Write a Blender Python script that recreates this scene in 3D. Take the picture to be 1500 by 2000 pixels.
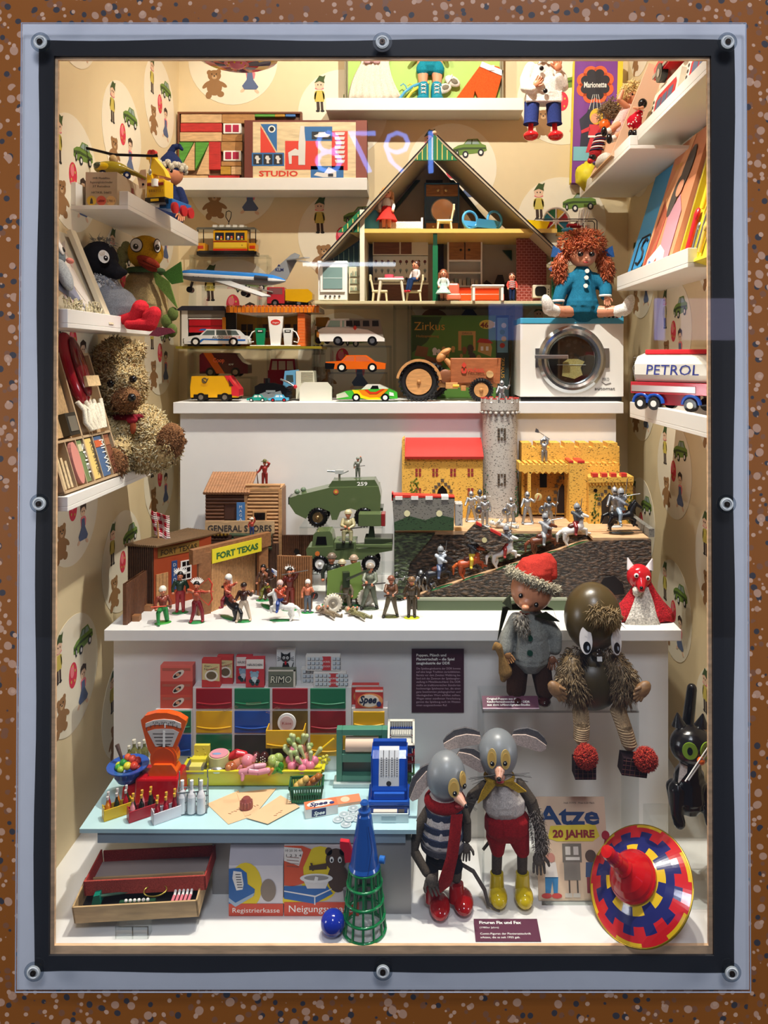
import bpy, math, random
from mathutils import Vector, Matrix
random.seed(7)
for o in list(bpy.data.objects): bpy.data.objects.remove(o)
S=bpy.context.scene
COL=S.collection
PI=math.pi
F=1444.0; CZ=1.5            # focal length in px of the 1500x2000 frame, camera height
# ---------------- camera, world, lights, exposure
cam=bpy.data.objects.new('camera',bpy.data.cameras.new('camera')); COL.objects.link(cam)
cam.location=(0,0,CZ); cam.rotation_euler=(PI/2,0,0)
cam.data.sensor_fit='VERTICAL'; cam.data.sensor_height=36; cam.data.lens=F/2000*36
cam.data.shift_x=-0.03; cam.data.shift_y=-0.15; cam.data.clip_start=.01
S.camera=cam
S.view_settings.view_transform='Standard'; S.view_settings.look='None'; S.view_settings.gamma=1
S.view_settings.exposure=0.0
w=bpy.data.worlds.new('world'); S.world=w; w.use_nodes=True
w.node_tree.nodes['Background'].inputs[0].default_value=(.10,.12,.17,1); w.node_tree.nodes['Background'].inputs[1].default_value=.6
def lamp(kind,name,loc,tgt,power,color,**kw):
    l=bpy.data.lights.new(name,kind); l.energy=power; l.color=color
    for k,v in kw.items(): setattr(l,k,v)
    o=bpy.data.objects.new(name,l); COL.objects.link(o); o.location=loc
    o.rotation_euler=(Vector(tgt)-Vector(loc)).to_track_quat('-Z','Y').to_euler(); return o
WARM=(1,.88,.70); NEU=(1,.94,.84)
# small ceiling spots inside the case, just behind the glass: the first pair wash the back wall, narrow ones are added to brighten ledge, counter and floor
lamp('SPOT','case_spot',(.10,1.50,2.84),(.05,2.25,1.75),50,NEU,spot_size=math.radians(105),spot_blend=.35,shadow_soft_size=.012)
lamp('SPOT','case_spot',(-.32,1.52,2.84),(-.20,2.2,1.7),22,WARM,spot_size=math.radians(105),spot_blend=.3,shadow_soft_size=.015)
lamp('SPOT','case_spot',(.14,1.47,2.85),(.02,1.82,.75),104,NEU,spot_size=math.radians(66),spot_blend=.45,shadow_soft_size=.012)
lamp('SPOT','case_spot',(-.25,1.43,2.85),(-.05,1.50,.42),38,NEU,spot_size=math.radians(52),spot_blend=.6,shadow_soft_size=.02)
lamp('SPOT','case_spot',(.40,1.43,2.85),(.30,1.50,.42),42,NEU,spot_size=math.radians(50),spot_blend=.6,shadow_soft_size=.02)
lamp('AREA','hall_fill_light',(.2,-1.2,4.3),(0,1.36,1.2),84,(.88,.90,1),size=.8)
for x_ in(-2.3,2.3): lamp('AREA','hall_fill_light',(x_,.80,1.1),(x_*.2,1.36,1.1),22,(.95,.95,1),size=.5)  # unseen side lamps added to brighten the bands round the opening
# ---------------- materials
def lin(h):
    h=h.lstrip('#'); c=[int(h[i:i+2],16)/255 for i in (0,2,4)]
    return tuple(x/12.92 if x<.04045 else ((x+.055)/1.055)**2.4 for x in c)+(1,)
_M={}
def C(h,k='pl',r=None,s=1.0):
    """procedural material: colour, kind, roughness, pattern scale"""
    key=(h,k,r,s)
    if key in _M: return _M[key]
    m=bpy.data.materials.new(k+'_'+h.strip('#')); m.use_nodes=True; nt=m.node_tree; N=nt.nodes; L=nt.links
    b=N['Principled BSDF']; c=lin(h); b.inputs['Base Color'].default_value=c; m.diffuse_color=c
    R={'pl':.32,'gl':.12,'mt':.75,'pa':.6,'fa':.9,'fu':.95,'wo':.5,'me':.28,'rm':.5,'fl':.85,'st':.9,'ba':.9,'cl':.05,'wp':.7,'hr':.45}.get(k,.5)
    b.inputs['Roughness'].default_value=R if r is None else r
    tc=N.new('ShaderNodeTexCoord')
    def noise(sc,det=3,vec=None):
        n=N.new('ShaderNodeTexNoise'); n.inputs['Scale'].default_value=sc; n.inputs['Detail'].default_value=det
        L.new(vec or tc.outputs['Object'],n.inputs['Vector']); return n
    def ramp(src,stops):
        r_=N.new('ShaderNodeValToRGB'); e=r_.color_ramp.elements
        while len(e)<len(stops): e.new(.5)
        for el,(p,cc) in zip(e,stops): el.position=p; el.color=cc
        L.new(src,r_.inputs[0]); return r_
    def dk(f): return tuple(x*f for x in c[:3])+(1,)
    def bump(src,st,di=.001):
        bp=N.new('ShaderNodeBump'); bp.inputs['Strength'].default_value=st; bp.inputs['Distance'].default_value=di
        L.new(src,bp.inputs['Height']); L.new(bp.outputs[0],b.inputs['Normal'])
    if k in('me','rm'): b.inputs['Metallic'].default_value=.9
    if k in('pl','gl','mt','pa','wp'):
        n=noise(40*s,2); rr=ramp(n.outputs[0],[(.3,dk(.98)),(.7,dk(1.01))]); L.new(rr.outputs[0],b.inputs['Base Color'])
    if k=='fa':
        n=noise(420*s,2); rr=ramp(n.outputs[0],[(.3,dk(.72)),(.7,dk(1.15))]); L.new(rr.outputs[0],b.inputs['Base Color']); bump(n.outputs[0],.5)
        b.inputs['Specular IOR Level'].default_value=.2
    if k=='fu':
        n=noise(260*s,4); rr=ramp(n.outputs[0],[(.3,dk(.45)),(.7,dk(1.25))]); L.new(rr.outputs[0],b.inputs['Base Color']); bump(n.outputs[0],.9,.003)
    if k=='hr':
        n=noise(200*s,3); rr=ramp(n.outputs[0],[(.3,dk(.6)),(.7,dk(1.3))]); L.new(rr.outputs[0],b.inputs['Base Color']); bump(n.outputs[0],.6,.002)
    if k=='wo':
        mp=N.new('ShaderNodeMapping'); mp.inputs['Scale'].default_value=(12*s,60*s,60*s); L.new(tc.outputs['Object'],mp.inputs[0])
        n=noise(3,4,mp.outputs[0]); rr=ramp(n.outputs[0],[(.3,dk(.72)),(.7,dk(1.1))]); L.new(rr.outputs[0],b.inputs['Base Color']); bump(n.outputs[0],.2,.0006)
    if k=='fl':      # speckled paint with leaf-like flecks
        mp=N.new('ShaderNodeMapping'); mp.inputs['Scale'].default_value=(120*s,120*s,260*s); mp.inputs['Rotation'].default_value=(.3,.5,.4); L.new(tc.outputs['Object'],mp.inputs[0])
        n=noise(1.6,2,mp.outputs[0]); rr=ramp(n.outputs[0],[(.355,dk(.16)),(.40,c)]); L.new(rr.outputs[0],b.inputs['Base Color'])
    if k=='ba':      # rough painted bark / rock relief, its glossy highlights put into the colour
        mp=N.new('ShaderNodeMapping'); mp.inputs['Scale'].default_value=(60*s,60*s,150*s); L.new(tc.outputs['Object'],mp.inputs[0]); n=noise(1.3,8,mp.outputs[0]); rr=ramp(n.outputs[0],[(.38,dk(.12)),(.52,dk(.8)),(.62,dk(2.3))]); L.new(rr.outputs[0],b.inputs['Base Color']); bump(n.outputs[0],1,.01)
        b.inputs['Roughness'].default_value=.45
    if k=='terr':
        b.inputs['Roughness'].default_value=.6
        wn=noise(9,2); 
        def spots(sc,th,off,col_,prev):
            mp=N.new('ShaderNodeMapping'); mp.inputs['Location'].default_value=(off,off*.7,off*1.3); L.new(tc.outputs['Object'],mp.inputs[0])
            va=N.new('ShaderNodeVectorMath'); va.operation='ADD'; sc_=N.new('ShaderNodeVectorMath'); sc_.operation='SCALE'; sc_.inputs[3].default_value=.02
            L.new(wn.outputs['Color'],sc_.inputs[0]); L.new(mp.outputs[0],va.inputs[0]); L.new(sc_.outputs[0],va.inputs[1])
            vo=N.new('ShaderNodeTexVoronoi'); vo.inputs['Scale'].default_value=sc; L.new(va.outputs[0],vo.inputs['Vector'])
            cr=ramp(vo.outputs['Distance'],[(th,(1,1,1,1)),(th+.03,(0,0,0,1))])
            # only a share of the cells carries a pebble
            sp=N.new('ShaderNodeSeparateColor'); L.new(vo.outputs['Color'],sp.inputs[0])
            gt=N.new('ShaderNodeMath'); gt.operation='GREATER_THAN'; gt.inputs[1].default_value=.38; L.new(sp.outputs[0],gt.inputs[0])
            mu=N.new('ShaderNodeMath'); mu.operation='MULTIPLY'; L.new(cr.outputs[0],mu.inputs[0]); L.new(gt.outputs[0],mu.inputs[1])
            mx=N.new('ShaderNodeMix'); mx.data_type='RGBA'; L.new(mu.outputs[0],mx.inputs[0])
            if isinstance(prev,tuple): mx.inputs[6].default_value=prev
            else: L.new(prev,mx.inputs[6])
            mx.inputs[7].default_value=col_; return mx.outputs[2]
        o=spots(52,.30,3.1,lin('#8a5a3c'),c); o=spots(46,.26,9.4,lin('#3d3b42'),o); o=spots(40,.30,0,lin('#c59a7e'),o); o=spots(60,.24,5.7,lin('#d2a98c'),o)
        L.new(o,b.inputs['Base Color'])
    if k in('cl','ac'):   # clear acrylic / glass: thin transparent sheet with a Fresnel reflection
        N.remove(b); tr=N.new('ShaderNodeBsdfTransparent'); tr.inputs[0].default_value=c; g=N.new('ShaderNodeBsdfGlossy'); g.inputs['Roughness'].default_value=.02 if r is None else r
        lw=N.new('ShaderNodeLayerWeight'); lw.inputs['Blend'].default_value=.5; pw=N.new('ShaderNodeMath'); pw.operation='POWER'; pw.inputs[1].default_value=4; L.new(lw.outputs['Facing'],pw.inputs[0])
        fr=N.new('ShaderNodeMath'); fr.operation='MULTIPLY_ADD'; fr.inputs[1].default_value=.55; fr.inputs[2].default_value=.045 if k=='cl' else .05; L.new(pw.outputs[0],fr.inputs[0]); mx=N.new('ShaderNodeMixShader'); L.new(fr.outputs[0],mx.inputs[0]); L.new(tr.outputs[0],mx.inputs[1]); L.new(g.outputs[0],mx.inputs[2]); L.new(mx.outputs[0],N['Material Output'].inputs[0])
    if k=='em': b.inputs['Emission Color'].default_value=c; b.inputs['Emission Strength'].default_value=r or 1; b.inputs['Roughness'].default_value=.5
    _M[key]=m; return m
# ---------------- mesh builder
def rotm(rx=0,ry=0,rz=0): return Matrix.Rotation(rz,4,'Z')@Matrix.Rotation(ry,4,'Y')@Matrix.Rotation(rx,4,'X')
def TR(x=0,y=0,z=0,rx=0,ry=0,rz=0): return Matrix.Translation((x,y,z))@rotm(rx,ry,rz)
class MB:
    def __init__(s): s.v=[];s.f=[];s.m=[];s.sm=[];s.mats=[];s.X=None;s.bl=[]
    def add(s,vs,fs,mat,smooth=False,X=None):
        if mat not in s.mats: s.mats.append(mat)
        mi=s.mats.index(mat); n=len(s.v)
        for p in vs:
            p=Vector(p)
            if X is not None: p=X@p
            if s.X is not None: p=s.X@p
            s.v.append(p)
        for f in fs: s.f.append([n+i for i in f]); s.m.append(mi); s.sm.append(smooth)
        return s
    def box(s,x0,x1,y0,y1,z0,z1,mat,X=None):
        v=[(x0,y0,z0),(x1,y0,z0),(x1,y1,z0),(x0,y1,z0),(x0,y0,z1),(x1,y0,z1),(x1,y1,z1),(x0,y1,z1)]
        return s.add(v,[(0,3,2,1),(4,5,6,7),(0,1,5,4),(1,2,6,5),(2,3,7,6),(3,0,4,7)],mat,False,X)
    def taper(s,b,t,z0,z1,mat,X=None):   # b,t = (x0,x1,y0,y1) at bottom and top
        v=[(b[0],b[2],z0),(b[1],b[2],z0),(b[1],b[3],z0),(b[0],b[3],z0),(t[0],t[2],z1),(t[1],t[2],z1),(t[1],t[3],z1),(t[0],t[3],z1)]
        return s.add(v,[(0,3,2,1),(4,5,6,7),(0,1,5,4),(1,2,6,5),(2,3,7,6),(3,0,4,7)],mat,False,X)
    def prism(s,pts,a,b,mat,pl='xz',X=None,smooth=False):
        n=len(pts)
        g={'xz':lambda p,t:(p[0],t,p[1]),'xy':lambda p,t:(p[0],p[1],t),'yz':lambda p,t:(t,p[0],p[1])}[pl]
        ar=sum(pts[i][0]*pts[(i+1)%n][1]-pts[(i+1)%n][0]*pts[i][1] for i in range(n))
        if ar<0: pts=pts[::-1]
        if pl=='xz': a,b=max(a,b),min(a,b)
        else: a,b=min(a,b),max(a,b)
        v=[g(p,a) for p in pts]+[g(p,b) for p in pts]
        fs=[tuple(range(n))[::-1],tuple(range(n,2*n))]
        s.add(v,fs,mat,False,X)
        fs=[(i,(i+1)%n,n+(i+1)%n,n+i) for i in range(n)]
        return s.add(v,fs,mat,smooth,X)
    def flat(s,pts,y,mat,pl='xz',X=None,th=.25): return s.prism(pts,y,y-th if pl=='xz' else y+th,mat,pl,X)
    def cyl(s,p,q,r,mat,r2=None,n=14,X=None,smooth=True,caps=True):
        p=Vector(p);q=Vector(q); r2=r if r2 is None else r2; d=(q-p)
        if d.length<1e-9: return s
        a=d.normalized().orthogonal().normalized(); b=d.normalized().cross(a)
        vs=[];
        for P_,R_ in((p,r),(q,r2)):
            for i in range(n):
                t=2*PI*i/n; vs.append(P_+a*(R_*math.cos(t))+b*(R_*math.sin(t)))
        s.add(vs,[(i,(i+1)%n,n+(i+1)%n,n+i) for i in range(n)],mat,smooth,X)
        if caps: s.add(vs,[tuple(range(n))[::-1],tuple(range(n,2*n))],mat,False,X)
        return s
    def sph(s,c,r,mat,n=16,X=None,rot=None):
        if not isinstance(r,(tuple,list)): r=(r,r,r)
        M_=Matrix.Translation(c)@(rot if rot is not None else Matrix())@Matrix.Diagonal((*r,1))
        if X is not None: M_=X@M_
        h=max(4,n//2); vs=[(0,0,1)]
        for j in range(1,h):
            a=PI*j/h
            for i in range(n): t=2*PI*i/n; vs.append((math.sin(a)*math.cos(t),math.sin(a)*math.sin(t),math.cos(a)))
        vs.append((0,0,-1)); fs=[]
        for i in range(n): fs.append((0,1+i,1+(i+1)%n))
        for j in range(h-2):
            for i in range(n): a=1+j*n+i;b=1+j*n+(i+1)%n; fs.append((a,a+n,b+n,b))
        k=len(vs)-1
        for i in range(n): fs.append((k,1+(h-2)*n+(i+1)%n,1+(h-2)*n+i))
        return s.add(vs,fs,mat,True,M_)
    def lathe(s,prof,mat,c=(0,0,0),X=None,n=28,smooth=True,seg=None):
        """profile [(r,z)] about z; seg(i,j)->material for painted rings"""
        vs=[]
        for r,z in prof:
            for i in range(n): t=2*PI*i/n; vs.append((c[0]+r*math.cos(t),c[1]+r*math.sin(t),c[2]+z))
        for j in range(len(prof)-1):
            fs=[(j*n+i,j*n+(i+1)%n,(j+1)*n+(i+1)%n,(j+1)*n+i) for i in range(n)]
            if seg is None: s._ring(vs,j,n,mat,smooth,X)
            else:
                for i in range(n): s._quad(vs,fs[i],seg(i,j),smooth,X)
        return s
    def _ring(s,vs,j,n,mat,smooth,X):
        sub=vs[j*n:(j+2)*n]; s.add(sub,[(i,(i+1)%n,n+(i+1)%n,n+i) for i in range(n)],mat,smooth,X)
    def _quad(s,vs,f,mat,smooth,X): s.add([vs[i] for i in f],[(0,1,2,3)],mat,smooth,X)
    def tube(s,pts,r,mat,n=8,X=None,caps=True):
        pts=[Vector(p) for p in pts]; m=len(pts); rs=r if isinstance(r,(list,tuple)) else [r]*m
        vs=[]; prev=None
        for i,p in enumerate(pts):
            t=(pts[min(i+1,m-1)]-pts[max(i-1,0)])
            t=t.normalized() if t.length>1e-9 else Vector((0,0,1))
            a=t.orthogonal().normalized() if prev is None else (prev-t*prev.dot(t))
            a=a.normalized() if a.length>1e-6 else t.orthogonal().normalized()
            prev=a; b=t.cross(a)
            for k in range(n): th=2*PI*k/n; vs.append(p+a*(rs[i]*math.cos(th))+b*(rs[i]*math.sin(th)))
        fs=[(i*n+k,i*n+(k+1)%n,(i+1)*n+(k+1)%n,(i+1)*n+k) for i in range(m-1) for k in range(n)]
        s.add(vs,fs,mat,True,X)
        if caps: s.add(vs,[tuple(range(n))[::-1],tuple(range((m-1)*n,m*n))],mat,False,X)
        return s
    def cap(s,p,q,r,r2,mat,n=10,X=None):    # tapered capsule limb
        s.cyl(p,q,r,mat,r2,n,X,caps=False); s.sph(p,r,mat,n,X); s.sph(q,r2,mat,n,X); s.bl.append((Vector(p),Vector(q),r,r2)); return s
    def chain(s,pts,rs,mat,n=10,X=None):
        for i in range(len(pts)-1): s.cap(pts[i],pts[i+1],rs[i],rs[i+1],mat,n,X)
        return s
    def torus(s,c,R,r,mat,X=None,n=28,m=8,ax='y',a0=0,a1=2*PI):
        full=abs(a1-a0-2*PI)<1e-6
        k=n if full else n+1; pts=[]
        for i in range(k):
            t=a0+(a1-a0)*i/n; u=(R*math.cos(t),R*math.sin(t))
            pts.append({'y':(c[0]+u[0],c[1],c[2]+u[1]),'z':(c[0]+u[0],c[1]+u[1],c[2]),'x':(c[0],c[1]+u[0],c[2]+u[1])}[ax])
        if full: pts.append(pts[0])
        return s.tube(pts,r,mat,m,X,caps=not full)
    def text(s,st,x,z,size,mat,y=0,X=None,fit=None,al='CENTER',bold=0,shear=0,th=.2):
        """writing in the xz plane facing -y, centred at x, baseline z"""
        cu=bpy.data.curves.new('t','FONT'); cu.body=st; cu.size=size; cu.align_x=al; cu.extrude=0; cu.offset=bold*size; cu.shear=shear; cu.resolution_u=2
        o=bpy.data.objects.new('t',cu); COL.objects.link(o)
        dg=bpy.context.evaluated_depsgraph_get(); dg.update(); me=bpy.data.meshes.new_from_object(o.evaluated_get(dg))
        vs=[v.co.copy() for v in me.vertices]; fs=[tuple(p.vertices) for p in me.polygons]
        bpy.data.objects.remove(o); bpy.data.curves.remove(cu); bpy.data.meshes.remove(me)
        if not vs: return s
        w_=max(v.x for v in vs)-min(v.x for v in vs); k=(fit/w_) if fit else 1
        s.add([(x+v.x*k,y-th,z+v.y) for v in vs],fs,mat,False,X); return s
    def ell(s,cx,cz,rx,rz,y,mat,n=20,X=None,pl='xz',rot=0,th=.25):
        pts=[]
        for i in range(n):
            t=2*PI*i/n; a=rx*math.cos(t); b=rz*math.sin(t); pts.append((cx+a*math.cos(rot)-b*math.sin(rot),cz+a*math.sin(rot)+b*math.cos(rot)))
        return s.flat(pts,y,mat,pl,X,th)
    def fuzz(s,mat,n,ln,wd,curl=.5,X=None,bl=None,grav=.3,skip=None):
        """tufts on the recorded limbs"""
        bl=bl or s.bl; ar=[]
        for p,q,a,b in bl: ar.append((q-p).length*(a+b)*PI+4*PI*max(a,b)**2)
        for _ in range(n):
            p,q,a,b=random.choices(bl,ar)[0]; L_=(q-p).length; dirv=Vector((random.gauss(0,1),random.gauss(0,1),random.gauss(0,1))).normalized()
            t=random.random() if random.random()<L_/(L_+a+b+1e-9) else round(random.random())
            ax=(q-p).normalized() if L_>1e-6 else Vector((0,0,1))
            if 0<t<1: dirv=(dirv-ax*dirv.dot(ax)).normalized()
            c=p.lerp(q,t)+dirv*((a+(b-a)*t)*.97)
            if dirv.y>.55: continue
            if skip and skip(c): continue
            bad=False
            for p2,q2,a2,b2 in bl:
                if p2 is p and q2 is q: continue
                dd=q2-p2; tt=0 if dd.length<1e-6 else max(0,min(1,(c-p2).dot(dd)/dd.length_squared))
                if (c-(p2+dd*tt)).length<(a2+(b2-a2)*tt)*.93: bad=True;break
            if bad: continue
            l=ln*random.uniform(.6,1.3); side=Vector((random.gauss(0,1),random.gauss(0,1),random.gauss(0,1)))*curl
            d1=(dirv+side*.6+Vector((0,0,-grav))).normalized(); d2=(dirv*.3+side+Vector((0,0,-grav*2))).normalized()
            sd=d1.orthogonal().normalized()*wd; sd2=d1.cross(sd).normalized()*wd
            c1=c+d1*l*.5; c2=c1+d2*l*.6
            s.add([c+sd,c-sd*.5+sd2*.8,c-sd*.5-sd2*.8,c1+sd*.8,c1-sd*.4+sd2*.7,c1-sd*.4-sd2*.7,c2],[(0,1,4,3),(1,2,5,4),(2,0,3,5),(3,4,6),(4,5,6),(5,3,6)],mat,True,X)
        return s
def mkobj(name,mb,k=1.0,parent=None,bev=0,rem=0,sub=0,solid=0):
    me=bpy.data.meshes.new(name); me.from_pydata([tuple(v*k) for v in mb.v],[],mb.f)
    for m_ in mb.mats: me.materials.append(m_)
    for p,mi,sm in zip(me.polygons,mb.m,mb.sm): p.material_index=mi; p.use_smooth=sm or rem>0
    me.update(); o=bpy.data.objects.new(name,me); COL.objects.link(o)
    if parent: o.parent=parent
    if rem:
        r=o.modifiers.new('r','REMESH'); r.mode='VOXEL'; r.voxel_size=rem*k; r.use_smooth_shade=True
        q=o.modifiers.new('s','SMOOTH'); q.iterations=4; q.factor=.6
    if bev:
        b=o.modifiers.new('b','BEVEL'); b.width=bev*k; b.segments=2; b.limit_method='ANGLE'; b.angle_limit=math.radians(40); b.harden_normals=False
    if sub: q=o.modifiers.new('s','SUBSURF'); q.levels=sub; q.render_levels=sub
    return o
def tag(o,label,cat,group=None):
    o['label']=label; o['category']=cat
    if group: o['group']=group
    return o
class T:
    """a thing: Empty at its base; parts are modelled in photo-pixel units at its depth"""
    def __init__(s,name,label,cat,u,v=None,d=None,z=None,rz=0,group=None,k=None,y=0):
        if z is not None and d is None: d=-z*F/(v-700)
        if z is None: z=(700-v)/F*d
        s.d=d; s.k=k or d/F; s.u=u; s.v=700-z*F/d; s.z=z
        o=bpy.data.objects.new(name,None); COL.objects.link(o); o.empty_display_size=.02
        o.location=((u-810)/F*d,d,CZ+z); o.rotation_euler=(0,0,rz); tag(o,label,cat,group); s.o=o
    def __call__(s,name,mb,up=None,**kw): return mkobj(name,mb,s.k,up or s.o,**kw)
    def p(s,*uv): return [(a-s.u,s.v-b) for a,b in uv]          # pixel -> local (x,z)
def one(name,label,cat,mb,u,v=None,d=None,z=None,rz=0,group=None,k=None,**kw):
    """a thing that is one mesh"""
    if z is not None and d is None: d=-z*F/(v-700)
    if z is None: z=(700-v)/F*d
    o=mkobj(name,mb,k or d/F,None,**kw); o.location=((u-810)/F*d,d,CZ+z); o.rotation_euler=(0,0,rz); return tag(o,label,cat,group)
def struct(name,mb,label=None):
    o=mkobj(name,mb); o['kind']='structure'
    if label: o['label']=label
    return o
def W(u,v,d): return Vector(((u-810)/F*d,d,CZ+(700-v)/F*d))
def kid(name,mb,parent,k=1.0,**kw): return mkobj(name,mb,k,parent,**kw)
def rrect(x0,x1,z0,z1,r,n=4):
    out=[]
    for cx,cz,a in((x1-r,z1-r,0),(x0+r,z1-r,PI/2),(x0+r,z0+r,PI),(x1-r,z0+r,1.5*PI)):
        for i in range(n+1): t=a+PI/2*i/n; out.append((cx+r*math.cos(t),cz+r*math.sin(t)))
    return out
# ---------------- the setting
LX,RX,BD,FZ,TZ=-.759,.685,2.377,-1.08,1.42
LZ,SZ=-.595,-.1207           # ledge top, slab top (relative to the camera height)
FL=FZ
PAPER=C('#e6d2a8','wp'); DISC=C('#f1e7cf','wp'); WHITE=C('#eeeae2','pl',.5); WHT=C('#f2efe8','pl',.4)
c_gr=C('#6f8f3a','wp'); c_grd=C('#3c5222','wp'); c_bl=C('#23252b','wp'); c_bk=C('#1c1a18','wp'); c_skin=C('#e9c3a4','wp'); c_red=C('#d8344b','wp'); c_redl=C('#ee7f86','wp'); c_br=C('#9a7146','wp'); c_brl=C('#c9a479','wp'); c_yel=C('#cdbb55','wp'); c_den=C('#5a6a8e','wp'); c_dbr=C('#3d2a20','wp'); c_wh=C('#f4f2ec','wp'); c_gls=C('#8fa39a','wp')
def motif(m,X,full=True):
    """printed cluster: boy in a pointed cap, car, balloon, bear, doll on a pale disc (px of the back wall)"""
    m.ell(0,0,87,87,0,DISC,40,X,th=.4)
    f=lambda pts,mt,y=-.5: m.flat(pts,y,mt,'xz',X,.2)
    e=lambda cx,cz,rx,rz,mt,y=-.5,rot=0: m.ell(cx,cz,rx,rz,y,mt,18,X,'xz',rot,.2)
    # balloon
    e(0,-2,13,19,c_red); e(-3,4,6,9,c_redl,-.8); 
    for a,b in((-6,-10),(5,-12),(6,3),(-1,12)): e(a,b,1.6,2.2,c_yel,-.9)
    # boy
    f([(-50,8),(-51,24),(-45,24),(-44,8)],c_dbr); f([(-42,8),(-43,24),(-38,24),(-37,8)],c_dbr)
    f([(-54,24),(-55,38),(-50,46),(-40,46),(-35,38),(-36,24)],c_yel); e(-45,50,9,2.5,c_redl,-.8); f([(-56,30),(-54,44),(-50,46),(-53,28)],c_yel); f([(-34,30),(-36,44),(-40,46),(-37,28)],c_yel)
    e(-45,57,9,9,c_skin,-.9); f([(-55,60),(-45,75),(-38,73),(-33,76),(-36,66),(-35,60),(-45,64)],c_grd,-1.2)
    for a in(-48,-42): e(a,57,1.1,1.4,c_bk,-1.2)
    e(-48,6,4,2.2,c_bk); e(-39,6,4,2.2,c_bk)
    # car
    f([(2,28),(2,38),(12,44),(22,46),(30,56),(50,57),(58,47),(66,44),(68,34),(60,30),(12,24)],c_gr); f([(24,46),(31,54),(48,55),(54,46)],c_gls,-.9); f([(2,36),(22,40),(66,40),(66,37),(22,36),(2,32)],c_grd,-.9); f([(37,46),(38,55),(40,55),(39,46)],c_grd,-1)
    for a,b in((26,26),(56,30),(10,28)): e(a,b,6 if a>12 else 3,7,c_bl,-1); e(a,b,3 if a>12 else 1,3.6,c_wh,-1.3)
    # bear
    for a,b,r in((-46,-24,5),(-28,-22,5)): e(a,b,r,r,c_br)
    e(-36,-30,13,11,c_br,-.6); e(-36,-52,15,17,c_br,-.55); e(-52,-48,4,10,c_br,-.5,-.8); e(-20,-47,4,10,c_br,-.5,1.0); e(-47,-68,6,7,c_br,-.5); e(-24,-66,7,6,c_br,-.5)
    e(-36,-33,5,4,c_brl,-.9); e(-36,-31,1.8,1.3,c_bk,-1.2)
    for a in(-41,-32): e(a,-27,1.1,1.2,c_bk,-1.2)
    # doll
    e(33,-13,8,8,c_skin,-.6); f([(24,-12),(24,-3),(33,2),(43,-2),(43,-13),(38,-6),(28,-7)],c_dbr,-.9); f([(25,-24),(28,-21),(40,-21),(44,-26),(42,-36),(27,-36)],c_redl,-.6); f([(28,-24),(38,-24),(40,-38),(50,-52),(46,-57),(22,-57),(18,-50),(27,-38)],c_den,-.8); e(19,-59,5,3,c_skin,-.6,.6); e(47,-61,5,3,c_skin,-.6,-.6)
    for a in(30,36): e(a,-13,1,1.2,c_bk,-.9)
KM=BD/F
m=MB(); m.box(LX-.02,RX+.02,BD,BD+.02,CZ+FZ,CZ+TZ,PAPER)
for i in range(4):
    u=455+214*i; v0=118+105*i
    while v0>0: v0-=237
    for j in range(5):
        v=v0+237*j
        if v>820: break
        m2=Matrix.Translation(W(u,v,BD)-Vector((0,.0002,0)))@Matrix.Scale(KM,4); motif(m,m2)
struct('wall_back',m)
def side(nm,x,s,Y0,z0):
    m=MB(); m.box(min(x,x-s*.02),max(x,x-s*.02),1.37,BD+.02,CZ+FZ,CZ+TZ,PAPER)
    for c in range(4):
        Y=Y0-.28*c; zb=z0-.175*c
        while zb<1.0: zb+=.37
        for j in range(8):
            z=zb-.37*j
            if z<FZ+.12 or Y-.13<1.38: 
                if z<FZ+.12 or Y<1.44: continue
            X=Matrix.Translation((x+s*.0002,Y,CZ+z))@Matrix.Rotation(s*PI/2,4,'Z')@Matrix.Scale(KM*.9,4); motif(m,X)
    return struct(nm,m)
side('wall_left',LX,1,2.20,.76); side('wall_right',RX,-1,2.235,-.12)
m=MB(); m.box(LX-.02,RX+.02,1.362,BD+.02,CZ+FZ-.03,CZ+FZ,C('#e9e7e3','pl',.45)); struct('floor',m)
m=MB(); m.box(LX-.02,RX+.02,1.362,BD+.02,CZ+TZ,CZ+TZ+.02,C('#e0d8c8','wp')); struct('ceiling',m)
def ring(outer,inner,y0,y1,mt,wob=0,wi=0):
    """frame between two px quads (x0t,x1t,yt, x0b,x1b,yb) at the pane distance"""
    m=MB()
    def loop(q,wv):
        x0t,x1t,yt,x0b,x1b,yb=q; pts=[]
        N_=24
        for i in range(N_): t=i/N_; pts.append((x0t+(x1t-x0t)*t,yt+wv*math.sin(t*19)))
        for i in range(N_): t=i/N_; pts.append((x1t+(x1b-x1t)*t+wv*math.sin(t*23),yt+(yb-yt)*t))
        for i in range(N_): t=i/N_; pts.append((x1b+(x0b-x1b)*t,yb+wv*math.sin(t*17+1)))
        for i in range(N_): t=i/N_; pts.append((x0b+(x0t-x0b)*t+wv*math.sin(t*21+2),yb+(yt-yb)*t))
        return pts
    A=loop(outer,wob);B=loop(inner,wi); n=len(A)
    vs=[tuple(W(u,v,y0)) for u,v in A]+[tuple(W(u,v,y0)) for u,v in B]
    dy=y1-y0; vs+=[(p[0],p[1]+dy,p[2]) for p in vs[:2*n]]
    fs=[]
    for i in range(n):
        j=(i+1)%n; fs+=[(i,n+i,n+j,j),(2*n+i,2*n+j,3*n+j,3*n+i),(i,j,2*n+j,2*n+i),(n+i,3*n+i,3*n+j,n+j)]
    m.add(vs,fs,mt); return m
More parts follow.
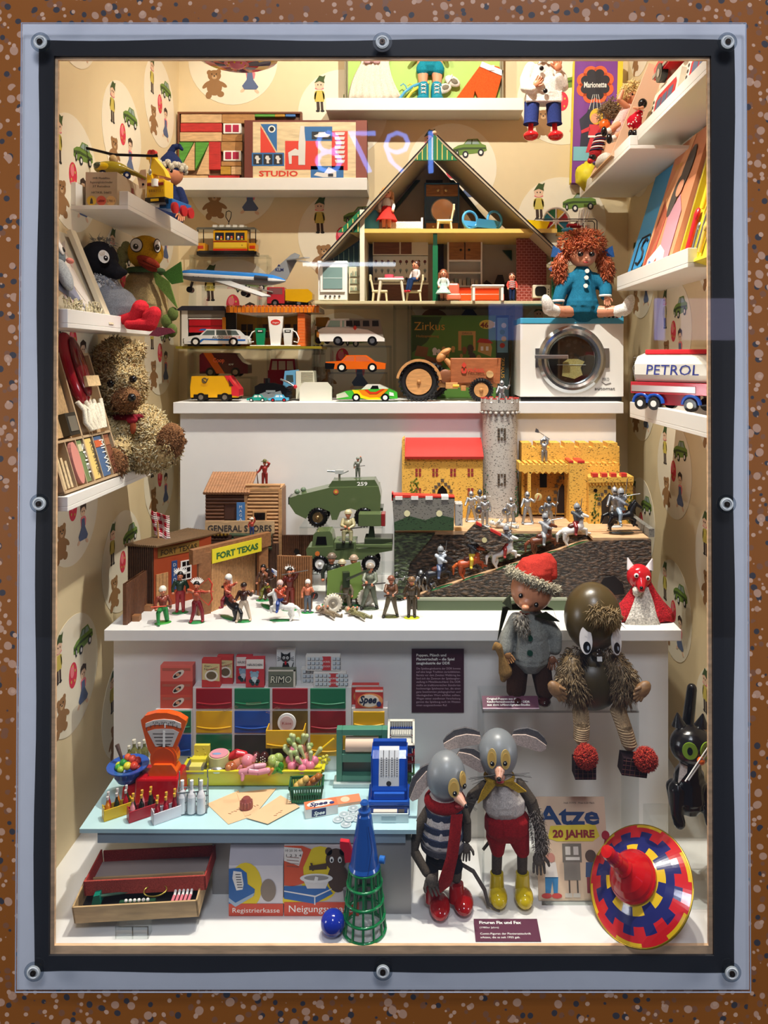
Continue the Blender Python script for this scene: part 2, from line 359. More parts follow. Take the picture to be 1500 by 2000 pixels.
# outer wall, wood liner, dark band, pale band
HW=C('#985713','terr'); big=(-900,2400,-900,-900,2400,2900); op=(108,1386,112,98,1392,1864)
ow=MB(); y0=1.358
struct('wall_front',ring(big,op,1.358,1.372,HW))
WOOD=C('#f0c79c','wo',.5,.6)
o=struct('trim_1',ring(op,(113,1382,117,106,1384,1847),1.3565,1.3625,WOOD)); o['label']='pale pine liner round the case opening'
o=struct('trim_2',ring((76,1434,78,66,1434,1898),(105,1389,109,95,1395,1867),1.352,1.3575,C('#1d1d22','mt',.6),2)); o['label']='dark band round the case opening'
o=struct('trim_3',ring((44,1456,47,33,1463,1933),(76,1434,78,66,1434,1898),1.353,1.3575,C('#dcdfe8','mt',.7),0,2)); o['label']='pale grey blue band round the dark band'
# acrylic sheet screwed in front
t=T('acrylic_cover','clear acrylic sheet screwed over the whole display case opening','acrylic sheet',750,990,d=1.334)
m=MB(); 
vs=[W(42,45,1.334),W(1457,45,1.334),W(1466,1938,1.334),W(30,1938,1.334)]
o0=t.o.location; k0=t.k
loc=[((p-o0)/k0) for p in vs]; th=.006/k0
m.add(loc+[p+Vector((0,th,0)) for p in loc],[(0,3,2,1),(4,5,6,7),(0,1,5,4),(1,2,6,5),(2,3,7,6),(3,0,4,7)],C('#fdfefe','cl')); t('sheet',m)
ed=MB(); E=C('#aab4c6','gl',.2)
for a,b in((0,1),(1,2),(2,3),(3,0)): ed.tube([loc[a],loc[b]],1.1,E,6)
t('sheet_edge',ed)
for i,(u,v) in enumerate(((80,83),(747,83),(1420,83),(78,983),(1418,984),(67,1897),(748,1895),(1428,1898))):
    x,z=t.p((u,v))[0]
    w1=MB(); w1.cyl((x,-2,z),(x,0,z),19,C('#cfd6dc','ac',.3),n=28); w_=t('washer',w1)
    w2=MB(); w2.cyl((x,-4,z),(x,-2,z),13,C('#c9cfcb','pl',.3),n=24); w2.torus((x,-4,z),10,1.6,C('#dfe3e2','pl',.3)); t('spacer_disc',w2,up=w_)
    w3=MB(); w3.cyl((x,-6.5,z),(x,-4,z),5.5,C('#4a403a','me',.4),n=12); w3.cyl((x,-7,z),(x,-6.4,z),2.2,C('#1b1614','mt'),n=6); t('screw',w3,up=w_)
# stepped plinths
PL=C('#e6e4e0','pl',.45)
def slabbox(nm,u0,u1,d0,zt,zb,uu0,uu1,dd0,th,label,cat):
    x0,x1=(u0-810)/F*d0,(u1-810)/F*d0; X0,X1=(uu0-810)/F*dd0,(uu1-810)/F*dd0
    o=bpy.data.objects.new(nm,None); COL.objects.link(o); o.location=(0,d0,CZ+zb); tag(o,label,cat)
    a=MB(); a.box(X0,X1,0,BD-dd0-.002 if 0 else BD-d0-.002,zt-th-zb-.0+0,zt-zb,PL); tp=kid('top_board',a,o,bev=.0015); tp.location.y=dd0-d0
    tp.location.y=0; 
    return o,a
def plinth(nm,ubox,dbox,utop,dtop,zt,zb,th,label,back):
    o=bpy.data.objects.new(nm,None); COL.objects.link(o); o.location=(0,dbox,CZ+zb); tag(o,label,'plinth')
    a=MB(); a.box(*[(u-810)/F*dbox for u in ubox],0,back-dbox,.0005,zt-th-zb,PL); kid('body',a,o)
    a=MB(); a.box(*[(u-810)/F*dtop for u in utop],dtop-dbox,back-dbox,zt-th-zb,zt-zb,PL); kid('top_board',a,o,bev=.0015)
plinth('plinth',(222,1305),1.664,(203,1331),1.62,LZ,FZ,.0247,'lower grey white plinth carrying the fort, the castle and the soldiers',2.05)
plinth('plinth',(352,1203),2.05,(338,1218),2.03,SZ,FZ,.031,'upper white plinth carrying toy cars, tractor and washing machine',BD-.002)
# wall shelves: tray with upstands
SH=C('#efece5','pl',.4)
def tray(xw,xo,d0,d1,zb,zt,label,back=.0,lipn=False):
    o=bpy.data.objects.new('wall_shelf',None); COL.objects.link(o); o.location=((xw+xo)/2,d0,CZ+zb); tag(o,label,'shelf','white shelves on the case walls')
    xc=(xw+xo)/2; L_=d1-d0; s=1 if xo>xw else -1
    def bx(a,b,c,d,e,f): m=MB(); m.box(min(a,b)-xc,max(a,b)-xc,c,d,e,f,SH); return m
    kid('shelf_board',bx(xw,xo,0,L_,0,.009),o,bev=.001)
    kid('front_lip',bx(xo-s*.02,xo,0,L_,.009,zt-zb),o,bev=.001)
    kid('wall_rail',bx(xw,xw+s*.012,0,L_,.009,(zt-zb)+back),o,bev=.001)
    return zb+.009
L1=tray(LX,-.632,1.63,2.16,.329,.369,'white wall shelf holding the helicopter box and crane truck',.02)
L2=tray(LX,-.657,1.40,1.936,.058,.094,'white wall shelf holding the two plush birds')
L3=tray(LX,-.657,1.40,1.936,-.290,-.262,'white wall shelf holding the curly teddy bear')
R1=tray(RX,.56,1.40,1.90,.547,.578,'white wall shelf holding the red toy cars at top right')
R2=tray(RX,.52,1.788,2.33,.507,.540,'white wall shelf holding the blonde doll and puppets')
R3=tray(RX,.56,1.517,2.047,.187,.227,'white wall shelf holding the flat toy boxes on the right')
R4=tray(RX,.56,1.40,1.925,-.153,-.113,'white wall shelf holding the petrol tanker')
def bshelf(u0,u1,v0,v1,d0,label):
    z1=(700-v0)/F*d0; z0=(700-v1)/F*d0
    m=MB(); m.box((u0-(u0+u1)/2)/F*d0,(u1-(u0+u1)/2)/F*d0,0,BD-d0-.001,0,z1-z0,SH)
    o=mkobj('wall_shelf',m,1,None,bev=.001); o.location=(((u0+u1)/2-810)/F*d0,d0,CZ+z0); tag(o,label,'shelf','white shelves on the case walls'); return z1
B1=bshelf(345,717,347,371,2.27,'white back wall shelf carrying the two building block sets')
B2=bshelf(636,1022,191,215,2.28,'white back wall shelf under the box of doll clothes')
# ---------------- common little builders
SK=C('#e8a27c','pl',.45); SKD=C('#d98e68','pl',.4); BK=C('#121214','pl',.2); WH=C('#f3f1ea','pl',.4); RED=C('#c81e2a','pl'); YEL=C('#eec21c','pl'); BLU=C('#1f56b4','pl'); GRN=C('#1c7d4c','pl'); CLR=C('#eef4f5','ac'); AC=C('#fafcfc','ac'); ORG=C('#ee6a1c','pl'); SIL=C('#b9bcbf','me',.25); DRK=C('#26211f','mt')
def face(t,x,y,z,r,eye=.1,up=None,mouth='#a8302c',ex=.36,ez=.05,brow=False):
    """eyes, nose and mouth on the -y side of a head of radius r"""
    e=MB()
    for s in(-1,1): e.sph((x+s*ex*r,y-r*.9,z+ez*r),(eye*r,eye*.5*r,eye*1.2*r),BK,10); e.sph((x+s*ex*r-.03*r,y-r*.9-eye*.5*r,z+ez*r+.04*r),eye*.3*r,WH,6)
    t('eyes',e,up=up)
    n=MB(); n.sph((x,y-r*1.0,z-.18*r),(.13*r,.12*r,.11*r),C('#de8a66','pl')); t('nose',n,up=up)
    q=MB(); q.sph((x,y-r*.9,z-.46*r),(.2*r,.06*r,.05*r),C(mouth,'pl')); t('mouth',q,up=up)
def basis(A,B,D,w,h):
    """local (x 0..w, y depth, z 0..h) laid on the plane A,B,D; -y looks out to the viewer"""
    ex=(B-A)/w; ez=(D-A)/h; n=ex.cross(ez).normalized()*ez.length
    if n.dot(A-Vector((0,0,CZ)))<0: n=-n
    M_=Matrix.Identity(4)
    for i in range(3): M_[i][0]=ex[i]; M_[i][1]=n[i]; M_[i][2]=ez[i]; M_[i][3]=A[i]
    return M_
class TW(T):
    """thing whose parts are given in metres of the world, relative to its base"""
    def __init__(s,name,label,cat,base,group=None):
        o=bpy.data.objects.new(name,None); COL.objects.link(o); o.empty_display_size=.02; o.location=base; tag(o,label,cat,group); s.o=o; s.k=1; s.b=Vector(base)
    def __call__(s,name,mb,up=None,**kw):
        mb.v=[p-s.b for p in mb.v]; return mkobj(name,mb,1,up or s.o,**kw)
# ---------------- back shelf: wooden block set and the boxed building set
t=T('wooden_block_set','shallow wooden tray of coloured building blocks behind the printed set','building blocks',468,d=2.345,z=B1,k=2.30/F)
P=lambda *a:t.p(*a)
W1=C('#7a4526','wo'); m=MB(); 
m.box(-124,124,0,10,0,3,W1); m.box(-124,124,0,10,139,143,W1); m.box(-124,-120,0,10,3,139,W1); m.box(120,124,0,10,3,139,W1); m.box(-120,120,8,10,3,139,C('#6b4a30','wo')); t('tray',m,bev=.6)
NW=C('#dcb585','wo'); NW2=C('#b98750','wo'); BR=C('#7b3f2c','pa'); RB=C('#c62f2c','wo'); GB=C('#58a13c','wo'); BB=C('#3f77b8','wo'); OC=C('#c0912f','wo')
def blk(x0,x1,z0,z1,mt,y=0): q=MB(); q.box(x0,x1,y,8,z0,z1,mt); return t('block',q,bev=.8)
for a in((-117,-36,121,138,NW),(-118,-36,103,120,RB),(-119,-36,84,102,NW),(-35,30,120,138,NW2),(-35,5,84,98,NW2),(30,70,133,138,GB),(70,90,133,138,OC),(91,111,133,138,BB),(-62,-38,28,83,RB),(-62,0,1,16,RB),(-119,-63,1,16,NW),(-37,5,64,83,NW2),(-38,-18,18,34,OC),(-17,3,18,34,NW),(-37,3,35,44,NW2)): blk(*a)
for pts,mt in(([(-120,82),(-120,28),(-92,82)],GB),([(-90,82),(-119,27),(-90,27)],NW),([(-88,82),(-88,28),(-60,82)],GB),([(-61,78),(-61,18),(-86,18)],NW)):
    q=MB(); q.prism(pts,0,8,mt); t('block',q)
for z0 in(99,45):
    q=MB(); q.box(-32,3,-2,8,z0,z0+20,WH)
    for i in(0,1): q.box(-28+i*15,-16+i*15,-3,-2,z0+3,z0+17,C('#b01743','pa'))
    t('window_block',q,bev=.4)
t=T('building_set_box','brown boxed building set printed STUDIO with red and blue panels','toy box',597,d=2.292,z=B1)
BRN=C('#6e3326','pa'); m=MB(); m.box(-120,120,0,22,0,116,BRN); t('carton',m,bev=.7)
m=MB(); w_=C('#e6cfa4','wo',.5,.5); R_=C('#d9402e','pa'); B_=C('#2f6aa6','pa'); K_=C('#23262c','pa'); G_=C('#d9d7d2','pa')
m.flat([(-103,1),(-103,112),(98,112),(98,1)],-.1,w_)
f=lambda pts,mt,y=-.5: m.flat(pts,y,mt)
f([(-83,100),(-88,108),(-56,108),(-56,54),(-86,106)],B_); f([(-88,104),(-88,52),(-58,52)],R_); m.ell(-66,98,7,7,-.9,WH); m.ell(-66,98,4.5,4.5,-1.2,K_)
f([(-105,26),(-105,52),(-42,52),(-42,26)],B_)
for i in range(3):
    x=-102+i*20; f([(x,29),(x,49),(x+17,49),(x+17,29)],K_,-.9); f([(x+6,31),(x+6,38),(x+3,41),(x+5,46),(x+10,46),(x+11,42),(x+14,40),(x+10,36),(x+11,31)],G_,-1.3)
f([(-40,19),(-40,75),(24,75),(24,19)],R_); f([(-2,75),(-2,103),(52,103),(52,75)],B_); f([(12,78),(12,93),(50,93),(50,78)],K_,-.9); f([(16,85),(20,82),(44,82),(49,87),(40,89),(38,92),(26,92),(24,88)],G_,-1.3)
f([(51,18),(51,94),(82,94),(82,18)],R_); f([(10,1),(10,26),(74,26),(74,1)],B_)
f([(-14,28),(-14,70),(-10,104),(-3,104),(0,72),(-1,28)],G_,-1.2); f([(-34,52),(-20,60),(-4,52),(-4,47),(-9,47),(-9,30),(-14,30),(-14,46),(-27,46),(-27,30),(-32,30)],G_,-1.4)
for z in range(32,90,9): f([(57 if z%2 else 59,z),(57,z+6),(77,z+6),(75,z)],G_,-1.2)
f([(16,8),(22,14),(36,12),(45,24),(60,16),(60,4),(34,4)],G_,-1.2); f([(44,5),(44,11),(54,11),(54,5)],K_,-1.6)
m.text('STUDIO',-53,6,15,C('#cf3a28','pa'),-.6,fit=76,bold=.03)
t('cover_print',m)
m=MB(); m.box(98.5,119.5,-.4,0,1,115,C('#8b4a3a','pa')); t('spine_print',m)
# ---------------- box of doll clothes on the top shelf
t=T('doll_outfit_box','open box with green lining displaying doll and clothes on top shelf','toy box',828,d=2.31,z=B2,k=2.30/F)
CB=C('#8e8266','pa'); m=MB(); m.box(-156,156,12,14,0,150,CB); m.box(-156,-153,0,12,0,150,CB); m.box(153,156,0,12,0,150,CB); m.box(-153,153,0,12,0,2,CB); t('carton',m)
m=MB(); m.box(-150,150,11,11.9,2,148,C('#a9cb62','pa')); t('lining',m)
def inbox(nm,label,cat,fn,group=None): 
    q=T(nm,label,cat,828,d=2.31,z=B2,k=2.30/F,group=group); fn(q); return q
def dress(q):
    m=MB(); PK=C('#e9dccb','fa')
    n=26; vs=[];fs=[]
    for j in range(9):
        z=4+j*12; w0=54-j*4.4 if j<7 else 28
        for i in range(n+1):
            a=i/n; vs.append((-96-5*math.sin(j*.5)+(a-.5)*2*w0,4-2.6*math.sin(a*46)*(1-j/11)-3*math.sin(a*PI),z+2*math.sin(a*9)))
    for j in range(8):
        for i in range(n): k=j*(n+1)+i; fs.append((k,k+1,k+n+2,k+n+1))
    m.add(vs,fs,PK,True); o=q('skirt',m,solid=0); mm=o.modifiers.new('so','SOLIDIFY'); mm.thickness=.002
    m=MB(); PP=C('#e6b9bd','fa')
    for s in(-1,1): m.sph((-102+s*9,-2,78),(8,3,5),PP,10)
    m.sph((-102,-3,78),3,PP,8); q('bow',m)
inbox('doll_dress','cream ruffled doll dress laid out on the left of the green box','doll dress',dress)
def dollb(q):
    m=MB(); 
    for s in(-1,1): m.chain([(12+s*13,3,75),(12+s*14,2,45),(12+s*13,2,24)],[13,10,8],SK)
    m.cap((12,4,84),(12,4,130),20,24,SK); q('body',m,rem=1.6)
    m=MB(); TQ=C('#1c8ea3','fa'); m.cap((12,3,88),(12,3,72),23,20,TQ); m.cap((2,2,70),(-2,1,62),15,14,TQ); m.cap((22,2,70),(27,1,62),15,14,TQ); q('shorts',m,rem=1.6)
    for s in(-1,1):
        m=MB(); TB=C('#1f8fa8','gl'); m.cap((12+s*13,1,30),(12+s*13,0,6),11,11,TB); m.sph((12+s*14,-4,5),(12,11,7),TB); o=q('boot',m)
        m=MB(); 
        for z in(12,19,26): m.tube([(12+s*13-5,-11,z),(12+s*13+5,-11,z+4)],.8,WH,5); m.tube([(12+s*13+5,-11,z),(12+s*13-5,-11,z+4)],.8,WH,5)
        q('laces',m,up=o)
    m=MB(); m.chain([(-12,0,110),(-16,-4,90),(-26,-6,80)],[7,5,4],SK); q('arm',m); m=MB(); m.chain([(40,0,110),(42,-4,92),(46,-6,82)],[7,5,4],SK); q('arm',m)
inbox('doll','doll in turquoise shorts and laced turquoise boots inside the green box','doll',dollb)
def trous(q):
    m=MB(); OR=C('#df5a22','fa'); m.prism([(60,2),(96,2),(100,22),(108,4),(140,5),(154,52),(148,68),(114,76),(104,62)],2,9,OR); q('legs',m,bev=2)
    m=MB(); m.prism([(110,68),(114,78),(156,60),(153,50)],0,2,WH); q('belt',m,bev=.5); m=MB(); m.box(128,138,-1.5,0,60,70,C('#cfcac0','me')); q('buckle',m)
inbox('doll_trousers','orange doll trousers with white belt inside the green box','doll trousers',trous)
for i,(x,z,r,l) in enumerate(((62,40,.5,'upper'),(44,25,-.3,'lower'))):
    def sh(q,x=x,z=z,r=r):
        X=TR(x-6,2,z,0,r,0); m=MB(); m.sph((0,0,0),(17,6,10),C('#e6e3d8','pl'),14,X); q('shoe_body',m); m=MB(); m.sph((3,-4,0),(9,2.5,5.5),C('#7c7461','mt'),12,X); q('opening',m); m=MB(); m.tube([(-6,-5,9),(-4,-9,0),(-6,-5,-9)],1.3,WH,6,X); q('strap',m)
    inbox('doll_shoe','white doll strap shoe, the %s of the pair beside the orange trousers'%l,'doll shoe',sh,'pair of white doll shoes')
for c_,dx,l in(('#55a5cf',0,'pale blue'),('#e7d04e',14,'yellow')):
    def hg(q,c_=c_,dx=dx):
        m=MB(); m.tube([(-50+dx,2,2),(-38+dx,1,18),(-22+dx,0,29),(-4+dx,0,36)],3,C(c_,'gl'),8); q('hanger_bar',m); m=MB(); m.tube([(-33+dx,0,22),(-36+dx,-1,30),(-41+dx,-1,34),(-46+dx,-1,30)],1.2,C(c_,'gl'),6); q('hanger_hook',m)
    inbox('doll_hanger',l+' plastic doll clothes hanger beside the turquoise boots','hanger',hg)
# ---------------- hanging tin carousel drum at top left
t=T('hanging_tin_toy','round painted tin toy hanging by a thread at the top left','tin toy',462,d=1.62,v=112)
m=MB(); cols=[C('#c42a33','gl'),C('#1b2160','gl'),C('#1b2160','gl'),C('#e3b53a','gl')]
m.lathe([(0,-14),(24,-13),(44,-10),(66,-5),(80,2),(82,6),(66,30),(0,46)],None,seg=lambda i,j: cols[(i//2+j)%4] if j in(2,3,4) else (C('#e48a95','gl') if j<1 else cols[(i+j)%3]),n=28); t('drum',m)
m=MB(); m.sph((0,0,-10),(20,20,12),C('#de7286','gl'),18)
t('boss',m)
m=MB()
for a in range(8): m.sph((17*math.cos(a*PI/4),17*math.sin(a*PI/4),-16),2.2,YEL,8)
t('studs',m)
m=MB(); m.tube([(0,0,46),(0,0,500)],.8,WH,5); t('thread',m)
# ---------------- marionette clown
t=T('marionette','clown marionette in white jacket with three black buttons hanging from threads','marionette',1060,d=1.95,v=276)
JW=C('#efeae0','fa'); NV=C('#28356f','fa')
m=MB(); m.chain([(-13,0,90),(-12,0,112),(-8,0,136)],[20,19,15],JW); m.chain([(13,0,90),(12,0,112),(8,0,136)],[20,19,15],JW); m.cap((0,0,138),(0,0,152),16,9,JW); m.prism([(-34,72),(-34,92),(34,92),(34,72)],-17,17,JW)
m.chain([(-24,0,143),(-34,-4,118),(-36,-12,100),(-24,-22,94)],[12,12,10,8],JW); m.chain([(24,0,143),(36,-4,120),(38,-12,102),(28,-20,118)],[12,12,10,8],JW); j=t('jacket',m,rem=1.7)
m=MB(); m.prism([(-16,156),(-4,148),(0,156),(5,148),(18,158),(0,164)],-20,-14,JW); t('collar',m,up=j,bev=1)
for z in(134,112,90):
    q=MB(); q.sph((-6 if z>100 else 1,-22-(134-z)*.04,z),(4.6,2.5,4.6),BK); t('button',q,up=j)
def hand(t,nm,x,y,z,s,mt,rz=0,up=None,d=1):
    """small mitt with four fingers and a thumb, fingers pointing along +z before rotation rz"""
    m=MB(); X=TR(x,y,z,0,rz,0)
    m.sph((0,0,0),(3.6*s,1.8*s,4*s),mt,10,X)
    for i,(a,l) in enumerate(((-2.7,4.4),(-.9,5.2),(.9,5),(2.7,4))): m.chain([(a*s,0,2.6*s),(a*1.1*s,-.5*s,(2.6+l*.55)*s),(a*1.15*s,-1.3*s,(2.6+l)*s)],[.95*s,.85*s,.7*s],mt,6,X)
    m.chain([(d*2.8*s,0,-1*s),(d*5*s,-.8*s,1.2*s),(d*5.6*s,-1.2*s,3*s)],[1.1*s,1*s,.75*s],mt,6,X); return t(nm,m,up=up)
hand(t,'hand',-16,-24,104,1.9,SKD,.6); hand(t,'hand',25,-24,136,2.3,SKD,-.1,d=-1)
for s in(-1,1):
    m=MB(); m.cyl((s*21,0,76),(s*23,0,34),15,NV,14,n=16); m.torus((s*23,0,34),14,1.2,NV,ax='z'); t('trouser_leg',m)
    m=MB(); m.cyl((s*23,0,34),(s*24,0,16),5,C('#c02a2e','fa')); m.sph((s*24,-6,9),(15,18,9),C('#cf1f22','gl')); t('shoe',m)
m=MB(); m.sph((0,0,182),(20,20,24),SKD); hd=t('head',m); face(t,0,0,182,20,up=hd)
m=MB()
for x,z in((-24,160),(24,160),(25,142),(0,205)): m.tube([(x,0,z),(x*.5,0,470)],.35,WH,4)
t('strings',m)
# ---------------- Marionette box leaning by the right end of the back wall
t=T('marionette_box','tall purple box with yellow edges printed Marionette','toy box',1158,d=2.335,v=357,k=2.3/F)
X=TR(0,0,0,-.02,.03,-.12); m=MB(); m.box(-42,42,0,16,0,244,C('#7f3a93','pa'),X); t('carton',m,bev=.5)
m=MB(); Yl=C('#e8cf2c','pa'); m.box(-45,-41.9,-.4,16,0,244,Yl,X); m.box(41.9,52,-.4,16,0,244,Yl,X); t('edge_strips',m)
m=MB(); F_=lambda pts,mt,y=-.5:m.flat(pts,y,mt,'xz',X)
E_=lambda a,b,c_,d_,mt,y:m.ell(a,b,c_,d_,y,mt,22,X)
for i in range(8): a=i*PI/4+.4; E_(25*math.cos(a)*.95-1,196+25*math.sin(a),14,14,C('#e8632a','pa'),-.4); 
for i in range(8): a=i*PI/4+.4; E_(23*math.cos(a)*.9-1,196+23*math.sin(a),9,9,C('#241f26','pa'),-.8)
E_(-1,196,24,22,C('#241f26','pa'),-.9); m.text('Marionette',-1,190,16,WH,-1.2,X,fit=44,bold=.02)
F_([(-26,100),(-30,126),(-16,140),(-8,160),(10,160),(18,140),(32,126),(28,60),(-28,60)],C('#2b2b3e','pa'),-.4); F_([(-40,44),(-40,72),(41,72),(41,44)],C('#7ec0c9','pa'),-.5)
E_(3,132,13,16,C('#eebf2c','pa'),-1.0); E_(0,128,8,10,SK,-1.3); F_([(-10,116),(14,116),(16,90),(-12,90)],C('#d8313c','pa'),-1); F_([(-10,112),(-26,104),(-25,98),(-8,104)],C('#d8313c','pa'),-1); F_([(12,112),(28,110),(28,104),(12,104)],C('#d8313c','pa'),-1)
F_([(-8,90),(-16,60),(-4,60),(2,88)],C('#d8313c','pa'),-1); F_([(4,90),(24,76),(16,68),(0,86)],C('#d8313c','pa'),-1); F_([(-12,90),(16,90),(16,94),(-12,94)],WH,-1.2)
for a in(-12,-4,4,12): F_([(a,146),(a+.8,146),(a*.4+.8,176),(a*.4,176)],WH,-1.3)
F_([(-14,22),(-14,40),(24,40),(24,22)],K_,-.6); m.text('mini',5,27,13,OC,-1,X,fit=30,bold=.02); F_([(-34,2),(-34,30),(-18,30),(-18,2)],K_,-.6); t('cover_print',m)
# ---------------- top-left shelf: helicopter, its carton, blue gnome, crane truck
t=T('helicopter_box','worn beige carton with three round stickers under the toy helicopter','carton',198,d=1.66,z=L1)
CA=C('#b8a48a','pa'); m=MB(); m.box(-31,31,0,150,0,70,CA); t('carton',m,bev=.6)
m=MB(); INK=C('#3f3a38','pa')
for i,(s_,w_) in enumerate((('WIR Modellbau',34),('Regierungshubschrauber',44),('37 Reisebus',34),('ARTIKEL 54602',40))): m.text(s_,0,56-i*8-(4 if i==3 else 0),6,INK,-.2,fit=w_)
for x,c_ in((-19,'#d9b23c'),(0,'#cf5a48'),(19,'#d9b07a')): m.ell(x,14,9.5,9.5,-.2,C(c_,'pa'))
m.flat([(-22,8),(-21,16),(-19,20),(-17,16),(-16,8)],-.5,INK); m.flat([(-7,13),(-2,16),(7,15),(6,12),(-5,11)],-.5,C('#8c2320','pa')); m.text('27811',19,11,7,INK,-.5,fit=16)
X=TR(31,0,0,0,0,PI/2)
m.flat([(20,20),(28,34),(90,38),(120,28),(118,18),(60,12)],-.2,C('#b5584c','pa'),'xz',X); m.flat([(70,38),(72,56),(82,56),(86,38)],-.2,C('#8a4038','pa'),'xz',X); t('carton_print',m)
t=T('toy_helicopter','olive and yellow toy helicopter with long black rotor on its carton','toy helicopter',217,d=1.72,z=L1+70*1.66/F,rz=.28,k=1.72/F)
OL=C('#8d7a1e','gl'); m=MB(); m.sph((0,0,19),(32,14,15),OL,20); m.chain([(22,0,20),(46,0,12),(62,0,4)],[8,5,4],OL); m.box(-20,24,-8,8,3,8,BK); t('fuselage',m,rem=1.2)
m=MB(); m.sph((-10,-1,20),(21,13.6,11),C('#c9a417','gl'),18); t('cabin_band',m)
m=MB(); m.sph((-22,-3,22),(10,11,8),C('#4a4a38','gl'),14); t('windscreen',m)
m=MB(); m.cyl((4,0,30),(4,0,46),3,SKD); m.sph((4,0,38),(8,6,9),C('#b99a6a','gl')); mast=t('mast',m)
m=MB(); m.tube([(-84,0,66),(-66,0,60),(4,0,47)],[4.4,2.8,2.8],BK); m.tube([(4,0,47),(78,0,50),(86,0,52)],[2.8,2.8,4],BK); t('rotor_blades',m,up=mast)
m=MB(); m.prism([(52,-16),(48,6),(54,20),(64,22),(66,0),(62,-14)],-1.5,1.5,C('#d8b38a','pl')); m.sph((58,-2,4),(3,1,3),RED); m.sph((59,-2,-8),(2.4,1,2.4),BK); t('tail_fin',m,bev=.6)
for x in(-14,30):
    q=MB(); q.cyl((x,-12,6),(x,-6,6),7,BK,n=18); q.cyl((x,-12.6,6),(x,-12,6),3,WH); t('wheel',q)
t=T('gnome_doll','gnome doll in navy pointed cap and coat with long white beard','doll',333,d=2.06,z=L1,k=2.06/F)
NVY=C('#22305e','fa'); m=MB(); m.chain([(0,0,38),(0,0,66),(0,0,92)],[26,24,14],NVY); m.chain([(-18,0,90),(-26,-4,68),(-22,-12,54)],[9,9,8],NVY); m.chain([(18,0,90),(28,-4,66),(26,-12,50)],[9,9,8],NVY); t('coat',m,rem=1.6)
for s in(-1,1):
    q=MB(); q.cap((s*11,0,22),(s*11,-2,8),10,9,C('#2b65a8','fa')); q.sph((s*12,-8,5),(9,13,6),C('#b32026','pl')); t('leg',q)
hand(t,'hand',-22,-16,46,1.8,SK,3.1); hand(t,'hand',26,-16,42,1.8,SK,3.1)
m=MB(); m.sph((0,-2,122),(25,24,22),SKD,22); hd=t('head',m); face(t,0,-2,122,24,.14,up=hd,ex=.38)
m=MB(); m.lathe([(27,0),(26,12),(18,28),(9,38),(4,44)],NVY,c=(0,2,126),X=None); m.chain([(0,2,166),(6,2,176),(16,2,178),(22,2,172)],[7,6,5,3],NVY); cap_=t('cap',m)
m=MB(); FW=C('#e0d8c4','fu'); 
for i in range(26): a=2*PI*i/26; m.sph((27*math.cos(a),2+27*math.sin(a),134+4*math.sin(i*2.3)+3*abs(math.sin(a/2))),6.5,FW,8)
t('fur_brim',m,up=cap_)
m=MB(); 
for i in range(14): x=-6+i*.95; m.tube([(x,-26,104),(x*1.1+3,-24,84+i%3*3),(x*1.3+5,-24,52+(i*7)%13)],[2.2,2,.8],C('#e9e1cc','hr'),5)
t('beard',m,up=hd)
t=T('crane_truck','yellow toy crane truck with blue chassis at the end of the shelf','toy truck',304,d=1.80,z=L1+.035,rz=-.25,k=1.80/F)
m=MB(); m.box(-20,20,0,30,14,48,YEL); m.prism([(-22,48),(-20,64),(-12,66),(-9,52),(14,52),(18,48)],2,28,YEL); m.box(-18,18,-2,0,38,44,C('#8a1f18','pl')); t('cab',m,bev=1.5)
m=MB()
for x in range(-15,17,5): m.box(x,x+2.4,-.9,.1,26,31,C('#b98f12','pl'))
m.sph((0,-1,43),(8,2,8),C('#c83a22','pl')); m.cyl((0,-2,36),(0,-2,50),7,WH); t('engine_grille',m)
m=MB(); m.box(-22,22,-3,40,4,15,BK); m.box(-9,9,-4,-3,7,12,YEL); t('bumper',m,bev=1)
m=MB(); m.box(16,30,10,80,-6,14,C('#1f6fbe','pl')); m.box(-12,20,30,80,0,12,C('#1f6fbe','pl')); t('chassis',m,bev=1)
for y in(14,45,70):
    q=MB(); q.cyl((31,y,-4),(36,y,-4),11,RED,n=18); t('wheel',q)
m=MB(); m.prism([(-12,64),(-22,100),(-16,104),(14,70),(20,56)],6,22,YEL); m.box(-24,-8,4,20,92,104,YEL); arm=t('crane_arm',m,bev=1)
m=MB(); 
for x in(-14,-8): m.cyl((x,2,104),(x,10,104),6,RED,n=14)
m.cyl((-12,4,98),(-14,2,70),1.2,SIL); m.sph((-14,2,66),(4,3,7),SIL); t('pulley_hook',m,up=arm)
# ---------------- middle left shelf: blister pack, raven, duck
t=TW('plush_pack','tall clear pack with grey plush character leaning at the front of shelf','toy pack',(-.70,1.42,CZ+L2))
A=Vector((-.672,1.415,CZ+L2)); B=Vector((-.672,1.62,CZ+L2)); D=Vector((-.748,1.415,CZ+L2+.185))
X=basis(A,B,D,100,100); m=MB(); m.box(0,100,0,4,0,110,C('#bfb39c','pa'),X); t('backing_card',m)
m=MB(); r_=random.Random(5)
for i in range(26): m.flat([(r_.uniform(2,60)+a,r_.uniform(10,80)+b) for a,b in((0,0),(24,6),(20,30),(-2,22))],-.3-i*.02,C(('#c7a8a8','#8d8fa3','#a89072','#d9cfc4')[i%4],'pa'),'xz',X,.1)
t('card_print',m)
m=MB(); G1=C('#7e8a90','fa')
m.sph((34,-6,76),(11,6,13),G1,14,X); m.sph((30,-6,52),(10,6,18),C('#b5b9bb','fa'),14,X); t('plush_figure',m)
m=MB(); m.sph((32,-12,78),(5,2,7),WH,12,X); m.sph((33,-14,76),(2,1,3),BK,8,X); m.sph((42,-12,66),(7,3,3),C('#e08a7a','fa'),10,X); t('plush_face',m)
m=MB(); m.box(84,96,-9,-4,0,110,C('#cdbfa2','pa'),X); t('card_rim',m)
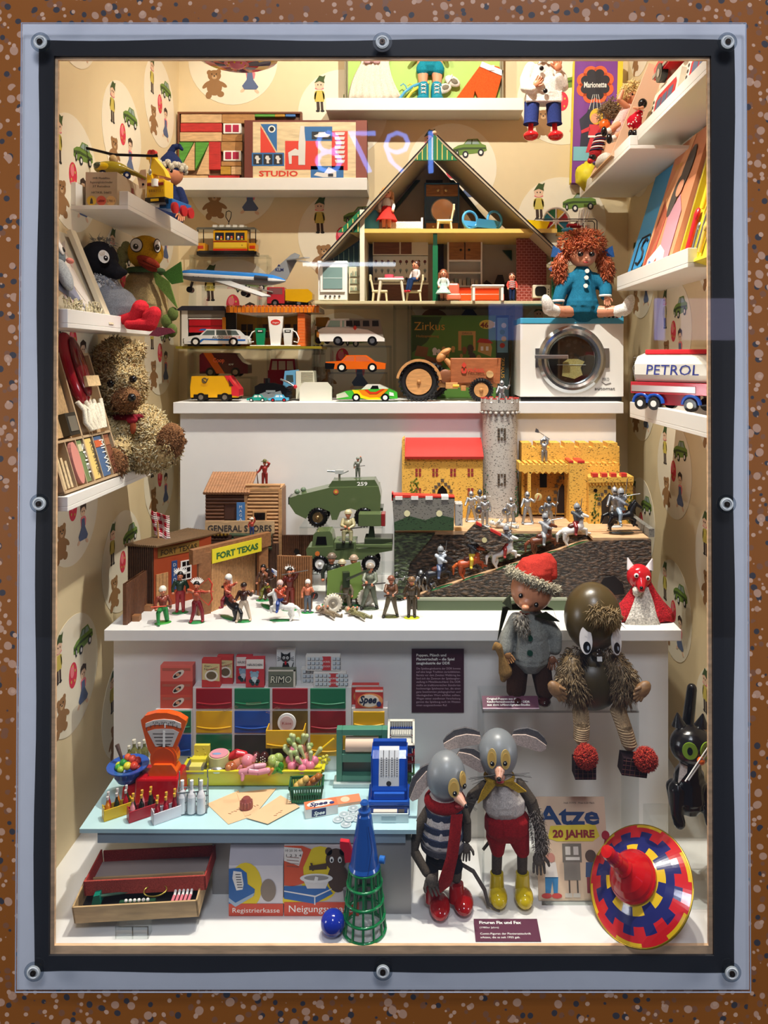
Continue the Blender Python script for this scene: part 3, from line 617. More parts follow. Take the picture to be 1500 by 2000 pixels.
m=MB(); 
for i in range(90): a=r_.uniform(6,84);b=r_.uniform(0,20); m.tube([(a,-4,b),(a+r_.uniform(-8,8),-8,b+6),(a+r_.uniform(-10,10),-6,b+r_.uniform(-4,8))],.7,C('#cbbb93','hr'),3,X)
ws=t('wood_wool',m); ws['kind']='stuff'
t=T('plush_raven','plush raven with black head, grey body, white ruff and red feet','plush bird',205,d=1.70,z=L2,k=1.66/F)
BKF=C('#17161a','fa'); m=MB(); m.cap((10,0,40),(0,0,78),44,34,C('#87888b','fa')); m.sph((26,-4,44),(40,36,40),C('#87888b','fa')); t('body',m,rem=2)
m=MB(); m.sph((-10,-2,140),(36,34,36),BKF,20); m.cap((0,-6,130),(30,-16,112),24,15,BKF); m.sph((36,-16,112),(16,10,9),BKF); hd=t('head',m,rem=2)
m=MB(); m.ell(0,0,10,13,0,C('#efe9dc','pl'),20,TR(14,-38,140,0,-.3,.15),th=2); m.ell(3,-4,4,5,-2.2,BK,14,TR(14,-38,140,0,-.3,.15),th=1); m.ell(3.6,-3,1.4,1.4,-3.4,WH,10,TR(14,-38,140,0,-.3,.15),th=.5)
for a in range(5): X=TR(14,-40.2,140,0,-.3,.15); m.tube([(-4+a*1.5,0,2),(-6+a*2.6,0,9)],.35,OC,4,X)
t('eye',m,up=hd)
m=MB(); RF=C('#d9d6d0','fu')
for i in range(22): a=-.5+i*.19; m.sph((-8+34*math.cos(a+2.2),-4-26*abs(math.sin(a*.8)),92+9*math.cos(a*1.1)),9,RF,8)
m.bl=[(Vector((-32,-8,98)),Vector((16,-18,92)),14,14),(Vector((-30,-10,100)),Vector((-26,-10,62)),13,10)]; m.fuzz(RF,420,7,1.2); t('ruff',m)
m=MB(); m.bl=[(Vector((-16,0,172)),Vector((8,0,170)),10,8)]; m.fuzz(C('#8b8578','hr'),150,13,.9,.6); t('crest',m,up=hd)
for p_ in([(40,-30,16),(74,-34,22),(84,-34,40)],[(64,-40,8),(104,-38,8),(112,-38,30),(100,-38,24)]):
    m=MB(); m.chain(p_,[9,14,17][:3] if len(p_)==3 else [10,14,14,12],C('#c4222c','fa')); t('foot',m,rem=1.6)
t=T('plush_duck','plush duck with yellow head, beige body and green neckerchief','plush bird',282,d=1.88,z=L2,k=1.86/F)
TA=C('#a58f62','fa'); m=MB(); m.cap((0,0,52),(0,0,92),46,38,TA); m.sph((8,0,40),(40,36,40),TA); t('body',m,rem=2)
m=MB(); m.sph((4,-4,156),(34,32,34),C('#d3a21d','fa'),22); hd=t('head',m)
m=MB(); BKr=C('#a8402a','fa'); m.sph((20,-34,134),(24,15,10),BKr,16,rot=rotm(0,.4)); m.sph((18,-32,126),(21,12,7),C('#8f3423','fa'),16,rot=rotm(0,.5)); m.tube([(0,-36,140),(18,-50,133),(40,-42,122)],1,C('#5e2016','fa'),5); t('beak',m,up=hd)
for x,rr_ in((-2,12),(34,8)):
    m=MB(); m.ell(0,0,rr_,14,0,BK,22,TR(x,-36+(10 if x>5 else 0),166,0,0,.1 if x<5 else .9),th=1); m.ell(0,0,rr_-1.6,12,-1,C('#efece2','pl'),22,TR(x,-36+(10 if x>5 else 0),166,0,0,.1 if x<5 else .9),th=1); m.ell(-1,-3,5,5.5,-2,BK,14,TR(x,-36+(10 if x>5 else 0),166,0,0,.1 if x<5 else .9),th=1); m.ell(0,-1,1.5,1.5,-3,WH,10,TR(x,-36+(10 if x>5 else 0),166,0,0,.1 if x<5 else .9),th=.5); t('eye',m,up=hd)
GS=C('#5f7a35','fa'); m=MB(); m.torus((4,-2,120),31,6,C('#46603a','fa'),ax='z'); m.prism([(28,118),(60,96),(76,44),(34,92)],-34,-30,GS); m.prism([(44,112),(80,136),(84,96),(62,92)],-26,-22,C('#3f6b2a','fa')); t('neckerchief',m,bev=1)
m=MB(); 
for a,b in((-42,158),(-38,146),(-48,140),(-34,168),(-42,128)): m.sph((a,-6,b),(10,6,11),C('#a9ae7c','fa'),10)
t('hair_bow',m,up=hd)
m=MB(); 
for a,b in((0,0),(10,-18),(12,14)): m.sph((54+a,-30,20+b),(11,5,14),C('#5c6a33','fa'),10)
t('tail_bow',m)
m=MB(); m.prism([(24,-8),(40,8),(66,6),(74,-2),(40,-10)],-44,-36,C('#6a2a38','fa')); t('foot',m,bev=2)
# ---------------- lower left shelf: teddy, kit tray
TB=C('#cdb07a','fu'); TBr=C('#8a5c36','fu')
t=T('teddy_bear','curly blond teddy bear with brown paws sitting on the left shelf','teddy bear',275,d=1.76,z=L3+.012,k=1.74/F)
def tp(u,v,y=0): return (u-275,y,912-v)
m=MB(); m.sph(tp(232,742,-10),(56,54,60),TB,20); m.bl.append((Vector(tp(232,742,-10)),Vector(tp(232,741,-10)),57,57))
m.cap(tp(232,690,-6),tp(232,692,-6),42,42,TB); m.cap(tp(195,690,6),tp(190,684,6),22,20,TB); m.cap(tp(262,676,6),tp(268,672,6),16,14,TB)
hd=t('head',m,rem=2.2)
h=MB(); h.bl=m.bl; h.fuzz(TB,2600,9,1.7,.9,grav=.1); h.fuzz(C('#efdcae','fu'),2200,9,1.6,.9,grav=.1); h.fuzz(TBr,260,8,1.6,.9); t('head_fur',h,up=hd)
m=MB(); m.cap(tp(262,768,-48),tp(278,764,-62),26,19,TBr); m.fuzz(C('#94683f','fu'),500,6,1.3,.8); sn=t('muzzle',m,up=hd)
m=MB(); m.sph(tp(288,762,-80),(8,7,8),BK,12); t('nose',m,up=hd)
for a,b,y in((243,736,-66),(281,728,-56)):
    q=MB(); q.sph(tp(a,b,y),(7.5,6,7.5),C('#15100c','gl'),12); t('eye',q,up=hd)
m=MB(); m.cap(tp(262,820,4),tp(262,868,4),48,44,TB); m.chain([tp(222,818,-10),tp(232,858,-40),tp(258,860,-62)],[30,28,22],TB); m.chain([tp(296,812,-6),tp(322,838,-44),tp(352,838,-66)],[27,26,23],TB)
m.chain([tp(285,878,-10),tp(320,872,-50),tp(352,860,-78)],[34,32,26],TB); m.chain([tp(235,880,-20),tp(248,884,-70)],[34,30],TB); bd=t('body',m,rem=2.4)
h=MB(); h.bl=m.bl; h.fuzz(C('#d6bc84','fu'),3400,9,1.7,.9,grav=.1); h.fuzz(C('#f2e2b6','fu'),3000,9,1.6,.9,grav=.1); t('body_fur',h,up=bd)
for a,b,y,r,r2 in((252,884,-88,30,30),(364,842,-86,25,36)):
    q=MB(); q.sph(tp(a,b,y),(r,12,r2-2 if r2>30 else r),TBr,18); q.bl=[(Vector(tp(a,b-4,y)),Vector(tp(a,b+4,y)),r*.95,r*.95)]; q.fuzz(TBr,600,6,1.3,.8); t('paw',q)
m=MB(); m.torus(tp(262,802,-4),36,6,C('#8a2030','fa'),ax='z'); m.sph(tp(276,806,-48),(11,5,8),C('#9c2433','fa')); m.sph(tp(278,820,-48),(6,4,14),C('#9c4a2c','fa')); t('ribbon',m)
A=Vector((-.675,1.405,CZ+L3+.02)); B=Vector((-.664,1.66,CZ+L3+.02)); D=Vector((-.752,1.405,CZ+L3+.29))
X=basis(A,B,D,100,110)
base_=Vector((-.70,1.53,CZ+L3)); CRD=C('#b59a78','pa')
t=TW('magic_set_tray','compartment tray of small boxes leaning against the left wall','toy set',base_)
m=MB(); m.box(0,100,4,6,0,110,CRD,X); 
for a in((0,100,-4,4,0,2),(0,100,-4,4,38,40),(0,100,-4,4,108,110),(0,2,-4,4,0,110),(98,100,-4,4,0,110),(48,50,-4,4,2,108),(20,21,-4,4,2,38),(36,37,-4,4,2,38),(64,65,-4,4,2,38),(82,83,-4,4,2,38)): m.box(*a,CRD,X)
t('tray',m)
def intray(nm,label,cat,fn): q=TW(nm,label,cat,base_); fn(q); return q
def bxx(a,b,c_,z,mt,pr=None,txt=None,tc=None,nm='carton'):
    def f(q):
        m=MB(); m.box(a,b,-3,3,c_,z,mt,X); 
        if txt: m.text(txt,0,0,(b-a)*.8,tc,0,X@TR((a+b)/2+2,-3.3,(c_+z)/2,0,PI/2,0),fit=z-c_-6)
        if pr: m.box(a+1,b-1,-3.4,-3,z-9,z-3,pr,X)
        q(nm,m)
    return f
intray('small_box','narrow green box standing in the bottom row of the leaning tray','box',bxx(38,46,3,37,C('#6f7f52','pa'),C('#c9c39a','pa'),'SPIEL',WH))
intray('small_box','narrow yellow box lettered KOMIWUK in the leaning tray','box',bxx(51,62,3,37,C('#dcbf73','pa'),None,'KOMIWUK',INK))
intray('small_box','blue and orange box lettered MITWAY in the leaning tray','box',bxx(66,80,3,37,C('#4b6488','pa'),C('#c75f38','pa'),'MITWA',WH))
intray('small_box','narrow brown box at the far end of the leaning tray','box',bxx(84,94,3,37,C('#7d4a34','pa'),C('#a06a4a','pa')))
intray('oval_token','flat pink oval token in the front compartment of the leaning tray','token',lambda q:(lambda m:(m.ell(29,20,6,17,-2,C('#c98478','pa'),22,X,th=3),q('disc',m)))(MB()))
intray('wooden_pegs','pale wooden sticks at the front end of the leaning tray','sticks',lambda q:[(lambda m:(m.box(4+i*5,7+i*5,-3,2,3,30-i*3,C('#d9c096','wo'),X),q('stick',m)))(MB()) for i in range(3)])
def boat(q):
    m=MB(); m.sph((70,-5,92),(15,8,32),C('#9b1b28','gl'),20,X@TR(0,0,0,0,-.06,0)); q('bowl',m); m=MB(); m.sph((69,-11.5,92),(10,3,26),C('#5e0f19','gl'),20,X@TR(0,0,0,0,-.06,0)); q('hollow',m)
    m=MB(); m.box(58,80,-16,-11,78,87,C('#d8ba8c','wo'),X); q('wood_block',m)
intray('red_dish','dark red boat shaped dish with a wood block in the leaning tray','dish',boat)
def rope(q):
    m=MB(); r_=random.Random(3)
    for i in range(9): m.tube([(54+i*4.5,-5-i%3,68-(i%2)*4),(58+i*3.5+3*math.sin(i),-7,60),(56+i*4,-6-i%2,50),(62+i*3,-6,43)],2.1,C('#e6dcc6','fa'),6,X)
    q('strands',m)
intray('white_rope','bundle of thick white cord in the leaning tray','cord',rope)
def chest(q):
    m=MB(); m.box(28,44,-6,2,42,60,C('#56534c','rm'),X); q('case',m); m=MB(); m.box(30,42,-6.6,-6,45,57,C('#a5a398','rm'),X); q('lid_plate',m)
intray('metal_case','small dull metal case in the middle of the leaning tray','case',chest)
intray('wooden_board','pale wooden board with a black peg in the leaning tray','board',lambda q:(lambda m,n_:(m.box(3,46,0,3,42,104,C('#c9a678','wo'),X),q('board',m,bev=.0),n_.cyl((10,-4,74),(10,0,74),2,BK,X=X),q('peg',n_)))(MB(),MB()))
# ---------------- right wall shelves
t=TW('bus_box','white carton printed with a red bus, the farther of two bus boxes','carton',(.60,1.74,CZ+R1))
A=Vector((.578,1.845,CZ+R1)); B=Vector((.578,1.66,CZ+R1)); D=Vector((.60,1.845,CZ+R1+.10)); CW=C('#ece4d2','pa')
def busbox(t,A,B,D):
    X=basis(A,B,D,100,60); m=MB(); m.box(0,100,0,15,0,60,CW,X); t('carton',m)
    m=MB(); m.flat([(12,6),(12,46),(20,52),(86,52),(92,44),(92,8)],-.3,C('#c22b2e','pa'),'xz',X); 
    for i in range(3): m.flat([(20+i*22,30),(20+i*22,44),(38+i*22,44),(38+i*22,30)],-.6,C('#54607a','pa'),'xz',X)
    for i in range(6): m.flat([(1.5,6+i*8),(1.5,10+i*8),(6,10+i*8),(6,6+i*8)],-.6,INK,'xz',X)
    for x in(30,76): m.ell(x,8,7,6,-.7,BK,14,X)
    t('bus_print',m)
busbox(t,A,B,D)
t=TW('bus_box','white carton printed with a red bus, the nearer of two bus boxes','carton',(.60,1.52,CZ+R1))
busbox(t,Vector((.578,1.61,CZ+R1)),Vector((.578,1.42,CZ+R1)),Vector((.60,1.61,CZ+R1+.10)))
X0=TR(0,0,0)
t=TW('toy_car','glossy red toy car standing above the bus boxes','toy car',(.64,1.70,CZ+R1+.125))
A=Vector((.60,1.86,CZ+R1+.125)); B=Vector((.60,1.60,CZ+R1+.135)); D=Vector((.60,1.86,CZ+R1+.225)); X=basis(A,B,D,100,40)
m=MB(); m.prism([(2,6),(2,18),(24,22),(36,36),(66,36),(80,22),(97,20),(98,6)],0,34,C('#cf1c26','gl'),'xz',X); t('body',m,bev=.002)
m=MB(); m.prism([(30,22),(39,33),(50,33),(50,22)],-.5,34.5,C('#3a2220','gl'),'xz',X); m.prism([(53,22),(53,33),(64,33),(73,22)],-.5,34.5,C('#3a2220','gl'),'xz',X); t('windows',m)
for x in(20,78):
    q=MB(); q.cyl((x,-1.5,6),(x,5,6),9,BK,n=20,X=X); q.cyl((x,-2,6),(x,-1.4,6),4,SIL,n=14,X=X); t('wheel',q)
m=MB(); m.box(0,100,-1,0,8,11,SIL,X); t('trim_strip',m)
t=TW('car_stand_box','plain cream carton under the red toy car','carton',(.645,1.72,CZ+R1))
m=MB(); m.box(.612,.67,1.60,1.84,CZ+R1,CZ+R1+.118,CW); t('carton',m)
A=Vector((.545,2.31,CZ+R2)); B=Vector((.545,1.83,CZ+R2)); D=Vector((.655,2.31,CZ+R2+.27)); X=basis(A,B,D,130,74)
PKC=C('#e5bd9c','pa')
t=TW('doll_carton','open peach carton leaning on the right wall behind the dolls','carton',(.60,2.07,CZ+R2))
m=MB(); m.box(40,104,0,3,0,66,PKC,X); m.box(40,43,-9,0,0,66,PKC,X); m.box(101,104,-9,0,0,66,PKC,X); m.box(43,101,-9,0,0,2,C('#c79d6f','pa'),X); t('carton',m)
t=T('blonde_doll','blonde curly doll with bare arms leaning in the peach carton','doll',1214,d=1.99,z=R2,k=1.99/F)
BL=C('#efd08a','hr'); m=MB(); m.sph((22,0,136),(17,16,18),SK,18); hd=t('head',m)
m=MB(); m.sph((20,4,144),(20,17,19),BL,16); m.bl=[(Vector((16,4,140)),Vector((24,2,150)),19,17)]; m.fuzz(BL,900,8,1.1,.9,skip=lambda c:c.z<138 and c.y<-4 and c.x>14); t('hair',m,up=hd)
m=MB()
for s in(17,30): m.sph((s,-15,136),(2,1.2,2.4),BK,8)
m.sph((23,-17,127),(2.6,1,1.2),C('#c23b34','pl'),8); t('eyes',m,up=hd)
m=MB(); m.cap((14,2,112),(-2,4,84),13,14,C('#ecc4bd','fa')); m.cap((-2,4,84),(-12,2,64),14,15,C('#efd3cf','fa')); t('dress',m)
m=MB(); m.chain([(10,-6,114),(-8,-12,126),(-2,-14,142)],[6,5,4],SK); t('arm',m)
m=MB(); m.chain([(22,-6,112),(36,-14,108),(44,-16,116)],[6,5,4],SK); t('arm',m)
for a,b in((-16,72),(-6,58)):
    m=MB(); m.chain([(a+8,-4,b+8),(a-12,-12,b-6)],[8,6],SK); m.cyl((a-10,-11,b-5),(a-18,-13,b-9),6.5,WH); m.sph((a-22,-15,b-8),(6,6,10),BK,12); t('leg',m)
t=T('polka_dot_doll','little doll in red dress with white dots beside the blonde doll','doll',1243,d=1.882,z=R1,k=1.88/F)
m=MB(); PD=C('#c8142c','fa'); m.cap((6,0,53),(-4,0,35),7,15,PD); sk_=t('dress',m)
m=MB(); r_=random.Random(2)
for i in range(16): a=r_.uniform(-12,12); b=r_.uniform(27,57); m.sph((-3+a+(b-41)*.3,-math.sqrt(max(1,200-a*a))*(.95 if b<45 else .6),b),(1.6,.8,1.6),WH,6)
t('dots',m,up=sk_)
m=MB(); m.sph((12,0,71),(9,9,10),BK,14); m.chain([(10,-6,61),(0,-12,57),(-8,-12,59)],[3.4,3,2.6],SK); t('head',m)
for a in(-10,-2):
    m=MB(); m.cap((a,-2,25),(a-3,-6,14),3,3,SK); m.sph((a-4,-9,9),(5,6,9),BK,10); t('leg',m)
t=T('striped_puppet','puppet with brown mop hair and striped shirt at the shelf end','puppet',1180,d=2.16,z=R2,k=2.16/F)
m=MB(); m.bl=[(Vector((8,0,130)),Vector((18,2,150)),16,12)]; m.fuzz(C('#8a6f52','hr'),500,14,1,.9); m.sph((12,2,140),(13,11,18),C('#8a6f52','hr'),12); t('hair',m)
m=MB(); m.sph((0,-4,110),(11,10,12),ORG,14); m.cap((-4,0,96),(-18,0,52),9,12,C('#a4252b','fa')); t('body',m)
m=MB()
for i in range(7): m.torus((-5-i*1.6,0,92-i*5.2),11+i*.3,1.5,WH if i%2 else C('#26304f','fa'),ax='z',n=16,m=5)
t('shirt_stripes',m)
m=MB(); m.cap((-22,-4,48),(-30,-12,38),7,6,RED); m.sph((-26,-14,44),(8,6,6),BK,10); t('legs',m)
t=TW('yellow_cloth','crumpled bright yellow tissue at the far end of the shelf','tissue',(.53,2.28,CZ+R2))
m=MB(); r_=random.Random(8); m.sph((0,0,0),(1,1,1),C('#e7d52c','pa'),22); m.v=[Vector(((.53)+p.x*.035*(1+r_.uniform(-.25,.25)),2.26+p.y*.035,CZ+R2+.04+p.z*.038*(1+r_.uniform(-.3,.3)))) for p in m.v]; t('tissue',m)
t=TW('white_doll_shoe','white cloth shoe lying on the shelf edge below the dolls','doll shoe',(.53,2.07,CZ+R2))
m=MB(); m.sph((.53,2.07,CZ+R2+.035),(.022,.05,.022),C('#f1ece0','fa'),14); t('shoe',m)
# flat boxes on the third right shelf
def lean(y0,y1,zt,w,h,xb=.575,xt=.665):
    return basis(Vector((xb,y0,CZ+R3)),Vector((xb,y1,CZ+R3)),Vector((xt-(0.5-zt)*.05,y0,CZ+zt)),w,h)
X=lean(2.04,1.885,.50,60,140); t=TW('blue_game_box','blue flat box with black letter S at the far end of shelf','toy box',(.60,1.96,CZ+R3))
m=MB(); m.box(0,60,0,9,0,140,C('#3d9bd6','pa'),X); t('carton',m)
m=MB(); K2=C('#14161c','pa')
def outl(m,pts,w,y,mt,X): 
    for i in range(len(pts)): m.tube([(pts[i][0],y,pts[i][1]),(pts[(i+1)%len(pts)][0],y,pts[(i+1)%len(pts)][1])],w,mt,4,X)
outl(m,[(16,18),(48,18),(54,24),(54,52),(48,58),(22,58),(16,52)],1.1,-.4,K2,X); m.tube([(46,-.4,50),(40,-.4,54),(32,-.4,50),(31,-.4,44),(40,-.4,38),(42,-.4,30),(34,-.4,24),(24,-.4,27)],1.6,K2,5,X); t('letter',m)
X=lean(1.885,1.67,.535,80,150,.57,.67); t=TW('peach_doll_box','peach flat box printed with a dark-haired girl in pink dress','toy box',(.60,1.78,CZ+R3))
m=MB(); m.box(0,80,0,10,0,150,C('#d98f66','pa'),X); t('carton',m)
m=MB(); q=lambda pts,c_,y=-.3:m.flat(pts,y,C(c_,'pa'),'xz',X)
q([(0,0),(0,84),(36,150),(48,150),(30,70),(12,0)],'#e8a878'); q([(0,8),(10,90),(30,70),(24,10)],'#cf5a48'); m.ell(52,112,11,24,-.9,C('#4c4540','pa'),18,X,rot=-.2); m.ell(38,86,9,22,-.8,C('#4c4540','pa'),18,X,rot=-.15); q([(42,20),(36,64),(54,84),(70,64),(72,8)],'#bf8a96',-.6); m.ell(48,92,8,9,-1.2,C('#d99a78','pa'),16,X)
q([(12,2),(14,22),(40,34),(58,24),(62,4)],'#efe3d4',-1.0); q([(18,8),(20,20),(26,18),(24,6)],'#5a82b8',-1.3); q([(30,12),(40,20),(42,14)],'#c8463a',-1.3)
m.text('Puppe',22,120,11,C('#d8b13c','pa'),-1,X,fit=22); t('cover_print',m)
X=lean(1.66,1.50,.44,80,130,.60,.665); t=TW('ochre_flat_box','plain ochre board standing between the peach and the yellow box','box',(.62,1.62,CZ+R3)); 
X=lean(1.668,1.628,.50,16,150,.585,.67); m=MB(); m.box(0,16,0,9,0,150,C('#a9935a','pa'),X); t('carton',m)
X=lean(1.625,1.43,.50,90,150,.58,.668); t=TW('cutlery_box','yellow box with clear lid holding toy cutlery and orange parts','toy box',(.61,1.53,CZ+R3))
m=MB(); m.box(0,90,2,10,0,150,C('#e3cf2f','pa'),X); m.box(0,90,-4,2,0,3,C('#e3cf2f','pa'),X); m.box(0,3,-4,2,0,150,C('#c6b024','pa'),X); t('carton',m)
for i,(x,z,dx,dz,mt,r) in enumerate(((14,8,0,48,RED,3),(30,10,0,30,SIL,2),(40,14,3,60,SIL,1.6),(50,10,0,26,C('#d9b45c','gl'),2.4),(36,66,2,16,ORG,3.4),(56,70,0,14,ORG,3.2),(60,24,2,30,SIL,2),(24,60,2,40,YEL,1.8),(46,84,4,50,SIL,1.5))):
    m=MB(); m.tube([(x,-1,z),(x+dx,-2,z+dz)],r,mt,6,X); m.sph((x+dx,-2,z+dz),(r*1.8,r,r*2.6),mt,8,X); t('toy_tool',m)
# petrol tanker
t=T('petrol_tanker','white and red toy tanker lettered PETROL on the right shelf','toy truck',1336,d=1.70,z=-.120,rz=-.85,k=1.80/F)
m=MB(); TW_=C('#e6e2d6','gl'); m.box(-92,70,-32,32,30,52,C('#b92a38','gl')); m.box(-90,40,-33,-31.5,34,46,C('#c9b9b4','me')); m.box(-40,20,-24,24,10,30,C('#a51d33','gl')); t('chassis',m,bev=2)
m=MB(); 
pr=[(-26+0,52),(-34,66),(-34,86),(-24,100),(0,106),(24,100),(34,86),(34,66),(26,52)]
m.prism(pr,-82,70,TW_,'yz'); t('tank',m,bev=5)
m=MB(); m.prism([(-14,104),(-12,113),(12,113),(14,104)],-72,66,C('#cf2b35','gl'),'yz'); t('tank_top',m,bev=2)
m=MB(); m.text('PETROL',-6,66,27,C('#28368f','pa'),-34.6,fit=104,shear=.1); t('lettering',m)
m=MB()
for s in(-4,8): m.tube([(-86,s-20,54),(-92,s-20,78),(-82,s-16,100)],1,SIL,5)
for i in range(6): m.tube([(-87-(i%3),-25,58+i*8),(-87-(i%3),-11,58+i*8)],.8,SIL,5)
t('ladder',m)
m=MB(); m.box(74,112,-32,32,20,86,C('#e9e7e2','gl')); m.prism([(80,60),(82,82),(104,82),(108,60)],-33,33,C('#39404a','gl')); m.box(112,116,-30,30,18,44,SIL); m.box(74,112,-33,33,18,34,C('#2a5cae','gl')); t('cab',m,bev=2)
for x in(-70,-42,30,84):
    for s in(-1,1):
        q=MB(); q.cyl((x,s*24,12),(x,s*34,12),12,BK,n=20); q.cyl((x,s*34,12),(x,s*35,12),6,WH,n=14); t('wheel',q)
        if s<0: q=MB(); q.torus((x,-29,13),16,4,C('#1f4fae','gl'),a0=0,a1=PI,n=14); t('mudguard',q)
# ---------------- clear acrylic risers on the slab
ACE=C('#f8fafa','ac',.35)
def riser(label,u0,u1,vt,d,dep,zb,th=3.2):
    t=T('acrylic_riser',label,'display stand',(u0+u1)/2,d=d,z=zb,group=None); h=t.v-vt; w_=(u1-u0)/2; dp=dep/t.k
    m=MB(); m.box(-w_,w_,0,dp,h-th,h,AC); t('top_sheet',m)
    m=MB(); m.box(-w_,w_,-.4,0,h-th,h,ACE); t('polished_edge',m)
    for s in(-1,1): m=MB(); m.box(min(s*w_,s*(w_-th)),max(s*w_,s*(w_-th)),0,dp,0,h-th,AC); t('side_sheet',m)
    return t.z+h*t.k
ST=riser('clear stand carrying the toy petrol station',366,622,681,2.13,.17,SZ)
TS=riser('tall clear stand carrying the yellow tram',370,524,498,2.31,.055,SZ)
PS=riser('clear stand carrying the airliner',394,505,558,2.16,.05,ST+.006)
VS=riser('low clear stand under the dark red van',388,492,736,2.20,.08,SZ)
BS=riser('clear stand under the white minibus',612,764,675,2.17,.08,SZ)
OS=riser('low clear stand under the orange car',640,756,727,2.118,.05,SZ)
HS=riser('narrow clear stand under the left half of the dollhouse',768,799,594,2.14,.17,SZ)
HS2=riser('large clear stand over the circus box under the dollhouse',802,1006,594,2.14,.17,SZ)
# ---------------- vehicles
def car(name,label,cat,u,d,z,body,wid,mt,cabin=None,cmt=None,wins=(),wheels=(),whub=None,group=None,rz=0,wmt=None,k=None,bev=1.2,cw=.84,two=True):
    """side-on toy vehicle: px profiles relative to centre / ground"""
    t=T(name,label,cat,u,d=d,z=z,rz=rz,group=group,k=k); h=wid/2
    m=MB(); m.prism(body,-h,h,mt); t('body',m,bev=bev)
    if cabin: m=MB(); m.prism(cabin,-h*cw,h*cw,cmt or mt); t('cabin',m,bev=bev)
    if wins: 
        m=MB()
        for p in wins: m.prism(p,-h*cw-.35,h*cw+.35,wmt or C('#5d6a68','gl'))
        t('windows',m)
    for x,r in wheels:
        for s in((-1,1) if two else (-1,)):
            q=MB(); q.cyl((x,s*(h-4),r),(x,s*(h+.8),r),r,BK,n=18); o=t('wheel',q)
            q=MB(); q.cyl((x,s*(h+.8),r),(x,s*(h+1.5),r),r*.55,whub or SIL,n=14); t('hub_cap',q,up=o)
    return t
t=car('toy_station_wagon','white and blue toy estate car lettered AUTOSERVICE by the fuel pumps','toy car',427,2.155,ST+.006,
 [(-62,5),(-63,14),(-57,19),(-38,22),(54,22),(60,16),(60,5)],34,C('#efefec','gl'),[(-34,21),(-20,34),(38,33),(50,21)],None,[[(-29,22),(-19,31.5),(-4,31.5),(-4,22)],[(-1,22),(-1,31.5),(16,31.5),(20,22)],[(22,22),(19,31.5),(37,31),(44,22)]],[(-40,9),(33,9)],WH,cw=.8)
m=MB(); m.flat([(-56,9),(-30,8),(-24,13),(26,11),(56,11),(56,14),(-26,15.5),(-34,11)],-17.1,C('#2a6fc0','gl')); m.flat([(-36,31),(-30,34.6),(-20,34.6),(-22,31)],-13.9,C('#2a6fc0','gl')); t('blue_stripe',m)
m=MB(); m.text('AUTO',3,15.5,7,INK,-17.2,fit=22,bold=.01); m.text('SERVICE',31,15.5,6.5,C('#d8685c','pa'),-17.2,fit=32); t('lettering',m)
m=MB(); m.box(-65,-62,-15,15,6,10,SIL); 
for y in(-13,13): m.cyl((-63,y,13),(-65,y,13),3,SIL)
t('front_bumper',m)
t=T('toy_petrol_station','toy petrol station with red garage door and orange tiled roof','toy building',486,d=2.14,z=ST)
m=MB(); m.box(-142,140,-2,110,0,5,C('#b9a83c','pl')); m.box(-142,140,-3,-2,0,5,C('#8d7f22','pl')); t('base',m)
GW=C('#7e766c','pl'); m=MB(); m.box(-138,-134,10,100,5,78,GW); m.box(-138,-48,97,100,5,78,GW); m.box(-134,-122,8,12,5,78,WH); m.box(-122,-50,8,12,62,78,GW); m.box(-54,-48,8,12,5,62,C('#e08a1c','pl')); t('garage_walls',m)
m=MB(); m.prism([(-144,76),(-132,84),(-50,84),(-46,78),(-46,75),(-144,75)],4,102,C('#34343f','pl')); t('garage_roof',m)
m=MB(); m.box(-120,-55,10,13,32,58,RED); m.box(-120,-55,9,10,44,46,C('#8c1218','pl')); m.box(-121,-54,9,11,58,61,WH); t('garage_door',m,bev=.8)
YO=C('#d99a2c','pl'); m=MB(); m.box(-46,108,92,98,5,74,YO); t('shop_wall',m)
m=MB()
for x0,x1 in((-36,-12),(8,32),(40,66),(72,90)): m.box(x0,x1,90.5,92,24,52,C('#4a3d33','gl')); m.box(x0,x1,90,90.5,37,38.5,YO); m.box((x0+x1)/2-.8,(x0+x1)/2+.8,90,90.5,24,52,YO)
t('shop_windows',m)
m=MB(); m.box(-46,108,80,92,5,16,C('#e07c1c','pl')); t('planter_wall',m)
m=MB(); m.box(94,108,8,92,5,70,C('#dd6a2c','pl')); 
for i in range(11): m.box(93.8,108.2,7.6,92,8+i*6,8.6+i*6,C('#f0a060','pl'))
t('brick_pillar',m)
TI=C('#e0801c','pl'); m=MB(); m.prism([(-46,74),(-38,84),(136,82),(137,72),(100,72),(60,66),(0,66)],6,90,C('#efe8dc','pl')); t('canopy',m)
m=MB()
for i in range(24): m.box(-45+i*7.6,-38.6+i*7.6,2,10,71,82.5,TI if i%2 else C('#d8720f','pl')); m.sph((-41.5+i*7.6,8,83),(4,7,3),C('#b04c14','pl'),8)
t('roof_tiles',m)
m=MB(); m.prism([(42,5),(36,64),(66,64),(60,5)],6,16,WHT); t('sign_pillar',m,bev=1)
m=MB(); m.ell(51,52,9.5,5.5,5.9,C('#d2362c','pl')); m.text('logo',51,50,5,WH,5.4,fit=13,shear=.3); t('sign',m)
m=MB(); m.box(2,100,-1,14,5,7,WHT); t('pump_island',m,bev=.6)
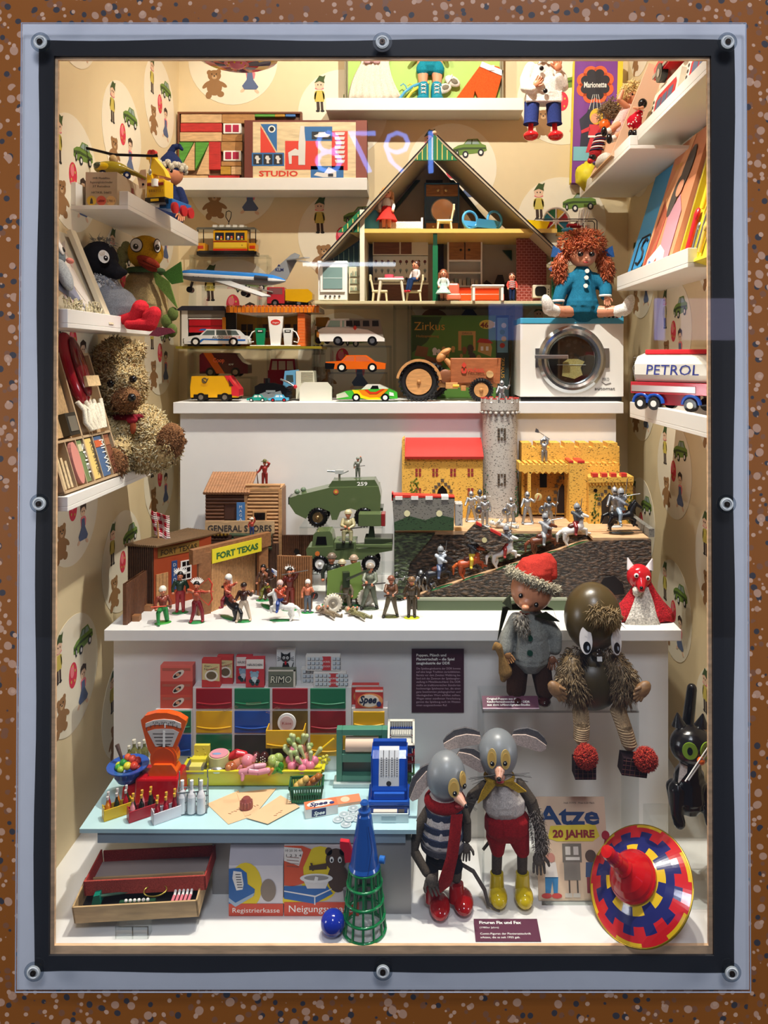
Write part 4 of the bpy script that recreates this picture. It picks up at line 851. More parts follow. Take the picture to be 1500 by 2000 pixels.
for x,mt,s in((22,C('#1c8a5c','gl'),-1),(76,C('#e9e9e4','gl'),1)):
    q=MB(); q.taper((x-7,x+7,0,10),(x-9,x+9,0,10),7,30,mt); q.taper((x-9,x+9,0,10),(x-10,x+10,0,10),30,40,mt); o=t('fuel_pump',q,bev=.6)
    q=MB(); q.box(x-6,x+6,-.6,0,32,37,C('#2c3330','gl')); q.box(x-4,x+4,-.8,-.6,33.5,35.5,WH); t('pump_dial',q,up=o)
    q=MB(); q.tube([(x+s*9,4,36),(x+s*16,2,32),(x+s*22,0,20),(x+s*20,-2,12),(x+s*12,-2,14)],1.2,WH,6); t('hose',q,up=o)
# tram
t=T('toy_tram','yellow tin toy tram with passengers in its windows on clear stand','toy tram',446,d=2.33,z=TS)
m=MB(); m.box(-58,58,-14,14,0,7,BK); m.box(-54,54,-15,-14,3,8,BK); t('underframe',m)
m=MB(); m.box(-26,40,-14,14,8,48,C('#e2a81c','gl')); t('body',m,bev=1)
m=MB(); m.flat([(-26,8),(-26,12),(40,12),(40,8)],-14.2,C('#c8361c','gl')); m.flat([(-24,14),(-24,24),(38,24),(38,14)],-14.3,C('#f0c63c','gl')); m.flat([(-26,25),(-26,27),(40,27),(40,25)],-14.3,C('#a8341c','gl')); m.text('8',30,17,4,INK,-14.6); t('side_print',m)
for i in range(3):
    q=MB(); x=-22+i*20; q.box(x,x+17,-14.8,-14.2,29,43,C('#2a2c33','gl')); o=t('window',q)
    q=MB(); q.sph((x+5,-15,34),(2.2,.6,2.6),WH,8); q.sph((x+12,-15,34),(2.2,.6,2.6),C('#d8462c','pa'),8); q.box(x+3,x+7,-15.4,-14.9,29,32,C('#6f86b8','pa')); q.box(x+10,x+14,-15.4,-14.9,29,32,C('#e0b03c','pa')); t('passenger_print',q,up=o)
for s in(-1,1):
    q=MB(); q.box(s*50-8 if s>0 else s*50-6,s*50+6 if s>0 else s*50+8,-13,13,7,23,C('#e09a1c','gl')); q.box(s*50-6,s*50+5,-13.4,-13,12,18,C('#c8361c','gl')); t('end_platform',q,bev=.8)
    q=MB(); q.cyl((s*56,-12,22),(s*56,-12,50),.9,BK); q.cyl((s*45,-12,22),(s*45,-12,50),.9,BK); t('platform_posts',q)
m=MB(); m.prism([(-59,49),(-56,53),(54,53),(60,49)],-16,16,C('#5d5a50','gl')); m.box(-30,38,-9,9,53,57,C('#a09a88','gl')); 
for i in range(5): m.box(-28+i*13,-20+i*13,-9.4,9.4,54,59,C('#d9d6cc','gl'))
t('roof',m)
m=MB(); m.tube([(0,0,57),(1,0,66),(-5,0,76),(-4,0,86),(1,0,88),(6,0,85),(5,0,76),(1,0,66)],.9,BK,6); t('current_collector',m)
# airliner
t=T('toy_airliner','blue and white toy airliner lettered KLM on a clear stand','toy aircraft',450,d=2.15,v=552)
Bt=C('#2b7fd0','gl'); Wt=C('#f0f0ee','gl'); Gt=C('#7d8287','gl')
prof=[(0,-105),(5,-100),(9,-90),(11.5,-76),(12,-50),(12,60),(10,84),(6,98),(2,108)]
X=TR(0,0,10,0,PI/2+.06,0)@Matrix.Rotation(0,4,'Z')
m=MB(); m.lathe(prof,None,X=X,n=24,seg=lambda i,j:(lambda a: Bt if a>.22 else (Wt if a>-.28 else Gt))(math.cos(2*PI*(i+.5)/24)*-1)); t('fuselage',m)
m=MB(); m.prism([(-26,-2),(6,-4),(104,-110),(88,-113)],0,2.2,C('#c2c4c4','gl'),'xy',TR(-4,-4,2,.36,.0,0)); t('wing',m,bev=.4)
m=MB(); m.prism([(-24,4),(0,6),(70,100),(60,102)],0,2.2,C('#a3a5a6','gl'),'xy',TR(-6,4,2,-.05,.1,0)); t('wing',m,bev=.4)
m=MB(); m.prism([(70,12),(118,54),(126,58),(136,54),(110,6)],-1.4,1.4,C('#8e9194','gl')); t('tail_fin',m)
m=MB(); m.prism([(108,0),(132,-2),(160,-34),(150,-36)],43,45,C('#9a9d9f','gl'),'xy'); m.prism([(108,0),(132,2),(150,34),(142,34)],43,45,C('#9a9d9f','gl'),'xy'); t('tail_plane',m)
m=MB(); m.text('KLM',96,22,9,C('#1b2b5e','pa'),-1.6,fit=16,bold=.02); m.flat([(92,32),(95,36),(98,32)],-1.7,C('#1b2b5e','pa')); t('lettering',m)
m=MB(); m.cyl((50,-14,8),(76,-14,6),5,C('#3a3d44','gl'),4.4); t('engine',m)
m=MB()
for i in range(4): m.box(-96+i*4,-94+i*4,-8,-6,17,19,C('#14233f','gl'))
for i in range(12): m.box(-70+i*10,-68+i*10,-11.6,-11,10-i*.6,11.4-i*.6,C('#1c1f26','gl'))
t('cabin_windows',m)
for x,y,z in((-78,-4,-12),(-78,4,-12),(30,-14,-20),(30,14,-20)):
    q=MB(); q.cyl((x,y,z),(x+4,y,z+14),1.2,BK); q.cyl((x,y-3,z-2),(x,y+3,z-2),6,BK,n=16); t('landing_wheel',q)
t=T('toy_dump_truck','red and yellow toy dump truck behind the petrol station roof','toy truck',568,d=2.33,v=600)
m=MB(); m.box(-44,-10,-14,14,6,38,C('#c93440','gl')); m.prism([(-42,24),(-39,36),(-14,36),(-14,24)],-14.4,14.4,C('#8d5a5c','gl')); t('cab',m,bev=1)
m=MB(); m.prism([(-8,12),(-8,34),(36,34),(44,26),(44,14),(34,8)],-16,16,C('#e5ad14','gl')); t('skip',m,bev=1)
m=MB(); m.box(-44,36,-11,11,4,9,BK); t('chassis',m)
for x in(-28,18):
    for s in(-1,1): q=MB(); q.cyl((x,s*10,7),(x,s*15,7),7.5,BK,n=16); q.cyl((x,s*15,7),(x,s*15.6,7),3.5,SIL); t('wheel',q)
riser('tall clear stand carrying the toy dump truck',530,612,602,2.30,.05,SZ)
# vans
t=car('toy_van','dark red toy van with orange stripe lettered Coop on low stand','toy van',442,2.235,VS,
 [(-47,6),(-47,40),(-40,46),(22,46),(36,28),(46,24),(46,6)],36,C('#4f1a22','gl'),wins=[[(18,28),(18,42),(23,42),(33,28)]],wheels=[(-26,9),(22,9)],whub=C('#8b8a86','me'))
m=MB(); m.flat([(-40,46),(-24,46),(2,6),(-14,6)],-18.2,C('#d9641c','gl')); m.flat([(-47,10),(-47,42),(-42,46),(-38,46),(-20,10)],-18.15,C('#7c1d2e','gl')); m.text('Coop',-10,28,12,C('#ef6a3c','pa'),-18.4,fit=22,bold=.02); m.text('KMF',14,22,5,WH,-18.4,fit=9); t('side_print',m)
t=car('toy_van','yellow toy post van with red cab front and black post horn','toy van',424,2.09,SZ,
 [(-46,8),(-47,28),(-44,49),(20,49),(34,32),(46,24),(46,8)],38,C('#e6a91a','gl'),wins=[[(6,29),(6,41),(24,41),(28,29)]],wheels=[(-26,8.5),(20,8.5)],wmt=C('#4a3416','gl'))
m=MB(); m.prism([(19,50),(27,50),(47,24),(47,10),(33,12),(33,28)],-19.6,19.6,C('#d6303a','gl')); m.prism([(29,30),(27,44),(37,30)],-19.9,19.9,C('#5c2626','gl')); t('cab_front',m,bev=1)
m=MB(); m.box(-40,-12,-19.6,19.6,5,14,BK); m.box(6,34,-19.6,19.6,5,14,BK); m.box(-46,46,-14,14,4,9,BK); t('wheel_arches',m)
m=MB(); m.torus((-19,-19.3,41),4.5,.8,INK); m.tube([(-24,-19.3,44),(-16,-19.3,37),(-12,-19.3,45)],.9,INK,5); m.text('POST',-19,30,6,C('#c98a1c','pa'),-19.3,fit=14); t('post_horn',m)
t=car('toy_tractor_cab','dark red toy farm vehicle cab behind the blue crawler','toy vehicle',552,2.30,SZ+.03,
 [(-26,0),(-26,34),(28,34),(30,20),(30,0)],30,C('#7e1620','gl'),[(-24,34),(-20,56),(26,56),(28,34)],None,[[(-19,35),(-17,52),(-8,52),(-8,35)],[(-5,35),(-5,52),(8,52),(8,35)],[(11,35),(11,52),(22,52),(24,35)]],cw=1,wmt=C('#a88f78','gl'))
t=T('toy_crawler','light blue and cream toy crawler with black tracks and grey tread frame','toy vehicle',558,d=2.12,z=SZ)
m=MB(); m.prism([(-56,10),(-56,28),(-46,34),(-20,35),(0,30),(14,16),(10,2),(-48,2)],-22,-6,BK); 
for i in range(9): m.box(2+i*.8,14+i*.2,-23,-5,4+i*3,5.6+i*3,C('#2b2b2e','gl'))
t('track',m,bev=1.5)
m=MB(); m.prism([(-48,4),(-46,14),(-34,18),(-30,14),(-6,20),(-2,10),(-2,2)],-23.5,-22,C('#8a8f90','gl')); m.box(-34,-16,-24,-22,16,21,C('#8a8f90','gl')); t('track_frame',m,bev=.5)
m=MB(); m.prism([(-4,26),(0,58),(22,60),(26,30)],-10,24,C('#6aa7cc','gl')); t('cab',m,bev=1.2)
m=MB(); m.prism([(22,4),(22,58),(56,58),(58,36),(46,6)],-12,26,C('#dcd9c2','gl')); 
for i in range(8): m.box(32,55,-12.6,-12,36+i*2.6,37.3+i*2.6,C('#a9a58c','gl'))
t('engine_cover',m,bev=1.2)
m=MB(); m.prism([(2,36),(3,50),(16,50),(17,36)],-10.4,24.4,C('#3f4c48','gl')); t('cab_window',m)
m=MB(); m.tube([(-6,-20,42),(10,-26,36),(22,-28,28)],2,SIL); m.sph((23,-28,28),4,RED,10); m.cyl((-34,-14,34),(-34,-14,44),6,BK); t('lift_arm',m)
t=T('dozer_blade','cream plastic dozer blade lying face up beside the crawler','toy part',617,d=2.085,z=SZ)
m=MB(); m.prism([(-32,0),(-32,27),(-24,37),(22,37),(31,27),(31,0)],0,8,C('#e3dfcf','pl')); t('blade',m,bev=.8)
for u,c_,wc,l in((503,'#2b9c8c',WH,'tiny teal'),(545,'#5ab6dc',RED,'tiny pale blue')):
    car('toy_car',l+' plastic toy car on the slab before the crawler','toy car',u,2.06,SZ,[(-20,3),(-20,7),(-10,9),(18,8),(19,3)],12,C(c_,'gl'),[(-10,8),(-6,14),(7,14),(12,8)],wins=[[(-7,9),(-4,13),(1,13),(1,9)],[(3,9),(3,13),(6,13),(9,9)]],wheels=[(-11,3.6),(11,3.6)],whub=wc,bev=.8,wmt=WH if wc==WH else C('#e8f2f5','gl'))
# white minibus, orange car, striped sports car
t=car('toy_minibus','white toy minibus with grey rear roof on clear stand','toy minibus',690,2.19,BS,
 [(-62,8),(-66,22),(-66,30),(-56,35),(0,34),(30,30),(50,20),(62,14),(62,8)],40,C('#f0f0ec','gl'),[(-54,33),(-47,48),(-36,52),(-6,52),(52,50),(56,30),(60,14)],None,[[(-49,36),(-43,48),(-24,48),(-24,36)],[(-20,36),(-20,48),(-16,48),(-16,36)]],[(-28,9),(38,9)],SIL,cw=.93,wmt=C('#9fc4bd','gl'))
m=MB(); m.prism([(-6,36),(-6,52.6),(52,50.6),(57,32),(60,15),(30,31)],-19.4,19.4,C('#8f867a','gl')); t('rear_body',m)
m=MB()
for x in(-12,2,20,38): m.flat([(x,37),(x,48),(x+12,48),(x+13,37)],-19.5,C('#2e2a28','gl'))
t('rear_windows',m)
m=MB()
for y in(-15,15): m.cyl((-64,y,22),(-69,y,22),7,C('#c9822c','gl'),5,n=16)
t('headlight',m)
m=MB(); m.flat([(1,34),(5,39),(9,34),(5,29)],-20.2,C('#d8402c','pa')); t('badge',m)
t=car('toy_car','orange toy saloon car on low clear stand','toy car',696,2.143,OS,
 [(-57,6),(-58,20),(-30,22),(44,20),(58,17),(57,6)],34,C('#e8681a','gl'),[(-30,20),(-18,33),(20,33),(38,20)],C('#e8681a','gl'),[[(-25,21),(-17,31),(-3,31),(-3,21)],[(0,21),(0,31),(18,31),(30,21)]],[(-27,9),(32,9)],WH,cw=.84,wmt=C('#c86c44','gl'))
m=MB(); m.box(-59.5,-58,-15,15,7,18,BK); m.flat([(-58,6),(-58,18),(-40,17),(-42,6)],-17.2,BK); t('front_grille',m)
t=car('toy_sports_car','green toy sports car with yellow and red swooping stripes','toy car',719,2.085,SZ,
 [(-59,5),(-60,14),(-44,20),(-8,24),(40,25),(57,18),(58,6)],36,C('#46b83c','gl'),[(-14,22),(-2,33),(22,33),(42,24)],C('#e9e5dc','gl'),[[(4,23),(9,31),(20,31),(22,23)]],[(-22,8),(34,8)],WH,wmt=BK,cw=.86)
m=MB(); 
m.flat([(-30,23),(-22,10),(0,4),(26,4),(24,8),(0,10),(-14,22)],-18.3,C('#f0d81c','gl')); m.flat([(-18,23),(-10,13),(4,8),(24,9),(40,24),(34,25),(18,14),(4,14),(-4,23)],-18.5,C('#ef8a1c','gl')); m.flat([(-6,23),(4,15),(18,15),(34,25),(28,25),(16,19),(6,19),(0,24)],-18.8,C('#d83a1c','gl')); m.flat([(-60,6),(-60,14),(-44,19),(-36,10)],-18.2,C('#cfd3b8','gl')); m.flat([(42,12),(42,19),(50,17),(51,11)],-18.4,WH); t('stripes',m)
t=T('toy_truck','small yellow and olive toy truck behind the white minibus','toy truck',632,d=2.30,v=672)
m=MB(); m.box(-16,14,-10,10,5,28,C('#7d7a2c','gl')); m.box(-14,12,-11,11,34,52,C('#c9942c','gl')); m.box(-13,11,-9,9,28,34,C('#8a8a7c','gl')); t('body',m,bev=2)
for x in(-9,8): q=MB(); q.cyl((x,-11,6),(x,-7,6),6,BK); t('wheel',q)
riser('small clear stand under the yellow and olive truck',612,648,674,2.275,.05,SZ)
# ---------------- circus box and wooden tractor
t=T('circus_box','green carton printed Zirkus with wooden circus figures','toy box',893,d=2.215,z=SZ,k=2.215/F)
m=MB(); m.box(-90,76,0,40,0,163,C('#5f7f3a','pa')); m.box(76,101,0,40,0,163,C('#26332f','pa')); t('carton',m,bev=.8)
m=MB(); WD=C('#c9a05c','pa'); WD2=C('#8a5f38','pa'); F_=lambda pts,mt,y=-.4: m.flat(pts,y,mt)
F_([(-88,3),(-88,160),(74,160),(74,3)],C('#5d8a38','pa'),-.1); F_([(-88,90),(-88,160),(-30,160),(-40,140),(-60,110)],C('#37501f','pa'),-.3)
m.text('Zirkus',-54,134,23,C('#d9a23c','pa'),-.7,fit=60); m.text('Holzspielzeug',-58,120,7,C('#c98a3c','pa'),-.7,fit=44); m.ell(58,145,15,9,-.5,C('#e9cf4c','pa')); m.text('46',53,139,14,C('#8c3a1c','pa'),-.8,fit=16,bold=.03); m.box(66,74,-.6,-.3,139,150,WH)
F_([(2,94),(2,132),(36,132),(36,94),(31,94),(31,124),(8,124),(8,94)],WD); m.text('ZIRKUS',19,126,5,INK,-.8,fit=20)
F_([(66,82),(40,92),(42,110),(64,112),(68,100)],WD); F_([(38,110),(44,118),(62,116),(70,108),(62,108)],C('#b8402c','pa'),-.7)
for x in(46,56): F_([(x,94),(x,102),(x+5,102),(x+5,94)],WH,-.9)
F_([(-84,84),(-78,104),(-56,100),(-60,80)],WD2); F_([(-72,64),(-60,84),(-36,78),(-28,66),(-50,54)],WD2,-.6); F_([(-66,66),(-58,76),(-42,72),(-40,64)],C('#6b4a2c','pa'),-.9)
for x,z,mt,s in((-44,94,WH,6),(-36,92,WH,5),(-26,96,WD,6),(-8,98,WD,5),(14,96,WD2,6),(26,98,C('#4c4438','pa'),8),(30,82,C('#4c4438','pa'),8),(-4,70,WD2,9),(4,64,C('#3f362c','pa'),9),(14,68,WD2,7),(42,80,WD,6),(-18,88,WD,4),(8,84,WD,4),(-74,60,C('#5a4632','pa'),6),(-80,48,WD,6)): m.ell(x,z,s*.8,s,-.8,mt,10); F_([(x-s*.6,z-s*1.5),(x-s*.4,z),(x+s*.4,z),(x+s*.6,z-s*1.5)],mt,-.6)
for i in range(4): F_([(20+i*3,56+i*2),(40+i*3,66+i*2),(41+i*3,64+i*2),(21+i*3,54+i*2)],C('#d9823c','pa'))
F_([(42,56),(46,74),(74,70),(74,54)],WD); m.text('ZIRKUS',60,58,4,INK,-.8,fit=18); t('cover_print',m)
m=MB(); m.flat([(78,90),(78,158),(99,158),(99,90)],-.2,C('#6f9aa8','pa')); m.text('ZIRKUS',0,0,9,C('#d9a23c','pa'),0,TR(86,-.5,60,0,PI/2,0),fit=40)
for i,c_ in enumerate(('#b8402c','#e5c03c','#4c7a3c','#e9e5dc')): m.ell(88+i%2*3,104+i*13,5,5,-.5,C(c_,'pa'))
t('side_print',m)
t=T('wooden_tractor','big wooden toy tractor with black tyres lettered FRÖBEL','toy tractor',880,d=2.10,z=SZ,k=2.10/F)
WO=C('#d99f63','wo'); WOR=C('#b0683e','wo')
def tyre(x,y0,y1,z,R,r,mt=None):
    q=MB(); q.torus((x,(y0+y1)/2,z),R-(R-r)/2,(R-r)/2,C('#1a1b1d','pl',.55),n=36,m=12)
    for i in range(26):
        a=2*PI*i/26; X=TR(x,(y0+y1)/2,z,0,-a,0); q.box(R-3,R+1.6,-(y1-y0)/2,(y1-y0)/2,-1.6,1.6,C('#1a1b1d','pl',.55),X)
    o=t('tyre',q); q=MB(); q.cyl((x,y0+3,z),(x,y1-3,z),r+1,WO,n=28); q.sph((x,y0+2,z),(4,4,4),C('#c98d50','wo'),12); t('wheel_disc',q,up=o)
tyre(-62,-26,-4,38,38,24); tyre(-40,34,54,38,37,24); tyre(58,-24,-8,22,22,13); tyre(64,36,50,22,21,13)
m=MB(); m.box(0,92,-2,38,34,84,WOR); m.prism([(86,34),(94,84),(98,84),(96,34)],-3,39,WOR); t('bonnet',m,bev=2.5)
m=MB(); m.text('FRÖBEL',50,56,10,C('#d2402c','pa'),-4.4,fit=33,bold=.02); m.flat([(21,70),(26,76),(31,70),(26,64)],-4.2,C('#d2402c','pa')); m.flat([(20,62),(24,64),(24,58),(28,58),(28,64),(32,62),(30,54),(22,54)],-4.2,C('#d2402c','pa')); t('lettering',m)
m=MB(); m.cyl((76,-9,52),(76,-2,52),7,C('#d8b078','wo'),n=18); t('headlamp',m)
m=MB(); m.box(-26,92,4,34,26,36,WO); m.box(-10,14,-8,4,24,36,WO); m.box(20,30,-6,6,20,30,C('#c98d50','wo')); m.cyl((16,-10,30),(4,-10,30),2.4,YEL); t('frame',m,bev=1)
m=MB(); 
pts=[];N_=14
for i in range(N_+1): a=PI*.03+PI*.92*i/N_; pts.append((-62+44*math.cos(a),38+44*math.sin(a)))
for i in range(N_,-1,-1): a=PI*.03+PI*.92*i/N_; pts.append((-62+39*math.cos(a),38+39*math.sin(a)))
m.prism(pts,-28,0,WO); t('mudguard',m,bev=.8)
m=MB(); m.sph((-18,10,86),(8,10,12),WO,16,rot=rotm(0,.7)); m.sph((-10,10,96),(13,10,6),WO,16,rot=rotm(0,-.5)); m.cap((-8,10,80),(4,10,66),5,6,WO); t('seat',m)
m=MB(); m.prism([(-20,36),(-4,60),(6,60),(6,36)],2,34,WO); m.sph((-10,1,48),(14,3,14),C('#8a5432','wo'),14); t('footwell',m)
# ---------------- dollhouse
t=T('dollhouse','open A-frame dollhouse with green striped gables and brick chimney wall','dollhouse',848,d=2.12,z=HS,k=2.12/F)
HX=lambda u:u-848
HZ=lambda v:t.v-v
FLZ=HZ(588); GD=C('#1f6b43','pl'); GDK=C('#123a26','pl'); YP=C('#d9b660','pl'); IV=C('#e4dcc4','pl'); INW=C('#b8ab97','pa'); BRW=C('#8a3a2e','pl'); BLK=C('#17181a','pl')
m=MB(); m.box(HX(615),HX(1092),-4,150,HZ(594),FLZ,C('#cfc39a','pl')); t('ground_floor',m,bev=.5)
m=MB(); m.prism([(HX(684),-2),(HX(1088),-2),(HX(1092),38),(HX(1174),38),(HX(1174),90),(HX(1040),150),(HX(712),150)],HZ(455),HZ(447),YP,'xy'); t('upper_floor',m,bev=.6)
m=MB(); m.box(HX(712),HX(1088),148,151,FLZ,HZ(455),INW); t('back_wall',m)
m=MB(); m.prism([(HX(690),HZ(447)),(HX(848),HZ(272)),(HX(1008),HZ(447))],148,151,INW); t('attic_back_wall',m)
m=MB(); m.box(HX(703),HX(712),-3,3,FLZ,HZ(410),IV); m.box(HX(705),HX(711),0,148,FLZ,HZ(455),C('#cfc7ae','pa')); t('side_wall',m)
m=MB(); m.prism([(HX(703),FLZ+44),(HX(640),FLZ+44),(HX(636),HZ(508)),(HX(703),HZ(462))],30,34,GDK)
for i in range(6): m.box(HX(648)+i*10,HX(649)+i*10,28.8,30,FLZ+46,HZ(500)+i*6,C('#8fae7c','pl'))
t('lower_side_panel',m)
def roof(u0,v0,u1,v1,lab):
    dx,dz=HX(u1)-HX(u0),HZ(v1)-HZ(v0); L_=math.hypot(dx,dz); nx,nz=-dz/L_,dx/L_
    if nz<0: nx,nz=-nx,-nz
    m=MB(); a=(HX(u0),HZ(v0)); b=(HX(u1),HZ(v1))
    m.prism([a,b,(b[0]+nx*4,b[1]+nz*4),(a[0]+nx*4,a[1]+nz*4)],-14,152,C('#a8977a','pa')); m.prism([(a[0]+nx*4,a[1]+nz*4),(b[0]+nx*4,b[1]+nz*4),(b[0]+nx*6,b[1]+nz*6),(a[0]+nx*6,a[1]+nz*6)],-15,153,BLK)
    m.prism([(a[0]-nx*1.2,a[1]-nz*1.2),(b[0]-nx*1.2,b[1]-nz*1.2),b,a],-15,-13,BLK)
    t('roof_panel',m)
roof(850,272,633,510,''); roof(850,272,1090,500,'')
m=MB(); m.prism([(HX(848),HZ(268)),(HX(809),HZ(318)),(HX(892),HZ(318))],-18,-14,GD); 
for i in range(8): x=HX(815)+i*9.6; h=48-abs(x)*1.2; m.box(x-.8,x+.8,-19,-18,HZ(317),HZ(317)+max(2,h),YP)
m.sph((0,-12,HZ(263)),4.5,C('#d9b48a','wo'),12); t('front_gable',m)
m=MB(); m.prism([(HX(703),HZ(412)),(HX(703),HZ(455)),(HX(660),HZ(455))],-8,-4,GD)
for i in range(4): x=HX(700)-i*10; m.box(x-.8,x+.8,-9,-8,HZ(454),HZ(420+i*9),YP)
m.cyl((HX(698),-9.5,HZ(435)),(HX(698),-8.5,HZ(435)),1.8,WH); t('lower_gable',m)
for a,b in((( 812,318),(705,447)),((884,318),(990,447))):
    m=MB(); m.prism([(HX(a[0]),HZ(a[1])),(HX(a[0])+10,HZ(a[1])),(HX(b[0])+10,HZ(b[1])),(HX(b[0]),HZ(b[1]))],140,147,GDK); t('rafter',m)
m=MB(); m.box(HX(834),HX(870),138,147,HZ(348),HZ(318),BLK); t('dark_loft_panel',m)
m=MB(); m.box(HX(845),HX(855),-3,4,FLZ,HZ(480),GD); m.box(HX(846),HX(854),0,3,HZ(480),HZ(456),GDK); t('centre_post',m)
m=MB(); m.box(HX(824),HX(838),140,147,FLZ,HZ(455),BLK); m.box(HX(856),HX(872),140,147,FLZ,HZ(455),BLK); m.box(HX(712),HX(728),140,147,FLZ,HZ(455),C('#1c2a2a','pl')); t('dark_wall_panels',m)
m=MB(); m.prism([(HX(998),HZ(468)),(HX(1018),HZ(490)),(HX(1018),HZ(468))],140,147,GDK); t('corner_brace',m)
m=MB(); m.box(HX(1017),HX(1078),60,64,FLZ,HZ(456),BRW)
MO=C('#c9847a','pl')
for j in range(24):
    z=FLZ+2+j*5.5; 
    if z>HZ(458): break
    m.box(HX(1017),HX(1078),59.6,60,z,z+.8,MO)
    for i in range(7):
        x=HX(1017)+i*10+(5 if j%2 else 0)
        if x<HX(1077): m.box(x,x+.9,59.6,60,z,z+5.5,MO)
t('chimney_wall',m)
m=MB(); m.box(HX(1078),HX(1083),-2,4,FLZ,HZ(500),GD); t('right_post',m)
m=MB(); m.box(HX(640),HX(1090),-2,-1,HZ(612),HZ(594),C('#857f76','pa')); 
HZW=t.z+FLZ*t.k; UPW=t.z+HZ(447)*t.k
HG='wooden dollhouse chairs'
def ft(name,label,cat,u,d=2.16,up=False,rz=0,group=None): return T(name,label,cat,u,d=d,z=UPW if up else HZW,rz=rz,group=group,k=d/F)
# white toy cooker and fridge outside
t=ft('toy_cooker','white toy cooker with glass oven door and four knobs left of dollhouse','toy cooker',650,2.13)
m=MB(); m.box(-29,28,0,40,2,74,WHT); m.box(-30,29,-2,42,74,79,C('#dfe9ea','pl')); t('body',m,bev=1.5)
m=MB(); m.box(-24,24,-3,0,18,70,WHT); m.box(-19,19,-4,-3,24,66,C('#7f9c98','gl')); m.box(-18,18,-4.3,-4,44,46,C('#b7cbc8','gl')); t('oven_door',m,bev=1)
for x in(-14,-5,4,13): q=MB(); q.cyl((x,-2,10),(x,0,10),2,INK,n=10); t('knob',q)
t=ft('toy_fridge_door','cream toy fridge door with moulded shelves beside the toy cooker','toy fridge door',694,2.14)
m=MB(); m.box(-13,14,0,8,16,68,C('#d7cfae','pl')); t('door',m,bev=1)
m=MB(); r_=random.Random(4)
for z in(24,38,52):
    m.box(-10,11,-2,0,z-3,z-1.6,C('#9aa083','pl'))
    for i in range(7): m.box(-9+i*3,-7+i*3,-1.6,0,z-1.6,z+r_.uniform(3,8),C(('#8ca08a','#a8a184','#c9c4a0')[i%3],'pl'))
t('shelves',m)
def chair(label,u,d,up=False,rz=0,mt=C('#e2d6ac','pl')):
    t=ft('dollhouse_chair',label,'toy chair',u,d,up,rz,HG); m=MB(); m.box(-15,15,-13,13,18,22,mt); t('seat',m,bev=1)
    for x in(-12,12):
        for y in(-10,10): m=MB(); m.cyl((x,y,18),(x*1.15,y*1.15,0),2.2,mt,1.6,n=8); t('leg',m)
    m=MB(); m.cyl((13,-11,20),(19,-12,52),1.8,mt,n=8); m.cyl((13,11,20),(19,12,52),1.8,mt,n=8); m.box(16,20,-13,13,40,52,mt); t('backrest',m,bev=.6); return t
chair('cream dollhouse chair at the left of the kitchen table',742,2.15,rz=PI)
chair('cream dollhouse chair under the seated doll man',808,2.15)
t=chair('cream dollhouse chair before the blue dresser on the upper floor',868,2.17,True)
t=ft('dollhouse_table','cream dollhouse kitchen table with splayed legs','toy table',764,2.15); m=MB(); m.box(-25,25,-18,18,41,45,WHT); t('table_top',m,bev=1)
for x in(-20,20):
    for y in(-14,14): m=MB(); m.cyl((x,y,41),(x*1.25,y*1.1,0),3,IV,2.2,n=8); t('leg',m)
TT=HZW+45*2.15/F
m=MB(); m.lathe([(0,0),(9,0),(9,8),(7,8),(7,3),(0,3)],C('#d84e62','pl'),n=20); one('toy_pan','pink toy pot on the dollhouse kitchen table','toy pot',m,760,d=2.15,z=TT)
m=MB(); m.box(-9,9,-6,6,0,4,C('#d8475a','pl')); one('toy_dish','pink toy dish right of the pot on the kitchen table','toy dish',m,779,d=2.15,z=TT,bev=1)
def minidoll(label,u,d,up,h,top,bot,hair,skirt=False,seat=False,rz=0,stripes=False,shoe=RED,zb=0):
    t=ft('dollhouse_doll',label,'doll',u,d,up,rz); s=h/60.
    X=Matrix.Scale(s,4); X.translation=(0,0,zb)
    SKN=C('#e39a76','pl')
    m=MB(); m.sph((0,0,52),(7,7,8),SKN,14,X); hd=t('head',m)
    m=MB(); m.sph((0,1.5,54),(8,7.6,8),hair,14,X); 
    if skirt: m.cap((-7,2,52),(-8,2,42),3.4,2.8,hair,X=X); m.cap((7,2,52),(8,2,42),3.4,2.8,hair,X=X)
    t('hair',m,up=hd)
    m=MB(); 
    for a in(-2.6,2.6): m.sph((a,-6.9,52),(1,.6,1.3),BK,6,X)
    m.sph((0,-7,48),(1.6,.5,.6),RED,6,X); t('face',m,up=hd)
    m=MB(); m.cap((0,0,40),(0,0,30),6.5,6,top,X=X); b=t('torso',m)
    if stripes:
        m=MB()
        for z in(30,34,38,42): m.torus((0,0,z),6.6,.8,WH,X,ax='z',n=16,m=5)
        t('stripes',m,up=b)
    for a in(-1,1):
        m=MB(); m.chain([(a*7,0,41),(a*10,-2,34),(a*9,-6,28)],[2.8,2.5,2],top,8,X); m.sph((a*9,-7,26),2.3,SKN,8,X); t('arm',m)
    if seat:
        for a in(-3.4,3.4): m=MB(); m.chain([(a,0,26),(a-4,-10,24),(a-8,-12,6)],[4.4,4,3],bot,8,X); m.sph((a-10,-13,3),(5,3,2.6),shoe,8,X); t('leg',m)
    else:
        if skirt: m=MB(); m.lathe([(6,34),(8,28),(15,14),(14.6,13),(0,22)],bot,n=22,X=X); t('skirt',m)
        for a in(-3.4,3.4): m=MB(); m.cap((a,0,26 if not skirt else 16),(a,0,5),3.6,2.8,SKN if skirt else bot,X=X); m.sph((a,-2,2),(3,4.4,2.2),shoe if not skirt else C('#5a3a28','pl'),8,X); t('leg',m)
    return t
BN=C('#4a2c22','pl')
minidoll('doll woman in white blouse and red skirt standing in the attic',755,2.15,True,84,WH,C('#d8352c','fa'),C('#c9955c','hr'),True)
